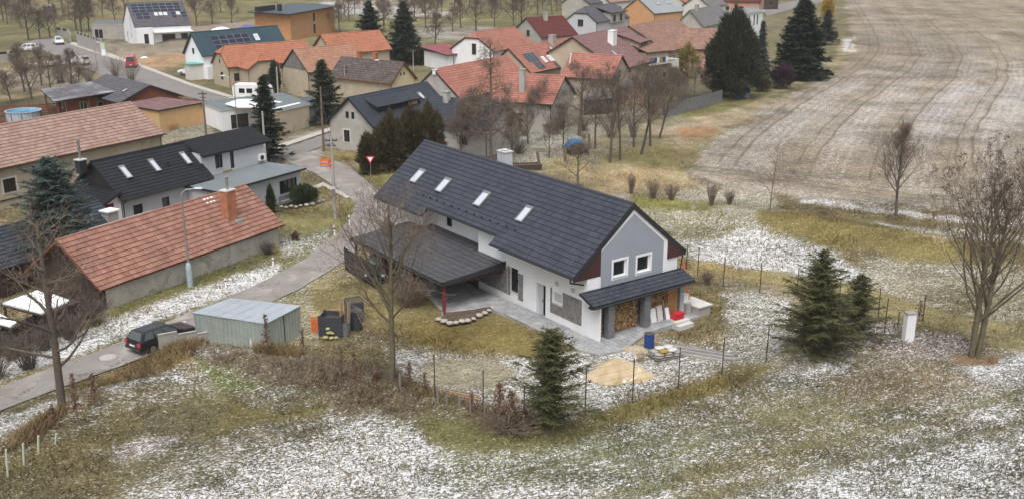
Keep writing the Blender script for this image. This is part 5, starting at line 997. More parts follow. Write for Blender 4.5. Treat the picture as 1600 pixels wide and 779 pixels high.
# orchard
z1 = [(8, 34), (45, 20), (195, 80), (20, 135), (45, 150), (130, 172), (175, 245), (245, 240), (305, 225), (340, 195), (495, 198), (540, 192), (465, 190), (625, 112), (700, 132), (300, 60), (380, 60), (90, 70), (420, 100), (760, 70)]
z1 = [(x / 3.895, y / 3.895) for x, y in z1]
lo = [(x / 3.895, y / 3.895) for x, y in [(70, 628), (195, 605), (310, 562), (440, 530), (150, 560), (380, 500), (480, 545), (255, 520)]]
z2 = [(500 + x / 4, y / 4) for x, y in [(155, 82), (218, 92), (288, 86), (430, 42), (500, 48), (590, 112), (640, 80), (730, 102), (720, 292), (975, 192), (935, 48), (1300, 48), (1210, 168), (120, 208), (840, 60), (1070, 110), (1130, 60), (1390, 60), (1450, 90), (660, 170), (830, 200), (1010, 30), (1090, 170), (560, 210), (400, 200), (690, 60), (1230, 60), (1500, 60)]] + [(308, 40), (332, 38), (362, 36), (345, 20), (300, 15), (322, 8), (545, 34), (600, 40), (665, 30), (690, 20), (720, 44), (745, 14), (770, 22), (800, 16), (815, 40), (840, 24), (870, 18)]
ORD = ['first', 'second', 'third', 'fourth', 'fifth', 'sixth', 'seventh', 'eighth', 'ninth', 'tenth', 'eleventh', 'twelfth', 'thirteenth', 'fourteenth', 'fifteenth', 'sixteenth', 'seventeenth', 'eighteenth', 'nineteenth', 'twentieth']
def nth(i): return ORD[i] if i < 20 else ('twenty-' if i < 30 else 'thirty-' if i < 40 else 'forty-' if i < 50 else 'fifty-') + ORD[i % 10] if i % 10 < 9 or i < 20 else ['', '', 'thirtieth', 'fortieth', 'fiftieth'][i // 10]
def nth(i):
    k = i + 1
    if k <= 20: return ORD[k - 1]
    t = {2: 'twenty', 3: 'thirty', 4: 'forty', 5: 'fifty'}[k // 10]
    return (t[:-1] + 'ieth') if k % 10 == 0 else t + '-' + ORD[k % 10 - 1]
for grp, pts, what in (('orchard trees above the village road', sorted(z1), 'bare orchard tree above the village road at top left, %s from left'), ('bare trees on the rough plot', sorted(lo), 'bare tree on the rough plot above the pool, %s from left'), ('orchard trees behind the village', sorted(z2), 'bare orchard tree behind the village at top centre, %s from left')):
    for i, (px, py) in enumerate(pts):
        k = i % 5; rn = random.Random(i * 7 + len(pts))
        put_tree('tree', what % nth(i), px, py, 'orch%d' % k, rn.uniform(.75, 1.15) * (1.0 if grp[0] == 'o' else .75), rz=rn.uniform(0, 6), sz=rn.uniform(.9, 1.15), bark='twigdark', twig='twig', group=grp, seed=90 + k, height=7.2, trunk_r=.22, clear=.22, levels=4, kids=(10, 7, 6, 4), up=.22, ang=(.55, 1.1), len0=.52, minr=.024, n_t=5)

def leaf_tris(P, D, Wd, rn):
    """one small triangle per point: P base, D tip vector, Wd width"""
    n = len(P); side = np.cross(D, rn.normal(size=(n, 3))); side /= np.linalg.norm(side, axis=1, keepdims=True) + 1e-9
    V = np.stack([P - side * Wd[:, None] / 2, P + side * Wd[:, None] / 2, P + D], 1).reshape(-1, 3)
    return V, np.arange(3 * n).reshape(-1, 3)
def conifer_mesh(seed, h, r, nb=260, droop=.25, z0=.06, dens=1.0, leaf=.16, wid=.07, irregular=.25, power=.85):
    """whorled branches set with needle sprays"""
    rn = np.random.default_rng(seed); P = []; D = []; Wd = []; br = []
    for i in range(nb):
        t = (i + rn.uniform()) / nb; z = h * (z0 + (1 - z0) * t ** .9); L_ = r * max(.04, (1 - (z / h)) ** power) * rn.uniform(1 - irregular * 1.6, 1 + irregular * .6)
        az = i * 2.399 + rn.normal() * .3; up = .30 * t - droop * (1 - t) + rn.normal() * .06; d = np.array([math.cos(az), math.sin(az), up])
        tip = np.array([0, 0, z]) + d * L_; tip[2] += .10 * L_; br.append((np.array([0, 0, z]), tip, max(.012, .03 * L_), .006))
        m = int(max(5, L_ / .085) * dens); s = np.sort(rn.uniform(.08, 1.02, m)); base = np.array([0, 0, z])[None] + (tip - np.array([0, 0, z]))[None] * s[:, None]
        base[:, 2] -= np.sin(s * math.pi) * droop * .15 * L_
        side = np.array([-math.sin(az), math.cos(az), 0.]); sg = rn.choice([-1, 1], m); sl = leaf * (1.25 - .6 * s) * rn.uniform(.6, 1.5, m) * (1 + L_ * .35)
        for rep in range(3):
            off = side[None] * (sg * (1 if rep == 0 else -1 if rep == 1 else .3))[:, None] * .85 + np.array([math.cos(az), math.sin(az), 0])[None] * .65 + np.stack([rn.normal(size=m) * .2, rn.normal(size=m) * .2, rn.normal(size=m) * .22 - .12 + (.35 if rep == 2 else 0)], 1)
            P.append(base + rn.normal(size=(m, 3)) * .02); D.append(off * sl[:, None]); Wd.append(np.full(m, wid) * rn.uniform(.7, 1.3, m))
    V, F = leaf_tris(np.concatenate(P), np.concatenate(D), np.concatenate(Wd), rn); return np_mesh('crown', V, F), seg_mesh('branches', br, 3)
ML = dict(spruce=M_leaf('spruce_needles', (.055, .060, .028), (.125, .125, .058)), fir=M_leaf('fir_needles', (.026, .036, .025), (.055, .068, .042)), blue=M_leaf('blue_spruce_needles', (.045, .062, .058), (.095, .125, .115)), thuja=M_leaf('dark_thuja', (.028, .033, .020), (.060, .062, .034)), brownthuja=M_leaf('brownish_thuja', (.042, .036, .018), (.090, .070, .034)), yellow=M_leaf('golden_conifer', (.30, .20, .02), (.42, .30, .05)), yellowgreen=M_leaf('yellow_green_shrub', (.13, .12, .03), (.24, .20, .06)), box=M_leaf('evergreen_bush', (.022, .036, .014), (.055, .075, .030)), purple=M_leaf('purple_bush', (.035, .018, .028), (.07, .038, .05)), beech=M_leaf('beech_leaves', (.11, .062, .045), (.20, .115, .08)), straw=M_leaf('dry_grass', (.15, .11, .06), (.34, .25, .13), scale=.25), mid=M_leaf('midgreen_conifer', (.035, .05, .015), (.085, .10, .035)))
CON = {}
def put_conifer(name, label, px, py, key, mat, scale=1.0, rz=None, sz=1.0, group=None, bark='oldwood', dz=0, **kw):
    if key not in CON:
        h = kw['h']; t = seg_mesh('trunk', [(Vector((0, 0, -.3)), Vector((0, 0, h * .5)), h * .016 + .03, h * .010 + .02), (Vector((0, 0, h * .5)), Vector((0, 0, h * 1.01)), h * .010 + .02, .01)], 6); CON[key] = (t, *conifer_mesh(**kw))
    t, c, b = CON[key]; p = GP(px, py)
    R = thing(name, label, 'tree', (p.x, p.y, p.z + dz), random.Random(px * 13 + py).uniform(0, 6.28) if rz is None else rz, group); R.scale = (scale, scale, scale * sz)
    link_mesh('trunk', t, MT[bark], R); link_mesh('crown', c, ML[mat], R); link_mesh('branches', b, MT[bark], R)
    return R
put_conifer('spruce_tree', 'young dark spruce at the fence in the lower centre', 860, 662, 'near1', 'spruce', seed=3, h=5.5, r=2.0, nb=210, droop=-.16, z0=.02, dens=1.4, leaf=.28, wid=.05, irregular=.62, power=.42)
put_conifer('spruce_tree', 'larger of the two spruces inside the fence at right', 1274, 552, 'near2', 'spruce', seed=8, h=6.9, r=2.85, nb=230, droop=-.06, z0=.02, dens=1.35, leaf=.30, wid=.05, irregular=.6, power=.58)
put_conifer('spruce_tree', 'smaller spruce right of the larger one inside the fence', 1337, 528, 'near3', 'spruce', seed=9, h=4.4, r=2.1, nb=170, droop=-.06, z0=.03, dens=1.35, leaf=.27, wid=.05, irregular=.6, power=.58)
put_conifer('spruce_tree', 'tall fir standing by the main road before the workshop', 420, 252, 'fir1', 'fir', seed=12, h=9.8, r=2.6, nb=300, droop=.30, z0=.08, dens=.8, leaf=.36, wid=.14, irregular=.5, power=.65)
put_conifer('spruce_tree', 'fir before the mossy roofed house across the road', 507, 192, 'fir2', 'fir', seed=13, h=8.6, r=2.9, nb=230, droop=.25, z0=.12, dens=.7, leaf=.42, wid=.16, irregular=.6, power=.65)
put_conifer('spruce_tree', 'left of two tall spruces behind the barn', 580, 98, 'fir3', 'fir', seed=14, h=12.0, r=4.0, nb=300, droop=.30, z0=.03, dens=.7, leaf=.5, wid=.22, irregular=.45, power=.7)
put_conifer('spruce_tree', 'right of two tall spruces behind the mossy roof', 633, 100, 'fir3', 'fir', 1.0, seed=14, h=12.5, r=3.4)
put_conifer('spruce_tree', 'tall spruce at the field corner with a ragged crown', 1248, 122, 'fir4', 'fir', 1.0, seed=15, h=14.2, r=5.4, nb=400, droop=.25, z0=.03, dens=.75, leaf=.5, wid=.24, irregular=.3, power=.7)
put_conifer('spruce_tree', 'slender blue spruce between the two dark conifers', 1186, 130, 'bsp', 'blue', 1.0, seed=16, h=10.5, r=2.3, nb=260, droop=.2, z0=.03, dens=.7, leaf=.36, wid=.18, irregular=.3)
put_conifer('spruce_tree', 'bushy blue spruce rising behind the rust red roof at left', 98, 432, 'bsp2', 'blue', 1.0, seed=17, h=9.4, r=3.5, nb=360, droop=.22, z0=.05, dens=.9, leaf=.34, wid=.10, irregular=.55, power=.5)
put_conifer('spruce_tree', 'small dark spruce behind the thuja at top right', 1290, 70, 'fir2', 'fir', .9, seed=13, h=8.6, r=2.5)

def blob_mesh(seed, rx, rz_, z0, n, leaf, wid, shape='egg', rough=.25):
    """dense shrub: leaf clusters through the crown's shell and volume"""
    rn = np.random.default_rng(seed); d = rn.normal(size=(n, 3)); d /= np.linalg.norm(d, axis=1, keepdims=True)
    lump = 1 + rough * (np.sin(d[:, 0] * 5 + seed) * np.cos(d[:, 1] * 4.3 + seed * 2) + .6 * np.sin(d[:, 2] * 8 + d[:, 0] * 6))
    rad = (rn.uniform(0, 1, n) ** .28) * lump; q = d * rad[:, None]; t = (q[:, 2] + 1) / 2
    if shape == 'cone': w_ = np.clip(1.12 - .95 * t, .06, 1.2) ** .8; q[:, :2] *= w_[:, None]
    elif shape == 'ovate': q[:, :2] *= (np.clip(1.22 - 1.02 * t, .05, 1.1) ** .75 * np.clip(.55 + 2.2 * t, 0, 1))[:, None]
    elif shape == 'egg': q[:, :2] *= np.clip(1.1 - .42 * t, .3, 1.2)[:, None]
    P = np.stack([q[:, 0] * rx, q[:, 1] * rx, z0 + t * rz_ * 1.0], 1); D = (d * .7 + np.array([0, 0, .75]) + rn.normal(size=(n, 3)) * .45) * leaf * rn.uniform(.6, 1.4, n)[:, None]
    V, F = leaf_tris(P, D, wid * rn.uniform(.7, 1.3, n), rn); return np_mesh('crown', V, F)
BL = {}
def put_shrub(name, label, px, py, key, mat, scale=1., sz=1., group=None, stem=None, cat='shrub', **kw):
    if key not in BL: BL[key] = blob_mesh(**kw)
    p = GP(px, py); R = thing(name, label, cat, p, random.Random(px + py * 3).uniform(0, 6.28), group); R.scale = (scale, scale, scale * sz)
    rz_ = kw.get('rz_', 3); 
    if key + 's' not in BL:
        rn = random.Random(5); s = [(Vector((0, 0, -.2)), Vector((rn.uniform(-.3, .3) * kw['rx'], rn.uniform(-.3, .3) * kw['rx'], rz_ * rn.uniform(.6, .85))), .03 + .01 * rz_, .01) for _ in range(5)]; BL[key + 's'] = seg_mesh('stems', s, 4)
    link_mesh('stems', BL[key + 's'], MT['oldwood'], R); link_mesh('crown', BL[key], ML[mat], R)
    return R
put_shrub('thuja_tree', 'massive dark egg shaped conifer before the pink house', 1142, 152, 'bigthuja', 'thuja', cat='tree', seed=2, rx=5.4, rz_=13.2, z0=.1, n=30000, leaf=.45, wid=.2, shape='ovate', rough=.16)
for px, py, s, sz, lab, m in ((578, 272, .9, 1.0, 'leftmost dark thuja with golden tip by the give way sign', 'brownthuja'), (612, 268, 1.05, 1.25, 'tall brownish thuja behind the give way sign', 'brownthuja'), (645, 262, 1.15, 1.2, 'brownish thuja in the middle before the slate wing', 'thuja'), (672, 262, 1.1, 1.3, 'rightmost brownish thuja just above the dark ridge', 'brownthuja'), (598, 255, .9, 1.0, 'dark thuja at the back of the hedge group', 'thuja')):
    put_shrub('thuja_shrub', lab, px, py, 'thuja', m, s, sz, 'thujas behind the give way sign', seed=4, rx=1.55, rz_=4.6, z0=.05, n=6500, leaf=.30, wid=.13, shape='egg', rough=.2)
put_shrub('thuja_shrub', 'slim column thuja before the flat roofed extension', 424, 332, 'slimth', 'box', seed=6, rx=.55, rz_=2.6, z0=.03, n=2600, leaf=.17, wid=.08, shape='cone', rough=.1)
put_shrub('evergreen_bush', 'round evergreen bush before the extension window', 476, 318, 'bush', 'box', seed=7, rx=1.3, rz_=1.7, z0=.03, n=4200, leaf=.20, wid=.09, shape='ball', rough=.14)
put_shrub('thuja_shrub', 'narrow dark column beside the orange roofed corner house', 431, 148, 'slimth2', 'fir', seed=6, rx=.95, rz_=5.2, z0=.03, n=2400, leaf=.3, wid=.16, shape='egg', rough=.1)
put_shrub('golden_conifer', 'golden yellow conifer at the top right field corner', 1292, 30, 'gold', 'yellow', seed=8, rx=1.9, rz_=6., z0=.1, n=2600, leaf=.45, wid=.26, shape='egg', rough=.2)
put_shrub('shrub', 'yellow green shrub below the pink walled wing', 1072, 122, 'yg', 'yellowgreen', seed=9, rx=2.1, rz_=5.4, z0=.1, n=1500, leaf=.5, wid=.14, shape='egg', rough=.35)
put_shrub('shrub', 'purple round bush at the edge of the field', 1222, 138, 'pur', 'purple', seed=10, rx=2.0, rz_=3.6, z0=.1, n=3800, leaf=.32, wid=.12, shape='ball', rough=.12)
for px, py, s, lab, m in ((1190, 142, .8, 'brown low bush left of the purple bush', 'brownthuja'), (1060, 132, .9, 'olive bush below the balcony house', 'mid'), (1032, 148, .8, 'dark bush beside the shed under the balcony', 'box'), (656, 100, 1.2, 'dark rounded evergreen beside the white veranda', 'box'), (1265, 112, .8, 'brown shrub at the foot of the ragged spruce', 'brownthuja'), (1300, 62, .7, 'straw coloured shrub near the golden conifer', 'straw')):
    put_shrub('bush', lab, px, py, 'farbush', m, s, 1, 'garden bushes', seed=12, rx=1.9, rz_=2.4, z0=.05, n=1500, leaf=.4, wid=.18, shape='ball', rough=.25)

def bush_bare(label, px, py, h, r, n, group=None, mat='twig', name='bare_shrub', seed=1):
    rn = random.Random(seed + px); segs = []
    for i in range(n):
        a = rn.uniform(0, 6.28); q = rn.uniform(0, 1) ** .6; tip = Vector((math.cos(a) * r * q, math.sin(a) * r * q, h * rn.uniform(.6, 1.05))); b0 = Vector((rn.uniform(-.2, .2) * r, rn.uniform(-.2, .2) * r, -.1)); m = b0.lerp(tip, .5) + Vector((rn.gauss(0, .06), rn.gauss(0, .06), rn.uniform(0, .1) * h))
        segs += [(b0, m, .022, .016), (m, tip, .016, .007)]
        for k in range(4):
            t = rn.uniform(.3, .95); q0 = m.lerp(tip, t); segs.append((q0, q0 + Vector((rn.gauss(0, .25), rn.gauss(0, .25), rn.uniform(.1, .4))) * h * .35, .009, .006))
    R = thing(name, label, 'shrub', GP(px, py), 0, group); link_mesh('stems', seg_mesh('stems', segs, 3), MT[mat], R); return R
for px, py, h_, r_, lab in ((1021, 310, 1.9, 1.0, 'left bare shrub on the meadow behind the house'), (1049, 313, 1.6, .9, 'middle bare shrub on the meadow behind the house'), (1112, 321, 2.2, .8, 'dense upright bare shrub right of the pair'), (986, 303, 2.0, .5, 'thin bare shrub nearest the dark ridge'), (1140, 318, 1.3, .7, 'small pale shrub beside the dense upright one'), (1105, 444, 1.2, .7, 'dry bush behind the porch corner'), (905, 300, 1.0, .5, 'low bare shrub just behind the ridge')):
    bush_bare(lab, px, py, h_, r_, 60, 'bare shrubs on the meadow')
bush_bare('pruned twiggy shrub beneath the maple by the carport', 640, 478, 2.4, 2.6, 170, mat='twig'); bush_bare('low bramble heap around the spruce foot', 795, 668, .9, 2.4, 150, mat='twig')
for i, (px, py) in enumerate([(20, 560), (70, 545), (110, 528), (150, 505), (45, 575), (-5, 590)]): bush_bare('bare hedge shrub in front of the brown fence, %s from left' % ORD[i], px, py, 2.0, 1.5, 90, 'bare hedge along the brown fence', 'twigdark', seed=3)
for i, (px, py) in enumerate([(95, 130), (140, 128), (118, 140), (180, 120), (205, 130)]): bush_bare('bare scrub on the rough plot by the village road, %s from left' % ORD[i], px, py, 3.4, 2.6, 80, 'scrub on the rough plot', 'twig', seed=4)

TH = [(800, 228), (812, 240), (868, 210), (912, 205), (955, 215), (990, 215), (820, 212), (760, 232), (1040, 180), (1065, 168), (1020, 178), (730, 238)]
for i, (px, py) in enumerate(sorted(TH)): bush_bare('bare thicket shrub in the gardens behind the long roof, %s from left' % nth(i), px, py, 2.2 + (i % 3) * .7, 1.6 + .5 * (i % 2), 60, 'thicket in the village gardens', ('twig', 'twigdark')[i % 2], seed=6)
def sapling(label, px, py, h, r, n, group='young beeches with brown leaves', seed=1):
    rn = np.random.default_rng(seed + int(px)); z = rn.uniform(.18, 1, n) * h; a = rn.uniform(0, 6.28, n); q = r * rn.uniform(.1, 1, n) * np.clip(1.25 - z / h, .25, 1)
    P = np.stack([np.cos(a) * q, np.sin(a) * q, z], 1); D = rn.normal(size=(n, 3)) * .09; V, F = leaf_tris(P, D, rng_w(n, rn), rn)
    segs = [(Vector((0, 0, -.1)), Vector((.03, 0, h)), .025, .008)] + [(Vector((0, 0, float(z[i]) * .75)), Vector(P[i].tolist()), .008, .005) for i in range(0, n, max(1, n // 40))]
    R = thing('young_tree', label, 'young tree', GP(px, py), 0, group); link_mesh('trunk', seg_mesh('stem', segs, 3), MT['oldwood'], R); link_mesh('crown', np_mesh('crown', V, F), ML['beech'], R)
def rng_w(n, rn): return .09 * rn.uniform(.6, 1.4, n)
for px, py, h_, r_, n, lab in ((122, 662, 3.0, .35, 420, 'tall young beech with brown leaves by the left tree'), (149, 634, 2.0, .45, 380, 'bushy topped young beech right of the tall one'), (86, 668, 1.4, .3, 200, 'short young beech left of the tall one'), (57, 690, 1.0, .25, 90, 'smallest young beech near the left stakes'), (418, 552, 2.6, .4, 330, 'young beech before the metal garage'), (535, 598, 2.3, .35, 260, 'young beech left of the maple on the bank'), (556, 604, 2.4, .5, 420, 'bushy young beech beside the dark post left of the maple'), (475, 562, 2.0, .3, 180, 'young beech right of the metal garage'), (590, 600, 1.6, .5, 300, 'low young beech touching the maple trunk'), (640, 602, 1.4, .5, 260, 'low young beech just right of the maple'), (781, 655, 2.2, .55, 620, 'red leaved young beech left of the spruce'), (800, 660, 1.9, .6, 640, 'red leaved young beech touching the spruce'), (664, 612, 1.2, .4, 200, 'small young beech at the left fence post'), (737, 640, 1.0, .35, 150, 'small young beech behind the planks'), (820, 668, 1.2, .5, 260, 'low young beech under the spruce'), (1436, 498, 1.3, .35, 160, 'low brown leaved beech beside the concrete pillar')):
    sapling(lab, px, py, h_, r_ * (.8 if 470 <= px <= 670 else 1.1), int(n * (.38 if 470 <= px <= 670 else .6)))
# leaf clusters clinging to the twin tree
rn = np.random.default_rng(77); tw = [o for o in bpy.data.objects if o.get('label', '').startswith('large twin')][0]
tc = [c for c in tw.children if c.name.startswith('crown')][0]; vv = np.zeros(len(tc.data.vertices) * 3, np.float32); tc.data.vertices.foreach_get('co', vv); vv = vv.reshape(-1, 3); vv = vv[vv[:, 2] > 8]; sel = vv[rn.integers(0, len(vv), 420)]
P = np.repeat(sel, 7, 0) + rn.normal(size=(420 * 7, 3)) * .09; V, F = leaf_tris(P, rn.normal(size=P.shape) * .09, np.full(len(P), .10), rn); link_mesh('seed_clusters', np_mesh('seed_clusters', V, F), MT['twigdark'], tw)

# grass: uncountable blades, one object
rn = np.random.default_rng(5); N = 260000
r_ = np.sqrt(rn.uniform(36 ** 2, 125 ** 2, N)); a_ = np.radians(rn.uniform(-31, 31, N)); gx, gy = np.sin(a_) * r_, np.cos(a_) * r_
keep = rn.uniform(0, 1, N) < np.clip(60 / r_, .25, 1); gx, gy = gx[keep], gy[keep]
c_, s_, ppx, ppy, _ = ground_fields(gx, gy)
road_px = [(-240, 690), (0, 603), (90, 570), (170, 541), (215, 522), (330, 474), (420, 436), (475, 405), (520, 370), (546, 345), (556, 318), (530, 298), (495, 272), (440, 246), (500, 234), (545, 262), (600, 306), (612, 335), (580, 372), (540, 408), (470, 450), (380, 492), (262, 545), (190, 570), (100, 604), (0, 642), (-200, 742)]
ok = (polysd(ppx, ppy, road_px) < -3) & (polysd(ppx, ppy, next(q[0] for q in LAYERS if q[2] is FIELD)) < -2)
ok &= rn.uniform(0, 1, len(gx)) < np.clip(1.15 - s_ * 1.0, .12, 1)
cs, sn_ = math.cos(math.radians(53.5)), math.sin(math.radians(53.5)); lxx = (gx - .3) * cs - (gy - 75.8) * sn_; lyy = (gx - .3) * sn_ + (gy - 75.8) * cs
ok &= ~((np.abs(lxx) < 16) & (lyy > -10) & (lyy < 6)); ok &= polysd(ppx, ppy, [(655, 570), (690, 558), (760, 560), (800, 580), (780, 600), (720, 606), (665, 592)]) < 0
gx, gy, c_, s_, ppx, ppy = gx[ok], gy[ok], c_[ok], s_[ok], ppx[ok], ppy[ok]
lawn = polysd(ppx, ppy, [(560, 395), (640, 440), (760, 480), (870, 525), (850, 560), (640, 520), (400, 480)]) > 0
tuft = (vnoise(gx, gy, 1.6, 31) ** 2 * 1.3 + .30) * np.where(lawn, .4, 1.0)
hgt = tuft * rn.uniform(.08, .26, len(gx)); gz = terrain(gx, gy) - .10
P = np.stack([gx, gy, gz], 1); D = np.stack([rn.normal(size=len(gx)) * .5, rn.normal(size=len(gx)) * .5, np.ones(len(gx))], 1) * (hgt + .10)[:, None]
V, F = leaf_tris(P, D, .05 + .05 * rn.uniform(0, 1, len(gx)), rn)
gme2 = np_mesh('grass', V, F); at = gme2.color_attributes.new('albedo', 'FLOAT_COLOR', 'POINT')
cb = np.clip(c_ * rn.uniform(.75, 1.55, len(gx))[:, None] * np.array([1.08, 1.0, .9]), 0, .6); cb = np.repeat(np.concatenate([cb, np.ones((len(cb), 1))], 1), 3, 0); at.data.foreach_set('color', cb.astype(np.float32).ravel())
m, n, l, b = nmat('grass_blades'); ca = n.new('ShaderNodeAttribute'); ca.attribute_name = 'albedo'; l.new(ca.outputs['Color'], b.inputs['Base Color']); b.inputs['Roughness'].default_value = .8; setspec(b, .1)
tag(link_mesh('grass', gme2, m), 'withered grass tufts over the meadows and banks', kind='stuff')
# tall dry grass on the bank
def dry_tufts(poly, n, h0, h1, seed):
    rn = np.random.default_rng(seed); xs, ys = zip(*poly); px_ = rn.uniform(min(xs), max(xs), n * 3); py_ = rn.uniform(min(ys), max(ys), n * 3); k = polysd(px_, py_, poly) > 0; px_, py_ = px_[k][:n], py_[k][:n]
    q = np.array([tuple(G(a, b_)) for a, b_ in zip(px_, py_)]); q[:, 2] = terrain(q[:, 0], q[:, 1]) - .08
    D = np.stack([rn.normal(size=len(q)) * .5, rn.normal(size=len(q)) * .5, np.ones(len(q))], 1) * rn.uniform(h0, h1, len(q))[:, None]; return leaf_tris(q, D, np.full(len(q), .06), rn)
VV = []; FF = []; o_ = 0
for poly, n_, a, b_ in (([(150, 610), (250, 555), (330, 545), (310, 575), (220, 605)], 2600, .2, .6), ([(300, 565), (470, 560), (620, 590), (640, 610), (480, 600)], 700, .10, .28), ([(0, 715), (80, 655), (110, 650), (60, 700)], 1500, .3, .8), ([(400, 555), (475, 555), (470, 575), (400, 570)], 900, .4, .9), ([(640, 600), (840, 660), (830, 672), (640, 615)], 900, .15, .4)):
    V, F = dry_tufts(poly, n_, a, b_, n_); VV.append(V); FF.append(F + o_); o_ += len(V)
tag(link_mesh('dry_grass', np_mesh('dry_grass', np.concatenate(VV), np.concatenate(FF)), ML['straw']), 'tall straw coloured dry grass on the bank before the garage', kind='stuff')

# ---------------------------------------------------------------- vehicles
def vehicle(name, label, cat, p, heading, paint, L=4.5, W_=1.75, H_=1.46, kind='wagon', glass='carglass', plate=True):
    """car pointing along local +x, origin under its middle"""
    R = thing(name, label, cat, p, heading); hl = L / 2; w2 = W_ / 2
    if kind == 'wagon': belt = [(-hl, .55, .80), (-hl + .06, .42, .98), (-hl + .5, .24, 1.0), (-.8, .2, .96), (.6, .2, .92), (1.05, .22, .88), (hl - .35, .26, .76), (hl - .05, .36, .62), (hl, .45, .55)]; cab = [(-hl + .12, -hl + .45), (hl - 1.35, hl - 2.15)]
    elif kind == 'suv': belt = [(-hl, .6, .95), (-hl + .08, .45, 1.1), (-hl + .5, .3, 1.12), (0, .28, 1.08), (1.0, .28, 1.04), (hl - .4, .32, .95), (hl - .05, .4, .8), (hl, .5, .7)]; cab = [(-hl + .12, -hl + .5), (hl - 1.25, hl - 1.95)]
    else: belt = [(-hl, .5, 1.15), (-hl + .05, .35, 1.2), (-hl + .5, .3, 1.2), (0, .3, 1.15), (hl - 1.0, .3, 1.1), (hl - .35, .32, .98), (hl - .04, .4, .8), (hl, .5, .7)]; cab = [(-hl + .02, -hl + .1), (hl - .95, hl - 1.5)]
    rings = []
    for x, z0, z1 in belt:
        e = .90 if abs(abs(x) - hl) < .02 else (.97 if abs(abs(x) - hl) < .1 else 1.0); y = w2 * e; rings.append([(x, -y * .93, z0), (x, -y, z0 + .12), (x, -y, (z0 + z1) / 2 + .05), (x, -y * .94, z1 - .04), (x, -y * .80, z1), (x, y * .80, z1), (x, y * .94, z1 - .04), (x, y, (z0 + z1) / 2 + .05), (x, y, z0 + .12), (x, y * .93, z0)])
    body = MB().loft(rings).build('body', paint, R, False)
    zb = max(z for _, _, z in belt) - .06; (rb, rt), (fb, ft) = cab; a, b_ = w2 * .90, w2 * .70
    V8 = [(rb, -a, zb), (fb, -a, zb - .03), (fb, a, zb - .03), (rb, a, zb), (rt, -b_, H_), (ft, -b_, H_ - .02), (ft, b_, H_ - .02), (rt, b_, H_)]
    MB().loft([[V8[i] for i in (0, 1, 2, 3)], [tuple(Vector(V8[i]).lerp(Vector(V8[i + 4]), .9)) for i in (0, 1, 2, 3)], [tuple(Vector(V8[i + 4]) * 1.0 + Vector(((.12, -.12, -.12, .12)[i], (.12, .12, -.12, -.12)[i], .03))) for i in (0, 1, 2, 3)]]).build('cabin', paint, R)
    def pane(name_, q, mat=glass):
        P = [Vector(V8[i]) for i in q]; c = sum(P, Vector()) / 4; n_ = (P[1] - P[0]).cross(P[3] - P[0]).normalized()
        if n_.dot(c - Vector((0, 0, 1))) < 0: n_ = -n_
        P = [c + (p - c) * .84 + n_ * .012 for p in P]; return P, n_
    for nm, q in (('windscreen', (1, 2, 6, 5)), ('rear_window', (3, 0, 4, 7))): P, n_ = pane(nm, q); MB().prism(P, n_ * .01).build(nm, MT[glass], R)
    if kind != 'van':
        for q in ((0, 1, 5, 4), (2, 3, 7, 6)):
            P, n_ = pane('side', q)
            for f0, f1 in ((.0, .30), (.34, .64), (.68, 1.0)): MB().prism([P[0].lerp(P[1], f0), P[0].lerp(P[1], f1), P[3].lerp(P[2], f1), P[3].lerp(P[2], f0)], n_ * .01).build('side_window', MT[glass], R)
    else:
        for q in ((0, 1, 5, 4), (2, 3, 7, 6)):
            P, n_ = pane('side', q); f0, f1 = (.70, 1.0) if q[0] == 0 else (0, .30); MB().prism([P[0].lerp(P[1], f0), P[0].lerp(P[1], f1), P[3].lerp(P[2], f1), P[3].lerp(P[2], f0)], n_ * .01).build('side_window', MT[glass], R)
    for x in (-hl + .85, hl - .85):
        for s in (-1, 1):
            t = MB().tube((x, s * (w2 - .2), .32), (x, s * (w2 + .01), .32), .32, n=18).build('wheel', MT['rubber'], R); MB().tube((x, s * (w2 + .01), .32), (x, s * (w2 + .02), .32), .2, n=14).build('rim', MT['steel'], t)
    for s in (-1, 1):
        MB().box(-hl - .015, -hl + .12, s * w2 * .62 if s > 0 else -w2 * .93, w2 * .93 if s > 0 else -w2 * .62, .66, .90).build('tail_light', MT['brightred'], R)
        MB().box(hl - .16, hl + .01, s * w2 * .52 if s > 0 else -w2 * .86, w2 * .86 if s > 0 else -w2 * .52, .56, .70).build('headlight', MT['skyglass'], R)
        MB().box(fb - .25, fb - .08, s * w2 * (1.0 if s > 0 else 1.0) - (.0 if s > 0 else .14), s * w2 + (.14 if s > 0 else .0), zb - .02, zb + .10).build('mirror', paint, R)
    MB().box(-hl - .03, -hl + .1, -w2 * .9, w2 * .9, .36, .52).build('bumper', MT['plastic'] if kind != 'wagon' else paint, R); MB().box(hl - .1, hl + .03, -w2 * .86, w2 * .86, .34, .5).build('bumper', MT['plastic'] if kind != 'wagon' else paint, R)
    if plate: MB().box(-hl - .045, -hl - .03, -.26, .26, .60, .71).build('number_plate', MT['whiteframe'], R)
    return R
def paint(name, col, rough=.25):
    m, n, l, b = nmat(name); b.inputs['Base Color'].default_value = (*col, 1); b.inputs['Roughness'].default_value = rough; b.inputs['Coat Weight'].default_value = .6; b.inputs['Coat Roughness'].default_value = .08
    d = noise(n, l, objco(n), 3., 5); l.new(maprange(n, l, d, .3, .7, rough, rough + .25), b.inputs['Roughness']); return m
PB, PW, PR, PD = paint('black_car_paint', (.016, .014, .017)), paint('white_car_paint', (.72, .72, .74)), paint('red_van_paint', (.50, .012, .035)), paint('dark_car_paint', (.03, .032, .036))
a = math.radians(54)
vehicle('parked_car', 'black estate car parked on the lane behind the concrete wall', 'car', (-22.75, 61.95, .04), a, PB, 4.5, 1.74, 1.45)
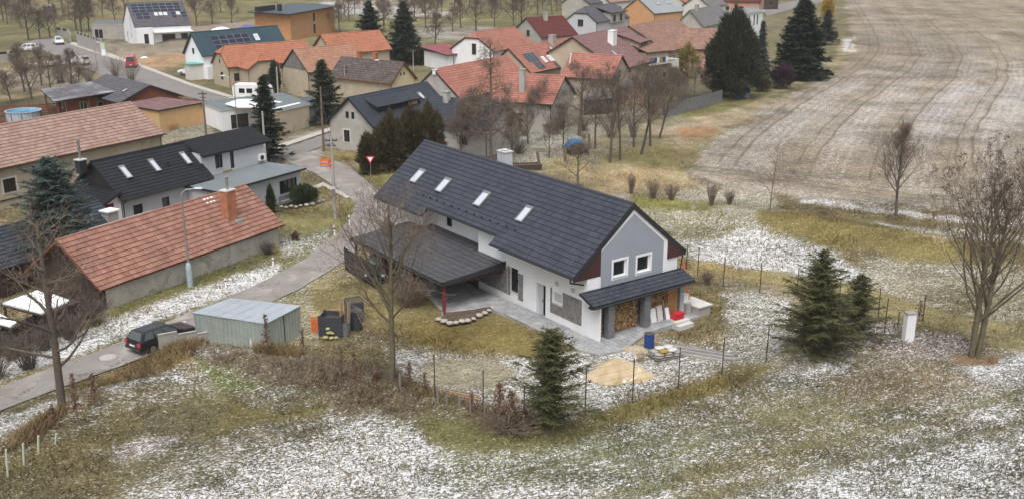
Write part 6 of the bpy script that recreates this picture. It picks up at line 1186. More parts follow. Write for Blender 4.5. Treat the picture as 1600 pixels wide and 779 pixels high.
def vpx(name, label, cat, p0, p1, pt, **kw):
    A, B_ = G(*p0), G(*p1); c = (A + B_) / 2; vehicle(name, label, cat, (c.x, c.y, .04), math.atan2(B_.y - A.y, B_.x - A.x), pt, **kw)
vpx('parked_car', 'white estate car parked side on at top left', 'car', (57, 80), (27, 81), PW, L=4.7, W_=1.8, H_=1.6, kind='suv')
vpx('parked_car', 'white car coming down the village road past the wall', 'car', (86, 66), (98, 73), PW, L=4.6, W_=1.85, H_=1.65, kind='suv')
vpx('parked_car', 'pale small van on the village road above the timber bungalow', 'van', (134, 103), (122, 101), paint('pale_van_paint', (.48, .46, .45)), L=4.0, W_=1.7, H_=1.8, kind='van')
vpx('parked_car', 'red van driving away on the village road', 'van', (205, 107), (208, 103), PR, L=4.6, W_=1.9, H_=2.3, kind='van')
vpx('parked_car', 'white car half hidden beside the small white shed', 'car', (306, 118), (290, 117), PW, L=4.5, W_=1.8, H_=1.6, kind='suv')
vpx('parked_car', 'white car half hidden behind the thujas', 'car', (585, 252), (606, 246), PW, L=4.3, W_=1.75, H_=1.5)
vpx('parked_car', 'dark car with pale windscreen parked under the carport', 'car', (600, 415), (586, 442), PD, L=4.4, W_=1.8, H_=1.6, kind='suv', glass='greenglass')

# caravan
p = G(397, 158); R = thing('caravan', 'white caravan parked before the orange roofed corner house', 'caravan', (p.x, p.y, 0), math.radians(-5))
MB().prism([(-2.9, -1.1, .5), (2.4, -1.1, .5), (2.9, -1.1, 1.0), (2.7, -1.1, 2.2), (2.2, -1.1, 2.7), (-2.6, -1.1, 2.7), (-2.95, -1.1, 2.3)], (0, 2.2, 0)).build('body', MT['whiteframe'], R)
for x in (-1.9, -.7, .9): MB().box(x, x + .9, -1.13, -1.1, 1.4, 2.1).build('window', MT['glass'], R)
for s in (-1.12, .95): MB().tube((0, s, .3), (0, s + .17, .3), .3, n=14).build('wheel', MT['rubber'], R)
MB().path([(2.4, 0, .5), (3.6, 0, .45)], .06).build('drawbar', MT['steel'], R)

# ---------------------------------------------------------------- yard of the main house
def at_main(x, y, z=0): 
    r = math.radians(-53.5); return Vector((.3 + x * math.cos(r) - y * math.sin(r), 75.8 + x * math.sin(r) + y * math.cos(r), z))
RM = math.radians(-53.5)
# galvanised garage
A, B_, C, D = (-20.75, 62.27), (-15.59, 60.33), (-14.0, 63.58), (-18.99, 64.96)
R = thing('metal_garage', 'galvanised sheet metal garage with pale flat roof beside the lane', 'garage', (A[0], A[1], 0), 0); q = [Vector((p_[0] - A[0], p_[1] - A[1], 0)) for p_ in (A, B_, C, D)]; cx = sum(q, Vector()) / 4
q = [cx + (p_ - cx) * .985 for p_ in q]
def corrug(P0, P1, z0, z1, nm, mat):
    d = P1 - P0; L_ = d.length; u = d.normalized(); n_ = Vector((u.y, -u.x, 0)); k = int(L_ / .075); V = []; F = []
    for i in range(k + 1): o = P0 + u * (L_ * i / k) + n_ * (.018 * (1 if (i // 2) % 2 else -1)); V += [(o.x, o.y, z0), (o.x, o.y, z1)]
    for i in range(k): F.append((2 * i, 2 * i + 2, 2 * i + 3, 2 * i + 1))
    return MB().add(V, F).build(nm, mat, R)
corrug(q[0], q[1], -.2, 2.0, 'wall_panel', MT['zinc']); corrug(q[2], q[3], -.2, 2.0, 'wall_panel', MT['zinc']); corrug(q[3], q[0], -.2, 2.0, 'wall_panel', MT['zinc'])
M1 = q[1].lerp(q[2], .5); corrug(q[1], M1, -.2, 2.0, 'door_leaf', MT['zinc']); corrug(M1, q[2], -.2, 2.0, 'door_leaf', MT['zinc']); MB().tube((M1.x + .03, M1.y - .02, -.1), (M1.x + .03, M1.y - .02, 2.0), .035).build('door_post', MT['dark'], R)
e = [cx + (p_ - cx) * 1.03 for p_ in q]; rf = MB().prism([(p_.x, p_.y, 2.03) for p_ in e], (0, 0, .06)).build('roof', MT['zincroof'], R)
for i in range(1, 6): a_, b_ = e[0].lerp(e[1], i / 6), e[3].lerp(e[2], i / 6); MB().obox((a_.x, a_.y, 2.09), (b_.x - a_.x, b_.y - a_.y, 0), (.05, 0, 0), (0, 0, .025)).build('roof_seam', MT['zincroof'], rf)
# concrete panel wall before the car
R = thing('concrete_wall', 'sloping grey concrete panel wall beside the black car', 'wall', (-22.55, 60.5, 0), math.atan2(62.3 - 60.5, -19.3 + 22.55))
for i in range(3): MB().box(i * 1.22, i * 1.22 + 1.2, -.06, .06, -.3, 1.22 - i * .2).build('panel', MT['concrete'], R); MB().box(i * 1.22 - .0, i * 1.22 + 1.2, -.09, .09, 1.22 - i * .2, 1.27 - i * .2).build('coping', MT['concrete'], R)
# manhole cover
p = G(169, 559); R = thing('manhole_cover', 'round pale manhole cover in the lane', 'manhole cover', (p.x, p.y, .05)); MB().lathe([(.46, 0), (.46, .03), (.4, .035)], 24).build('cover', MT['pavement'], R); MB().lathe([(.56, -.02), (.56, .02), (.47, .02)], 24).build('rim', MT['concrete'], R)
# compost bins and barrels
p = G(521, 520); R = thing('compost_bin', 'black slatted plastic compost bin with rubble before it', 'compost bin', (p.x, p.y, -.05), math.radians(-8))
for k in range(4):
    for s in (0, 1): MB().box(-.75, .75, (-.62, .58)[s], (-.58, .62)[s], .02 + k * .36, .36 + k * .36).build('slat', MT['plastic'], R)
    for s in (0, 1): MB().box((-.75, .71)[s], (-.71, .75)[s], -.58, .58, .02 + k * .36, .355 + k * .36).build('slat', MT['plastic'], R)
for x in (-.74, .74):
    for y in (-.61, .61): MB().box(x - .06, x + .06, y - .06, y + .06, -.1, 1.5).build('corner_post', MT['plastic'], R)
MB().box(-.7, .7, -.56, .56, .9, 1.05).build('compost', MT['soil'], R)
rn = random.Random(4)
def rock(mb, c, r, rn):
    prof = [(0.05, -.5), (.8, -.35), (1.0, .05), (.75, .45), (.05, .6)]; n = 7; vs_ = []
    for rr, z in prof:
        for i in range(n): t = 6.283 * i / n; k = r * rn.uniform(.8, 1.15); vs_.append((c[0] + rr * k * math.cos(t), c[1] + rr * k * math.sin(t), c[2] + z * r * .8))
    m = len(prof); mb.add(vs_, [(j * n + i, j * n + (i + 1) % n, (j + 1) * n + (i + 1) % n, (j + 1) * n + i) for j in range(m - 1) for i in range(n)])
R = thing('rubble_heap', 'mossy stones piled against the black compost bin', 'stones', (p.x - .1, p.y - .95, -.05))
for c, r in (((-.25, 0, .12), .24), ((.15, -.05, .12), .22), ((.42, .05, .1), .18), ((-.02, .1, .45), .23), ((-.1, .08, .72), .17), ((.2, .05, .4), .16)): mb = MB(); rock(mb, c, r, rn); mb.build('stone', M_('mossy_stone', (.36, .33, .16), .95, .3, 4.) if 'mossy_stone' not in bpy.data.materials else bpy.data.materials['mossy_stone'], R, True)
p = G(494, 516); R = thing('brick_stack', 'orange red crate of bricks left of the compost bin', 'crate', (p.x, p.y, -.05), .2)
for k in range(5): MB().box(-.3, .3, -.3, .3, k * .2, k * .2 + .19).build('brick_layer', M_('orange_brick', (.62, .16, .05), .9, .2, 4.) if 'orange_brick' not in bpy.data.materials else bpy.data.materials['orange_brick'], R)
MB().box(-.34, .3, -.25, .28, 1.0, 1.18).build('plank', MT['wood'], R)
def barrel(label, px, py, r, h_, mat, top='plastic'):
    p = G(px, py); R = thing('barrel', label, 'barrel', (p.x, p.y, -.05)); MB().lathe([(r * .94, 0), (r, .05), (r, h_ * .33), (r * 1.04, h_ * .36), (r, h_ * .39), (r, h_ * .64), (r * 1.04, h_ * .67), (r, h_ * .7), (r, h_ - .04), (r * 1.05, h_ - .02), (r * 1.05, h_)], 20).build('body', MT[mat], R, False); MB().lathe([(r * .9, h_ + .005), (r * .4, h_ + .02)], 20).build('lid', MT[top], R)
barrel('black water barrel right of the compost bin', 557, 512, .42, 1.35, 'plastic'); barrel('slim grey bin holding planks beside the compost bin', 538, 522, .34, .95, 'stoneblock'); barrel('blue plastic barrel by the porch corner', 1014, 541, .33, .98, 'blue', 'soil')
p = G(553, 500); R = thing('compost_bin', 'second dark compost bin behind the planks', 'compost bin', (p.x, p.y + .3, -.05), .3)
for k in range(4):
    MB().box(-.6, .6, -.6, -.56, .02 + k * .36, .36 + k * .36).build('slat', MT['plastic'], R); MB().box(-.6, .6, .56, .6, .02 + k * .36, .36 + k * .36).build('slat', MT['plastic'], R)
    MB().box(-.6, -.56, -.56, .56, .02 + k * .36, .355 + k * .36).build('slat', MT['plastic'], R); MB().box(.56, .6, -.56, .56, .02 + k * .36, .355 + k * .36).build('slat', MT['plastic'], R)
MB().box(-.56, .56, -.56, .56, 1.2, 1.4).build('compost', MT['soil'], R)
p = G(540, 520); R = thing('plank_bundle', 'weathered planks leaning in the grey bin', 'planks', (p.x, p.y, 0))
for i in range(6): MB().obox((-.28 + i * .1, .0, .3), (.075, 0, 0), (0, .03, 0), (-.12 + .05 * i, .15, 1.75 + .1 * (i % 3))).build('plank', MT[('wood', 'woodgrey', 'wood', 'oldwood')[i % 4]], R)
p = G(562, 522); R = thing('pole_bundle', 'long poles leaning on the black barrel', 'poles', (p.x, p.y, 0))
for i in range(4): MB().tube((.7 + i * .3, -.5 - i * .08, .0), (-.5 + i * .16, .5, 2.0 - i * .1), .035, .025).build('pole', MT['oldwood'], R)
# black screen fence beside the carport
A, B_ = G(539, 421), G(588, 451); R = thing('screen_fence', 'black board screen fence at the lane end of the carport', 'fence', (A.x, A.y, 0), math.atan2(B_.y - A.y, B_.x - A.x)); ln = (B_ - A).length; nb = int(ln / .22)
for i in range(nb): MB().box(i * ln / nb, (i + 1) * ln / nb - .02, -.015 * (i % 2), .02 - .015 * (i % 2), .05, 1.85 + .02 * (i % 3)).build('board', MT['dark'], R)
for x in (0, ln / 2, ln): MB().box(x - .05, x + .05, .03, .12, -.2, 1.9).build('post', MT['dark'], R)
# patio paving and flower bed
def paving(label, poly, zz=.10, s=.4):
    W_ = [G(*q_) for q_ in poly]; mb = MB(); 
    o = MB().prism([(p_.x, p_.y, -.2) for p_ in W_], (0, 0, .2 + zz)).build('patio', MT['concrete']); tag(o, label, None, kind='structure'); pts = [(p_.x, p_.y) for p_ in W_]
    rn = random.Random(len(poly)); xs = [p_[0] for p_ in pts]; ys = [p_[1] for p_ in pts]; cs, sn_ = math.cos(RM), math.sin(RM); me = None; st = MB()
    k = 0
    for i in range(-60, 60):
        for j in range(-60, 60):
            u, v = i * s + (s / 2 if j % 2 else 0), j * s; x, y = .3 + u * cs - v * sn_, 75.8 + u * sn_ + v * cs
            if polysd(np.array([x]), np.array([y]), pts)[0] > s * .3:
                d = s / 2 - .012; st.add([(x + a * cs * d - b_ * sn_ * d, y + a * sn_ * d + b_ * cs * d, zz + h_ + rn.uniform(0, .006) * (h_ > 0)) for h_ in (.001, .02) for a, b_ in ((-1, -1), (1, -1), (1, 1), (-1, 1))], [(4, 5, 6, 7), (0, 1, 5, 4), (1, 2, 6, 5), (2, 3, 7, 6), (3, 0, 4, 7)]); k += 1
    q_ = st.build('paving_stones', MT['pave'], o); q_['kind'] = 'stuff'
paving('grey paved path along the long wall of the house', [(735, 448), (700, 470), (690, 490), (765, 482), (800, 497), (880, 535), (905, 548), (935, 556), (975, 548), (1010, 522), (1060, 500), (1083, 487), (1070, 470), (918, 530), (852, 494), (780, 466)])
paving('paved floor under the carport roof', [(600, 400), (690, 486), (740, 447), (680, 420), (640, 400)], .09)
R = thing('flower_bed', 'kidney shaped stone edged flower bed at the carport corner', 'flower bed', G(715, 495)); C0 = G(715, 495)
bedpx = [(688, 499), (700, 503), (714, 503), (728, 500), (741, 497), (752, 491), (762, 486), (768, 482), (755, 483), (742, 486), (700, 491)]
MB().prism([tuple(G(*q_) - C0 + Vector((0, 0, .0))) for q_ in bedpx], (0, 0, .16)).build('soil', MT['soil'], R)
rn = random.Random(9)
for i, (x, y) in enumerate([(686, 500), (694, 503), (703, 506), (712, 505), (722, 503), (731, 502), (740, 499), (749, 494), (757, 490), (764, 486), (770, 481)]): mb = MB(); c = G(x, y) - C0; rock(mb, (c.x, c.y, .10), rn.uniform(.2, .32), rn); mb.build('stone', MT['stonepale'], R, True)
# firewood under the porch
def woodpile(label, x0, x1, y0, y1, z0, z1, seed):
    p = at_main(x1, (y0 + y1) / 2, z0); R = thing('firewood_stack', label, 'firewood', p, RM); rn = random.Random(seed); st = MB(); y = -(y1 - y0) / 2
    pitch = .125
    for i in range(int((y1 - y0) / pitch)):
        for j in range(int((z1 - z0) / (pitch * .87))):
            r = rn.uniform(.045, .072); yy = y + (i + .5 + .5 * (j % 2)) * pitch + rn.uniform(-.012, .012); zz = (j + .5) * pitch * .87; xx = rn.uniform(-.10, .02); n = rn.choice((3, 4, 5)); t0 = rn.uniform(0, 6.28)
            ring = [(yy + r * math.cos(t0 + 6.283 * k / n), zz + r * math.sin(t0 + 6.283 * k / n)) for k in range(n)]
            st.add([(xx, a_, b_) for a_, b_ in ring] + [(xx - .4, a_, b_) for a_, b_ in ring], [tuple(range(n))] + [(k, (k + 1) % n, n + (k + 1) % n, n + k) for k in range(n)])
    o = st.build('split_logs', LOGM, R); o['kind'] = 'stuff'; MB().box(-.45, -.12, y, -y, -.02, z1 - z0 - .05).build('log_core', MT['darkwood'], R)
m, n, l, b = nmat('split_logs'); co = objco(n); vr = n.new('ShaderNodeTexVoronoi'); vr.inputs['Scale'].default_value = 8.0; l.new(co, vr.inputs['Vector']); rmp = n.new('ShaderNodeValToRGB'); rmp.color_ramp.elements[0].color = (.13, .065, .03, 1); rmp.color_ramp.elements[1].color = (.52, .35, .19, 1); rmp.color_ramp.elements.new(.5).color = (.33, .20, .10, 1); sp = n.new('ShaderNodeSeparateColor'); l.new(vr.outputs['Color'], sp.inputs[0]); l.new(sp.outputs[0], rmp.inputs[0]); l.new(rmp.outputs[0], b.inputs['Base Color']); b.inputs['Roughness'].default_value = .9; LOGM = m
woodpile('large firewood stack between the two porch pillars', 13.0, 13.75, -2.5, .1, .12, 2.3, 1); woodpile('firewood stack right of the second porch pillar', 13.0, 13.7, .8, 3.0, .7, 2.35, 2); woodpile('narrow firewood stack at the left porch corner', 13.0, 13.8, -3.65, -3.15, .12, 2.2, 3)
p = at_main(13.75, 1.9, .12); R = thing('board_stack', 'white and brown boards leaning under the porch', 'boards', p, RM)
for i, (y, w_, h_, c_) in enumerate(((-.9, .12, 1.2, 'dark'), (-.7, .55, .95, 'whiteframe'), (-.1, .5, 1.05, 'offwhite'), (.45, .1, 1.3, 'steel'), (.6, .35, .8, 'white'))): MB().obox((.1 + .05 * i, y, 0), (0, w_, 0), (-.03, 0, 0), (-.22, 0, h_)).build('board', MT[c_], R)
p = at_main(13.6, 3.2, .12); R = thing('door_panel', 'orange brown wooden door leaning at the porch end', 'door', p, RM); MB().box(-.04, .02, -.2, .7, 0, 1.95).build('leaf', MT['wood'], R); MB().box(.02, .04, -.1, .6, .15, .85).box(.02, .04, -.1, .6, 1.0, 1.8).build('panel', M_('door_wood', (.38, .19, .07), .6, .2), R)
p = at_main(14.3, 3.3, .12); R = thing('toolbox', 'bright red box on the porch step', 'box', p, RM); MB().box(-.25, .25, -.4, .4, 0, .36).build('body', MT['brightred'], R); MB().box(-.27, .27, -.42, .42, .36, .44).build('lid', MT['brightred'], R)
# sand heap, pallet with sacks, rubble
def heap(label, px, py, rx, ry, h_, mat, seed, rz=0, extra=None):
    p = G(px, py); rn = np.random.default_rng(seed); nr_, na_ = 14, 40; V = []; F = []
    for i in range(nr_ + 1):
        t = i / nr_
        for j in range(na_):
            a_ = 6.283 * j / na_; k = 1 + .12 * math.sin(a_ * 3 + seed) + .08 * math.sin(a_ * 5 + 1.7 * seed); z = h_ * (1 - t ** 1.5) ** 1.1 * (1 + .10 * math.sin(a_ * 4 + t * 5) * t + .08 * math.sin(a_ * 2 + seed) * t) * (1 if i else 1); V.append((rx * t * k * math.cos(a_), ry * t * k * math.sin(a_), z - .12 + rn.uniform(-.02, .02) * (t < 1)))
    for i in range(nr_):
        for j in range(na_): F.append((i * na_ + j, i * na_ + (j + 1) % na_, (i + 1) * na_ + (j + 1) % na_, (i + 1) * na_ + j))
    o = link_mesh('sand_heap', np_mesh('heap', V, F, True), mat); o.location = p; o.rotation_euler = (0, 0, rz); tag(o, label, 'heap'); return o
m, n, l, b = nmat('yellow_sand'); co = objco(n); f = noise(n, l, co, 1.3, 6, .6, .4); fi = noise(n, l, co, 12., 3); c = mixc(n, l, maprange(n, l, f, .35, .65), (.38, .29, .165), (.50, .41, .28)); c = mixc(n, l, maprange(n, l, noise(n, l, co, .75, 6, .65, .8), .60, .64, 0, 1, True), c, (.70, .69, .68)); l.new(c, b.inputs['Base Color']); b.inputs['Roughness'].default_value = .95; bump(n, l, b, fi, .5, .04); SANDM = m
heap('yellow sand heap with snow streaks inside the fence', 965, 583, 2.2, 1.6, 1.1, SANDM, 3, .25); heap('small pale gravel heap between porch and sacks', 990, 545, 1.3, .7, .35, M_('gravel_heap', (.40, .34, .25), .95, .25, 3.), 5)
p = G(1040, 556); R = thing('pallet', 'wooden pallet under the wrapped sacks', 'pallet', (p.x, p.y, -.03), .35)
for i in range(7): MB().box(-1.0 + i * .29, -1.0 + i * .29 + .2, -.6, .6, .12, .145).build('board', MT['woodgrey'], R)
for y in (-.55, 0, .45): MB().box(-1.0, 1.0, y, y + .1, 0, .118).build('runner', MT['woodgrey'], R)
rn = random.Random(2); k = 0
for lev in range(3):
    for i in range(3 - (lev == 2)):
        for j in range(2):
            r = Matrix.Rotation(.35, 3, 'Z'); o = r @ Vector((-.62 + i * .62 + (.3 if lev == 2 else 0), -.28 + j * .56, 0)); R = thing('cement_sack', '%s %s grey cement sack in the %s layer on the pallet' % (('front', 'back')[j], ('left', 'middle', 'right')[i], ('bottom', 'middle', 'top')[lev]), 'sack', (p.x + o.x, p.y + o.y, .12 + lev * .16), .35 + rn.uniform(-.08, .08), 'cement sacks on the pallet')
            rings = []
            for t in np.linspace(-1, 1, 7): e = (1 - abs(t) ** 4) * .5 + .5; rings.append([(t * .31, .27 * e * math.cos(a_), .085 + .085 * e * math.sin(a_)) for a_ in np.linspace(0, 2 * math.pi, 10, endpoint=False)])
            MB().loft(rings).build('sack', MT['yellow' if (lev, i, j) == (2, 0, 0) else 'kerb' if lev == 2 else 'concrete'], R, True); k += 1
p = G(1085, 552); R = thing('lumber_pile', 'snowy beams lying on the grass beside the sacks', 'lumber', (p.x, p.y, 0), -.42)
for i in range(8): MB().box(-2.3 + .2 * (i % 3), 1.9 + .25 * (i % 4), -.6 + i * .17, -.46 + i * .17, .02, .14).build('beam', MT['woodgrey' if i % 3 else 'concrete'], R)
p = G(712, 618); R = thing('plank_pile', 'long pale planks lying behind the wire fence', 'planks', (p.x, p.y, .0), -.42)
for i in range(5): MB().box(-1.6, 1.7 - .1 * i, -.2 + i * .13, -.09 + i * .13, .05, .12).build('plank', MT['wood' if i % 2 else 'oldwood'], R)
p = G(1418, 530); R = thing('concrete_pillar', 'white concrete utility pillar standing at the fence corner', 'pillar', (p.x, p.y, -.1), .2); MB().box(-.32, .32, -.22, .22, 0, 1.95).build('body', MT['white'], R); MB().box(-.36, .36, -.26, .26, 1.95, 2.05).build('cap', MT['concrete'], R); MB().box(.28, .34, -.2, .2, .2, 1.8).build('side_door', MT['kerb'], R)

# ---------------------------------------------------------------- fences, posts, signs, lamps
def wire_fence(label, pts, hts, wires=4, mat='post', r=.035, name='wire_fence', wr=.006):
    P = [GP(*q_) for q_ in pts]; R = thing(name, label, 'fence', P[0]); tops = []
    for p_, h_ in zip(P, hts):
        c = p_ - P[0]; rn = random.Random(int(p_.x * 100)); t = c + Vector((rn.uniform(-.05, .05), rn.uniform(-.05, .05), h_)); MB().tube(c - Vector((0, 0, .2)), t, r, r * .95, 6).build('post', MT[mat], R); tops.append((c, t))
    mb = MB()
    for (c0, t0), (c1, t1) in zip(tops[:-1], tops[1:]):
        for k in range(wires): f = .12 + .84 * k / max(1, wires - 1); mb.tube(c0.lerp(t0, f), c1.lerp(t1, f), wr, n=3, cap=False)
    if wires: mb.build('wire', MT['post'], R)
    return R
wire_fence('dark post and wire fence round the lower yard', [(617, 592), (680, 617), (755, 650), (818, 668), (914, 645), (988, 626), (1060, 604), (1128, 584), (1197, 565), (1262, 548)], [2.3, 2.5, 2.75, 2.5, 2.7, 2.65, 2.55, 2.45, 2.45, 2.2], 6)
wire_fence('post and wire fence along the grass track behind the house', [(1072, 420), (1090, 430), (1130, 446), (1187, 457), (1245, 462), (1310, 480), (1372, 496), (1442, 500)], [2.0, 2.3, 2.3, 2.3, 2.2, 2.2, 2.2, 1.9], 5); wire_fence('short leaning wire fence beside the concrete pillar', [(1382, 517), (1403, 508)], [2.4, 1.0], 3)
for i, (px, py, h_) in enumerate(((12, 742, 1.45), (37, 722, 1.1), (60, 706, .95), (86, 690, .5))): p = GP(px, py); R = thing('tree_guard', 'pale green plant guard tube at lower left, %s from left' % ORD[i], 'plant guard', p, 0, 'plant guards'); MB().tube((0, 0, -.1), (.12, 0, h_), .055, .055, 8).build('tube', MT['guard'], R); MB().tube((0, 0, h_ * .9), (.14, 0, h_ + .12), .015).build('stem', MT['oldwood'], R)
for i, (px, py, h_) in enumerate(((625, 604, .8), (684, 626, .7), (698, 630, .9), (718, 636, .7), (735, 642, .8), (757, 652, .9), (779, 660, .5), (795, 666, .7), (818, 672, .9))): p = GP(px, py); R = thing('stake', 'pale wooden stake along the wire fence, %s from left' % ORD[i], 'stake', p, 0, 'stakes along the wire fence'); MB().box(-.05, .05, -.05, .05, -.2, h_).build('shaft', MT['woodgrey'], R); MB().add([(-.05, -.05, h_), (.05, -.05, h_), (.05, .05, h_), (-.05, .05, h_), (0, 0, h_ + .06)], [(0, 1, 4), (1, 2, 4), (2, 3, 4), (3, 0, 4)]).build('tip', MT['woodgrey'], R)
p = GP(383, 568); R = thing('stake', 'white stake on the bank before the garage', 'stake', G(393, 548)); MB().box(-.045, .045, -.045, .045, -.2, .75).build('shaft', MT['whiteframe'], R); MB().box(-.05, .05, -.05, .05, .75, .79).build('cap', MT['kerb'], R)
for i, (px, py, lab) in enumerate(((523, 368, 'white road marker post nearer the lane below the utility pole'), (546, 352, 'white road marker post right of the utility pole'), (353, 448, 'white road marker post right of the lamp'), (427, 415, 'white road marker post near the end of the pebbled wall'))):
    p = G(px, py); R = thing('marker_post', lab, 'marker post', (p.x, p.y, 0), 0, 'road marker posts'); hh = .95 if i < 2 else .7; MB().box(-.06, .06, -.04, .04, -.2, hh * .62).box(-.06, .06, -.04, .04, hh * .76, hh).build('post', MT['whiteframe'], R); MB().box(-.062, .062, -.042, .042, hh * .62, hh * .76).build('band', MT['dark'], R)
# street lamp
def lamp(label, px, py, h_, r=.09, arm=(1.0, .35), coll=True):
    p = G(px, py); R = thing('street_lamp', label, 'street lamp', (p.x, p.y, 0)); MB().tube((0, 0, 1.7 if coll else 0), (0, 0, h_), r, r * .6, 10).build('pole', MT['steel'], R)
    if coll: MB().lathe([(.22, -.2), (.22, 1.5), (.16, 1.75), (.10, 1.85)], 14).build('base_sleeve', MT['pale_blue'], R)
    ar = MB().path([(0, 0, h_ - .05), (arm[0] * .35, 0, h_ + arm[1] * .8), (arm[0], 0, h_ + arm[1])], r * .55, 8).build('arm', MT['steel'], R)
    MB().loft([[(arm[0] + x, y * w_, h_ + arm[1] + z * w_ + .02) for y, z in ((-.12, 0), (-.08, .09), (.08, .09), (.12, 0), (.06, -.07), (-.06, -.07))] for x, w_ in ((-.1, .5), (.1, 1), (.45, 1.1), (.62, .6))]).build('lamp_head', MT['zincroof'], R)
lamp('pale street lamp standing before the pebbled wall by the lane', 297.5, 446, 7.2)
lamp('distant street lamp at the orchard edge top left', 87, 55, 7, .08, (-.8, .3), False); lamp('street lamp before the mossy roof house', 596, 165, 6.5, .08, (-.7, .3), False); lamp('grey lamp pole before the white garage', 372, 210, 7.0, .08, (-1.6, .6), False); lamp('slim lamp by the village road junction', 152, 110, 5, .07, (.5, .2), False)
def pole(label, px, py, h_, cross=True, mat='concrete', r=.16):
    p = G(px, py); R = thing('utility_pole', label, 'utility pole', (p.x, p.y, 0)); MB().tube((0, 0, -.2), (.02, 0, h_), r, r * .62, 10).build('pole', MT[mat], R)
    if cross:
        MB().box(-.55, .55, -.05, .05, h_ - .35, h_ - .25).box(-.4, .4, -.05, .05, h_ - .8, h_ - .72).build('crossarm', MT['dark'], R)
        for x in (-.48, -.16, .16, .48): MB().lathe([(.05, h_ - .25), (.06, h_ - .18), (.04, h_ - .1)], 8, (x, 0, 0)).build('insulator', MT['stoneblock'], R)
    return R
R = pole('concrete utility pole beside the lane junction', 524, 342, 7.7); MB().box(-.17, .17, -.19, -.14, 2.9, 3.1).build('band', MT['kerb'], R); MB().box(-.17, .17, -.19, -.145, 2.2, 2.88).build('notice_plate', MT['stoneblock'], R)
pole('dark wooden pole by the main road before the grey gable', 506, 236, 7.8, False, 'oldwood'); pole('pole behind the flat roofed extension', 416, 262, 6.4, False); pole('pole between corner house and barn', 435, 152, 4.8, False); pole('slender pole before the mossy roofed house', 540, 152, 5.0, True, 'concrete', .12); pole('wooden pole with crossarm beside the ochre shed', 322, 210, 5.6, True, 'oldwood'); pole('pole with crossarm at the veranda house', 646, 112, 4.0, True, 'concrete', .1); pole('television mast behind the red roofs', 783, 92, 6.5, True, 'steel', .05)
# overhead wires
def wire(label, a, b_, sag=.8, group='overhead wires'):
    A, B_ = Vector(a), Vector(b_); R = thing('overhead_wire', label, 'wire', A, 0, group); d = B_ - A; pts = [d * (i / 14) - Vector((0, 0, sag * 4 * (i / 14) * (1 - i / 14))) for i in range(15)]
    MB().path(pts, .018, 4).build('cable', MT['dark'], R)
pt = lambda px, py, h_: (*G(px, py)[:2], h_)
wire('overhead wire from the junction pole to the dark roadside pole', pt(524, 342, 7.4), pt(506, 236, 7.6)); wire('overhead wire from the roadside pole to the mossy roof pole', pt(506, 236, 7.6), pt(540, 152, 4.9)); wire('overhead wire from the mossy roof pole to the veranda pole', pt(540, 152, 4.9), pt(646, 112, 3.9)); wire('overhead wire from the ochre shed pole to the roadside pole', pt(322, 210, 5.4), pt(506, 236, 7.6)); wire('overhead wire from the junction pole towards the long house', pt(524, 342, 7.3), tuple(at_main(-12.9, -3.9, 4.2)), .4)
# give way sign
p = G(580, 284); R = thing('road_sign', 'red and white give way sign on a pole before the thujas', 'road sign', (p.x, p.y, 0), math.radians(4)); MB().tube((0, 0, -.2), (0, 0, 2.75), .035, n=8).build('pole', MT['steel'], R)
tri = lambda s, z0: [(-s, -.06, z0 + s * .577), (s, -.06, z0 + s * .577), (0, -.06, z0 - s * 1.155)]
MB().prism(tri(.48, 2.5), (0, .015, 0)).build('plate', MT['brightred'], R); MB().prism([(x, -.066, z) for x, _, z in tri(.29, 2.5)], (0, .004, 0)).build('plate_centre', MT['whiteframe'], R)
# orange barriers by the road
for i, (px, py, lab) in enumerate(((508, 262, 'left orange barrier at the road junction'), (517, 264, 'right orange barrier at the road junction'))):
    p = G(px, py); R = thing('road_barrier', lab, 'barrier', (p.x, p.y, 0), .3 + i, 'orange barriers'); MB().box(-.55, .55, -.03, .03, .75, 1.0).box(-.55, .55, -.03, .03, .35, .55).build('board', MT['orangep'], R)
    for x in (-.45, .45): MB().tube((x, -.25, -.05), (x, 0, 1.1), .03).tube((x, .25, -.05), (x, 0, 1.1), .03).build('leg', MT['orangep'], R)
R = thing('brushwood_pile', 'heap of yellow brush behind the orange barriers', 'brush pile', G(540, 250)); rn = random.Random(8); sg = []
for i in range(260): a_ = Vector((rn.uniform(-2.8, 2.2), rn.uniform(-1, 1), rn.uniform(-.05, .7))); sg.append((a_, a_ + Vector((rn.gauss(0, .6), rn.gauss(0, .4), rn.gauss(.1, .2))), .025, .012))
link_mesh('twigs', seg_mesh('twigs', sg, 3), MT['yellow'], R)
# board fences
def board_fence(label, pts, h_, mat, n=None, bw=.14, slats=False, name='board_fence', gap=.02, rails=True):
    P = [G(*q_) for q_ in pts]; R = thing(name, label, 'fence', P[0])
    for A, B_ in zip(P[:-1], P[1:]):
        d = B_ - A; L_ = d.length; u = d.normalized(); c = A - P[0]; n_ = Vector((u.y, -u.x, 0)); k = max(1, int(L_ / 2.2))
        for i in range(k + 1): o = c + u * (L_ * i / k); MB().obox(o - u * .06 + n_ * -.14 - Vector((0, 0, .2)), u * .12, n_ * .1, (0, 0, h_ + .25)).build('post', MT[mat], R)
        if slats:
            m_ = max(3, int(h_ / .3))
            for j in range(m_): MB().obox(c + Vector((0, 0, .1 + j * (h_ - .1) / m_)), u * L_, n_ * .03, (0, 0, (h_ - .1) / m_ * .62)).build('slat', MT[mat], R)
        else:
            m_ = int(L_ / bw); me = None; rn = random.Random(m_)
            for j in range(m_):
                MB().obox(c + u * (j * L_ / m_) + n_ * (.01 * (j % 2)) + Vector((0, 0, -.1)), u * (L_ / m_ - gap), n_ * .025, (0, 0, h_ + rn.uniform(-.04, .04) + .1)).build('board', MT[mat], R)
    return R
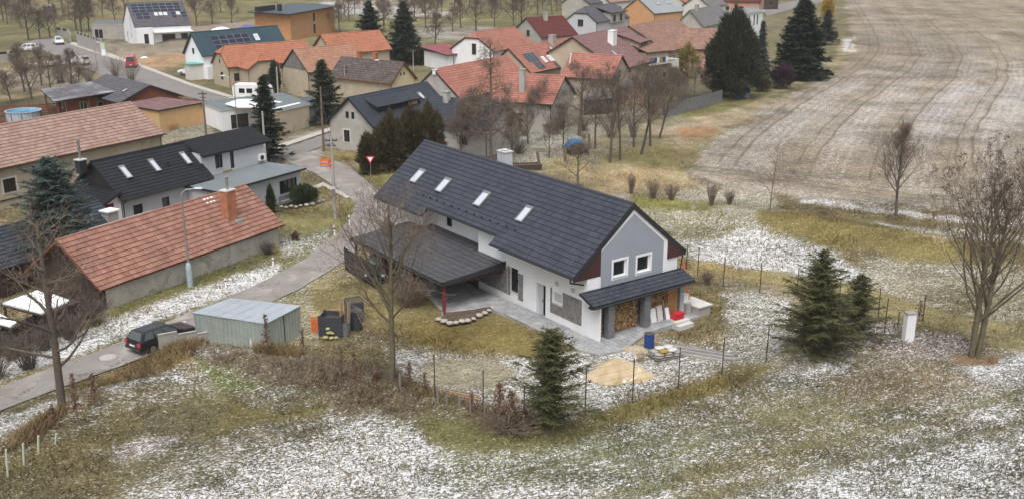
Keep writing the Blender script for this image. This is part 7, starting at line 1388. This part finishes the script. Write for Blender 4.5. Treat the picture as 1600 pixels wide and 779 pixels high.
board_fence('dark brown board fence between lane and rust red house', [(-40, 572), (60, 530), (120, 503), (175, 478)], 1.75, 'darkwood', bw=.22)
board_fence('red brown slatted fence before the pool at top left', [(-20, 184), (48, 180), (106, 176)], 1.6, 'redwood', slats=True); board_fence('red brown fence along the village road by the ochre shed', [(282, 168), (330, 172), (380, 176)], 1.5, 'redwood', slats=True); board_fence('weathered fence before the brown bungalow plot', [(-20, 208), (0, 206), (22, 214)], 1.8, 'redwood', bw=.4)
# pillared concrete wall beside the village road
def pillar_wall(label, pts, h_):
    P = [G(*q_) for q_ in pts]; R = thing('garden_wall', label, 'wall', P[0])
    for A, B_ in zip(P[:-1], P[1:]):
        d = B_ - A; L_ = d.length; u = d.normalized(); n_ = Vector((u.y, -u.x, 0)); c = A - P[0]; MB().obox(c - Vector((0, 0, .3)), u * L_, n_ * .25, (0, 0, h_ + .3)).build('base_wall', MT['concrete'], R); k = max(1, int(L_ / 2.4))
        for i in range(k + 1): o = c + u * (L_ * i / k - .25); MB().obox(o + n_ * -.03 + Vector((0, 0, h_ + .003)), u * .5, n_ * .31, (0, 0, .7)).build('pillar', MT['greyr'], R)
        for i in range(k): o = c + u * (L_ * i / k + .25); MB().obox(o + n_ * .1 + Vector((0, 0, h_ + .1)), u * (L_ / k - .5), n_ * .05, (0, 0, .45)).build('infill_panel', MT['dark'], R)
pillar_wall('grey wall with pillars before the modern house garden', [(123, 72), (145, 79), (161, 86)], 2.6); pillar_wall('grey wall with pillars left of the flat annex', [(90, 57), (108, 60), (112, 67)], 1.6); pillar_wall('dark pillared wall at the far left edge', [(-10, 98), (14, 96), (30, 92)], 1.4)
p = G(163, 88); R = thing('meter_column', 'pale electric meter column at the end of the pillar wall', 'column', (p.x, p.y, 0)); MB().box(-.4, .4, -.3, .3, -.2, 1.5).build('base', MT['white'], R); MB().box(-.45, .45, -.35, .35, 1.5, 2.7).build('cabinet', MT['guard'], R)
# pool
p = G(38, 186); R = thing('pool', 'round above ground pool with bright blue water at left', 'pool', (p.x, p.y, 0)); MB().lathe([(2.3, -.1), (2.3, 1.15), (2.42, 1.18), (2.42, 1.24), (2.2, 1.24), (2.2, 1.0)], 28).build('wall', MT['poolwall'], R); MB().lathe([(2.2, 1.0), (.01, 1.001)], 28).build('water', MT['pool'], R)
for i in range(10): t = i * .628; MB().box(2.33 * math.cos(t) - .06, 2.33 * math.cos(t) + .06, 2.33 * math.sin(t) - .06, 2.33 * math.sin(t) + .06, -.1, 1.18).build('upright', MT['steel'], R)
# terrace pool of the modern house
p = G(252, 64); R = thing('terrace_pool', 'small blue pool with white edge before the modern house', 'pool', (p.x, p.y, .0), math.radians(8)); MB().box(-7.5, 5, -1.4, 1.4, -.2, .35).build('edge', MT['kerb'], R); MB().box(-1.2, 3.4, -.9, .9, .355, .37).build('water', M_('terrace_pool_water', (.03, .22, .62), .15, .1), R)
# blue tarpaulin stack, garden bits
p = G(900, 240); R = thing('covered_woodpile', 'woodpile under a bright blue tarpaulin in the garden', 'woodpile', (p.x, p.y, 0), .3); MB().box(-1.0, .6, -.6, .6, -.1, 1.2).build('logs', MT['darkwood'], R)
rings = []
for x, zz in ((-1.25, 1.15), (-.8, 1.65), (-.1, 1.8), (.6, 1.6), (1.1, .9), (1.4, .35)): rings.append([(x, -.75, zz - .55), (x, -.62, zz - .1), (x, -.3, zz), (x, .3, zz + .05), (x, .65, zz - .1), (x, .78, zz - .6), (x, 0, zz - .25)])
MB().loft(rings).build('tarpaulin', MT['tarp'], R, True)
for i, (px, py, h_, ln) in enumerate(((844, 264, 2.0, -.35), (884, 252, 1.9, -.25), (921, 232, 1.8, -.1))): p = G(px, py); R = thing('garden_post', 'thick old wooden post on the snowy garden edge, %s from left' % ORD[i], 'post', (p.x, p.y, 0), 0, 'old garden posts'); MB().tube((0, 0, -.2), (ln, 0, h_), .17, .15, 8).build('shaft', MT['oldwood'], R); MB().tube((ln, 0, h_), (ln, 0, h_ + .03), .12, .10, 8).build('cut_face', MT['woodgrey'], R)
p = G(815, 264); R = thing('garden_bed', 'dark plank framed raised bed behind the roof ridge', 'raised bed', (p.x, p.y, 0), .15); MB().box(-2.2, 2.2, -.7, -.6, -.1, .55).box(-2.2, 2.2, .6, .7, -.1, .55).box(-2.2, -2.1, -.6, .6, -.1, .55).box(2.1, 2.2, -.6, .6, -.1, .55).build('frame', MT['darkwood'], R); MB().box(-2.1, 2.1, -.6, .6, -.1, .45).build('soil', MT['soil'], R)
board_fence('dark mesh garden fence at the field edge', [(1040, 184), (1085, 172), (1128, 160)], 1.9, 'stoneblock', bw=.5, name='mesh_fence', gap=.12)
p = G(1160, 153); R = thing('garden_crate', 'blue grey plastic crates at the garden corner by the field', 'crate', (p.x, p.y, 0), .2); bgm = M_('blue_grey_plastic', (.14, .20, .26), .6, .15); 
for i in range(2):
    for j in range(4): MB().box(-1.0 + i * 1.02, -.02 + i * 1.02, -.5, .5, .0 + j * .36, .34 + j * .36).build('crate', bgm, R)
# stones and planters before the extension
rn = random.Random(21); R = thing('rock_border', 'row of pale rocks before the round evergreen bush', 'rocks', G(470, 322)); C0 = G(470, 322)
for x, y in ((440, 325), (447, 326), (455, 324), (463, 325), (470, 323), (479, 322), (488, 320), (497, 317), (505, 315)): mb = MB(); c = G(x, y) - C0; rock(mb, (c.x, c.y, .12), rn.uniform(.2, .38), rn); mb.build('stone', MT['stonepale'], R, True)
p = G(438, 322); R = thing('garden_bench', 'grey garden furniture before the extension window', 'bench', (p.x + .6, p.y + .6, 0), math.radians(57)); MB().box(-.9, .9, -.25, .25, .42, .48).build('seat', MT['stoneblock'], R); MB().box(-.9, .9, .22, .27, .48, .9).build('backrest', MT['stoneblock'], R)
for x in (-.8, .8):
    for y in (-.2, .2): MB().box(x - .03, x + .03, y - .03, y + .03, -.1, .42).build('leg', MT['stoneblock'], R)
p = G(461, 374); R = thing('bird_house', 'tiny dark gabled garden house on the snowy verge', 'garden ornament', (p.x, p.y, 0)); MB().box(-.25, .25, -.2, .2, -.1, .35).build('body', MT['darkwood'], R); MB().prism([(-.4, -.3, .33), (.4, -.3, .33), (0, -.3, .75)], (0, .6, 0)).build('roof', MT['maroon'], R)
bush_bare('dark leafless bush at the end of the pebbled wall', 418, 397, 1.0, .8, 120, mat='twigdark')
p = G(441, 385); R = thing('gate', 'pale wire gate at the end of the pebbled wall', 'gate', (p.x, p.y, 0), 1.0); 
for x in (0, .45, .9): MB().tube((x, 0, -.1), (x, 0, 1.3), .04).build('post', MT['woodgrey'], R)
MB().tube((0, 0, 1.2), (.9, 0, 1.2), .025).tube((0, 0, .3), (.9, 0, .3), .025).build('rail', MT['woodgrey'], R)
heap('white tarp covered mound beyond the blue roof', 346, 47, 3.0, 2.0, .9, MT['snow'], 7); heap('blue tarp covered mound beyond the blue roof', 386, 45, 3.4, 2.0, 1.1, M_('blue_cover', (.10, .13, .30), .6, .2), 8); heap('small white sack on the building plot', 226, 92, 1.3, 1.0, .6, MT['snow'], 9)

# ---------------------------------------------------------------- thin winter haze over everything
hz = MB().box(-2500, 2500, -60, 3000, -1.2, 30.0).build('haze', None); m = bpy.data.materials.new('haze_air'); m.use_nodes = True; nt = m.node_tree; nt.nodes.clear(); out = nt.nodes.new('ShaderNodeOutputMaterial'); pv = nt.nodes.new('ShaderNodeVolumePrincipled'); pv.inputs['Color'].default_value = (.93, .95, 1.0, 1); pv.inputs['Density'].default_value = .00022; pv.inputs['Anisotropy'].default_value = .2; nt.links.new(pv.outputs[0], out.inputs['Volume']); hz.data.materials.append(m)
tag(hz, 'thin pale winter haze over the whole village', kind='stuff')
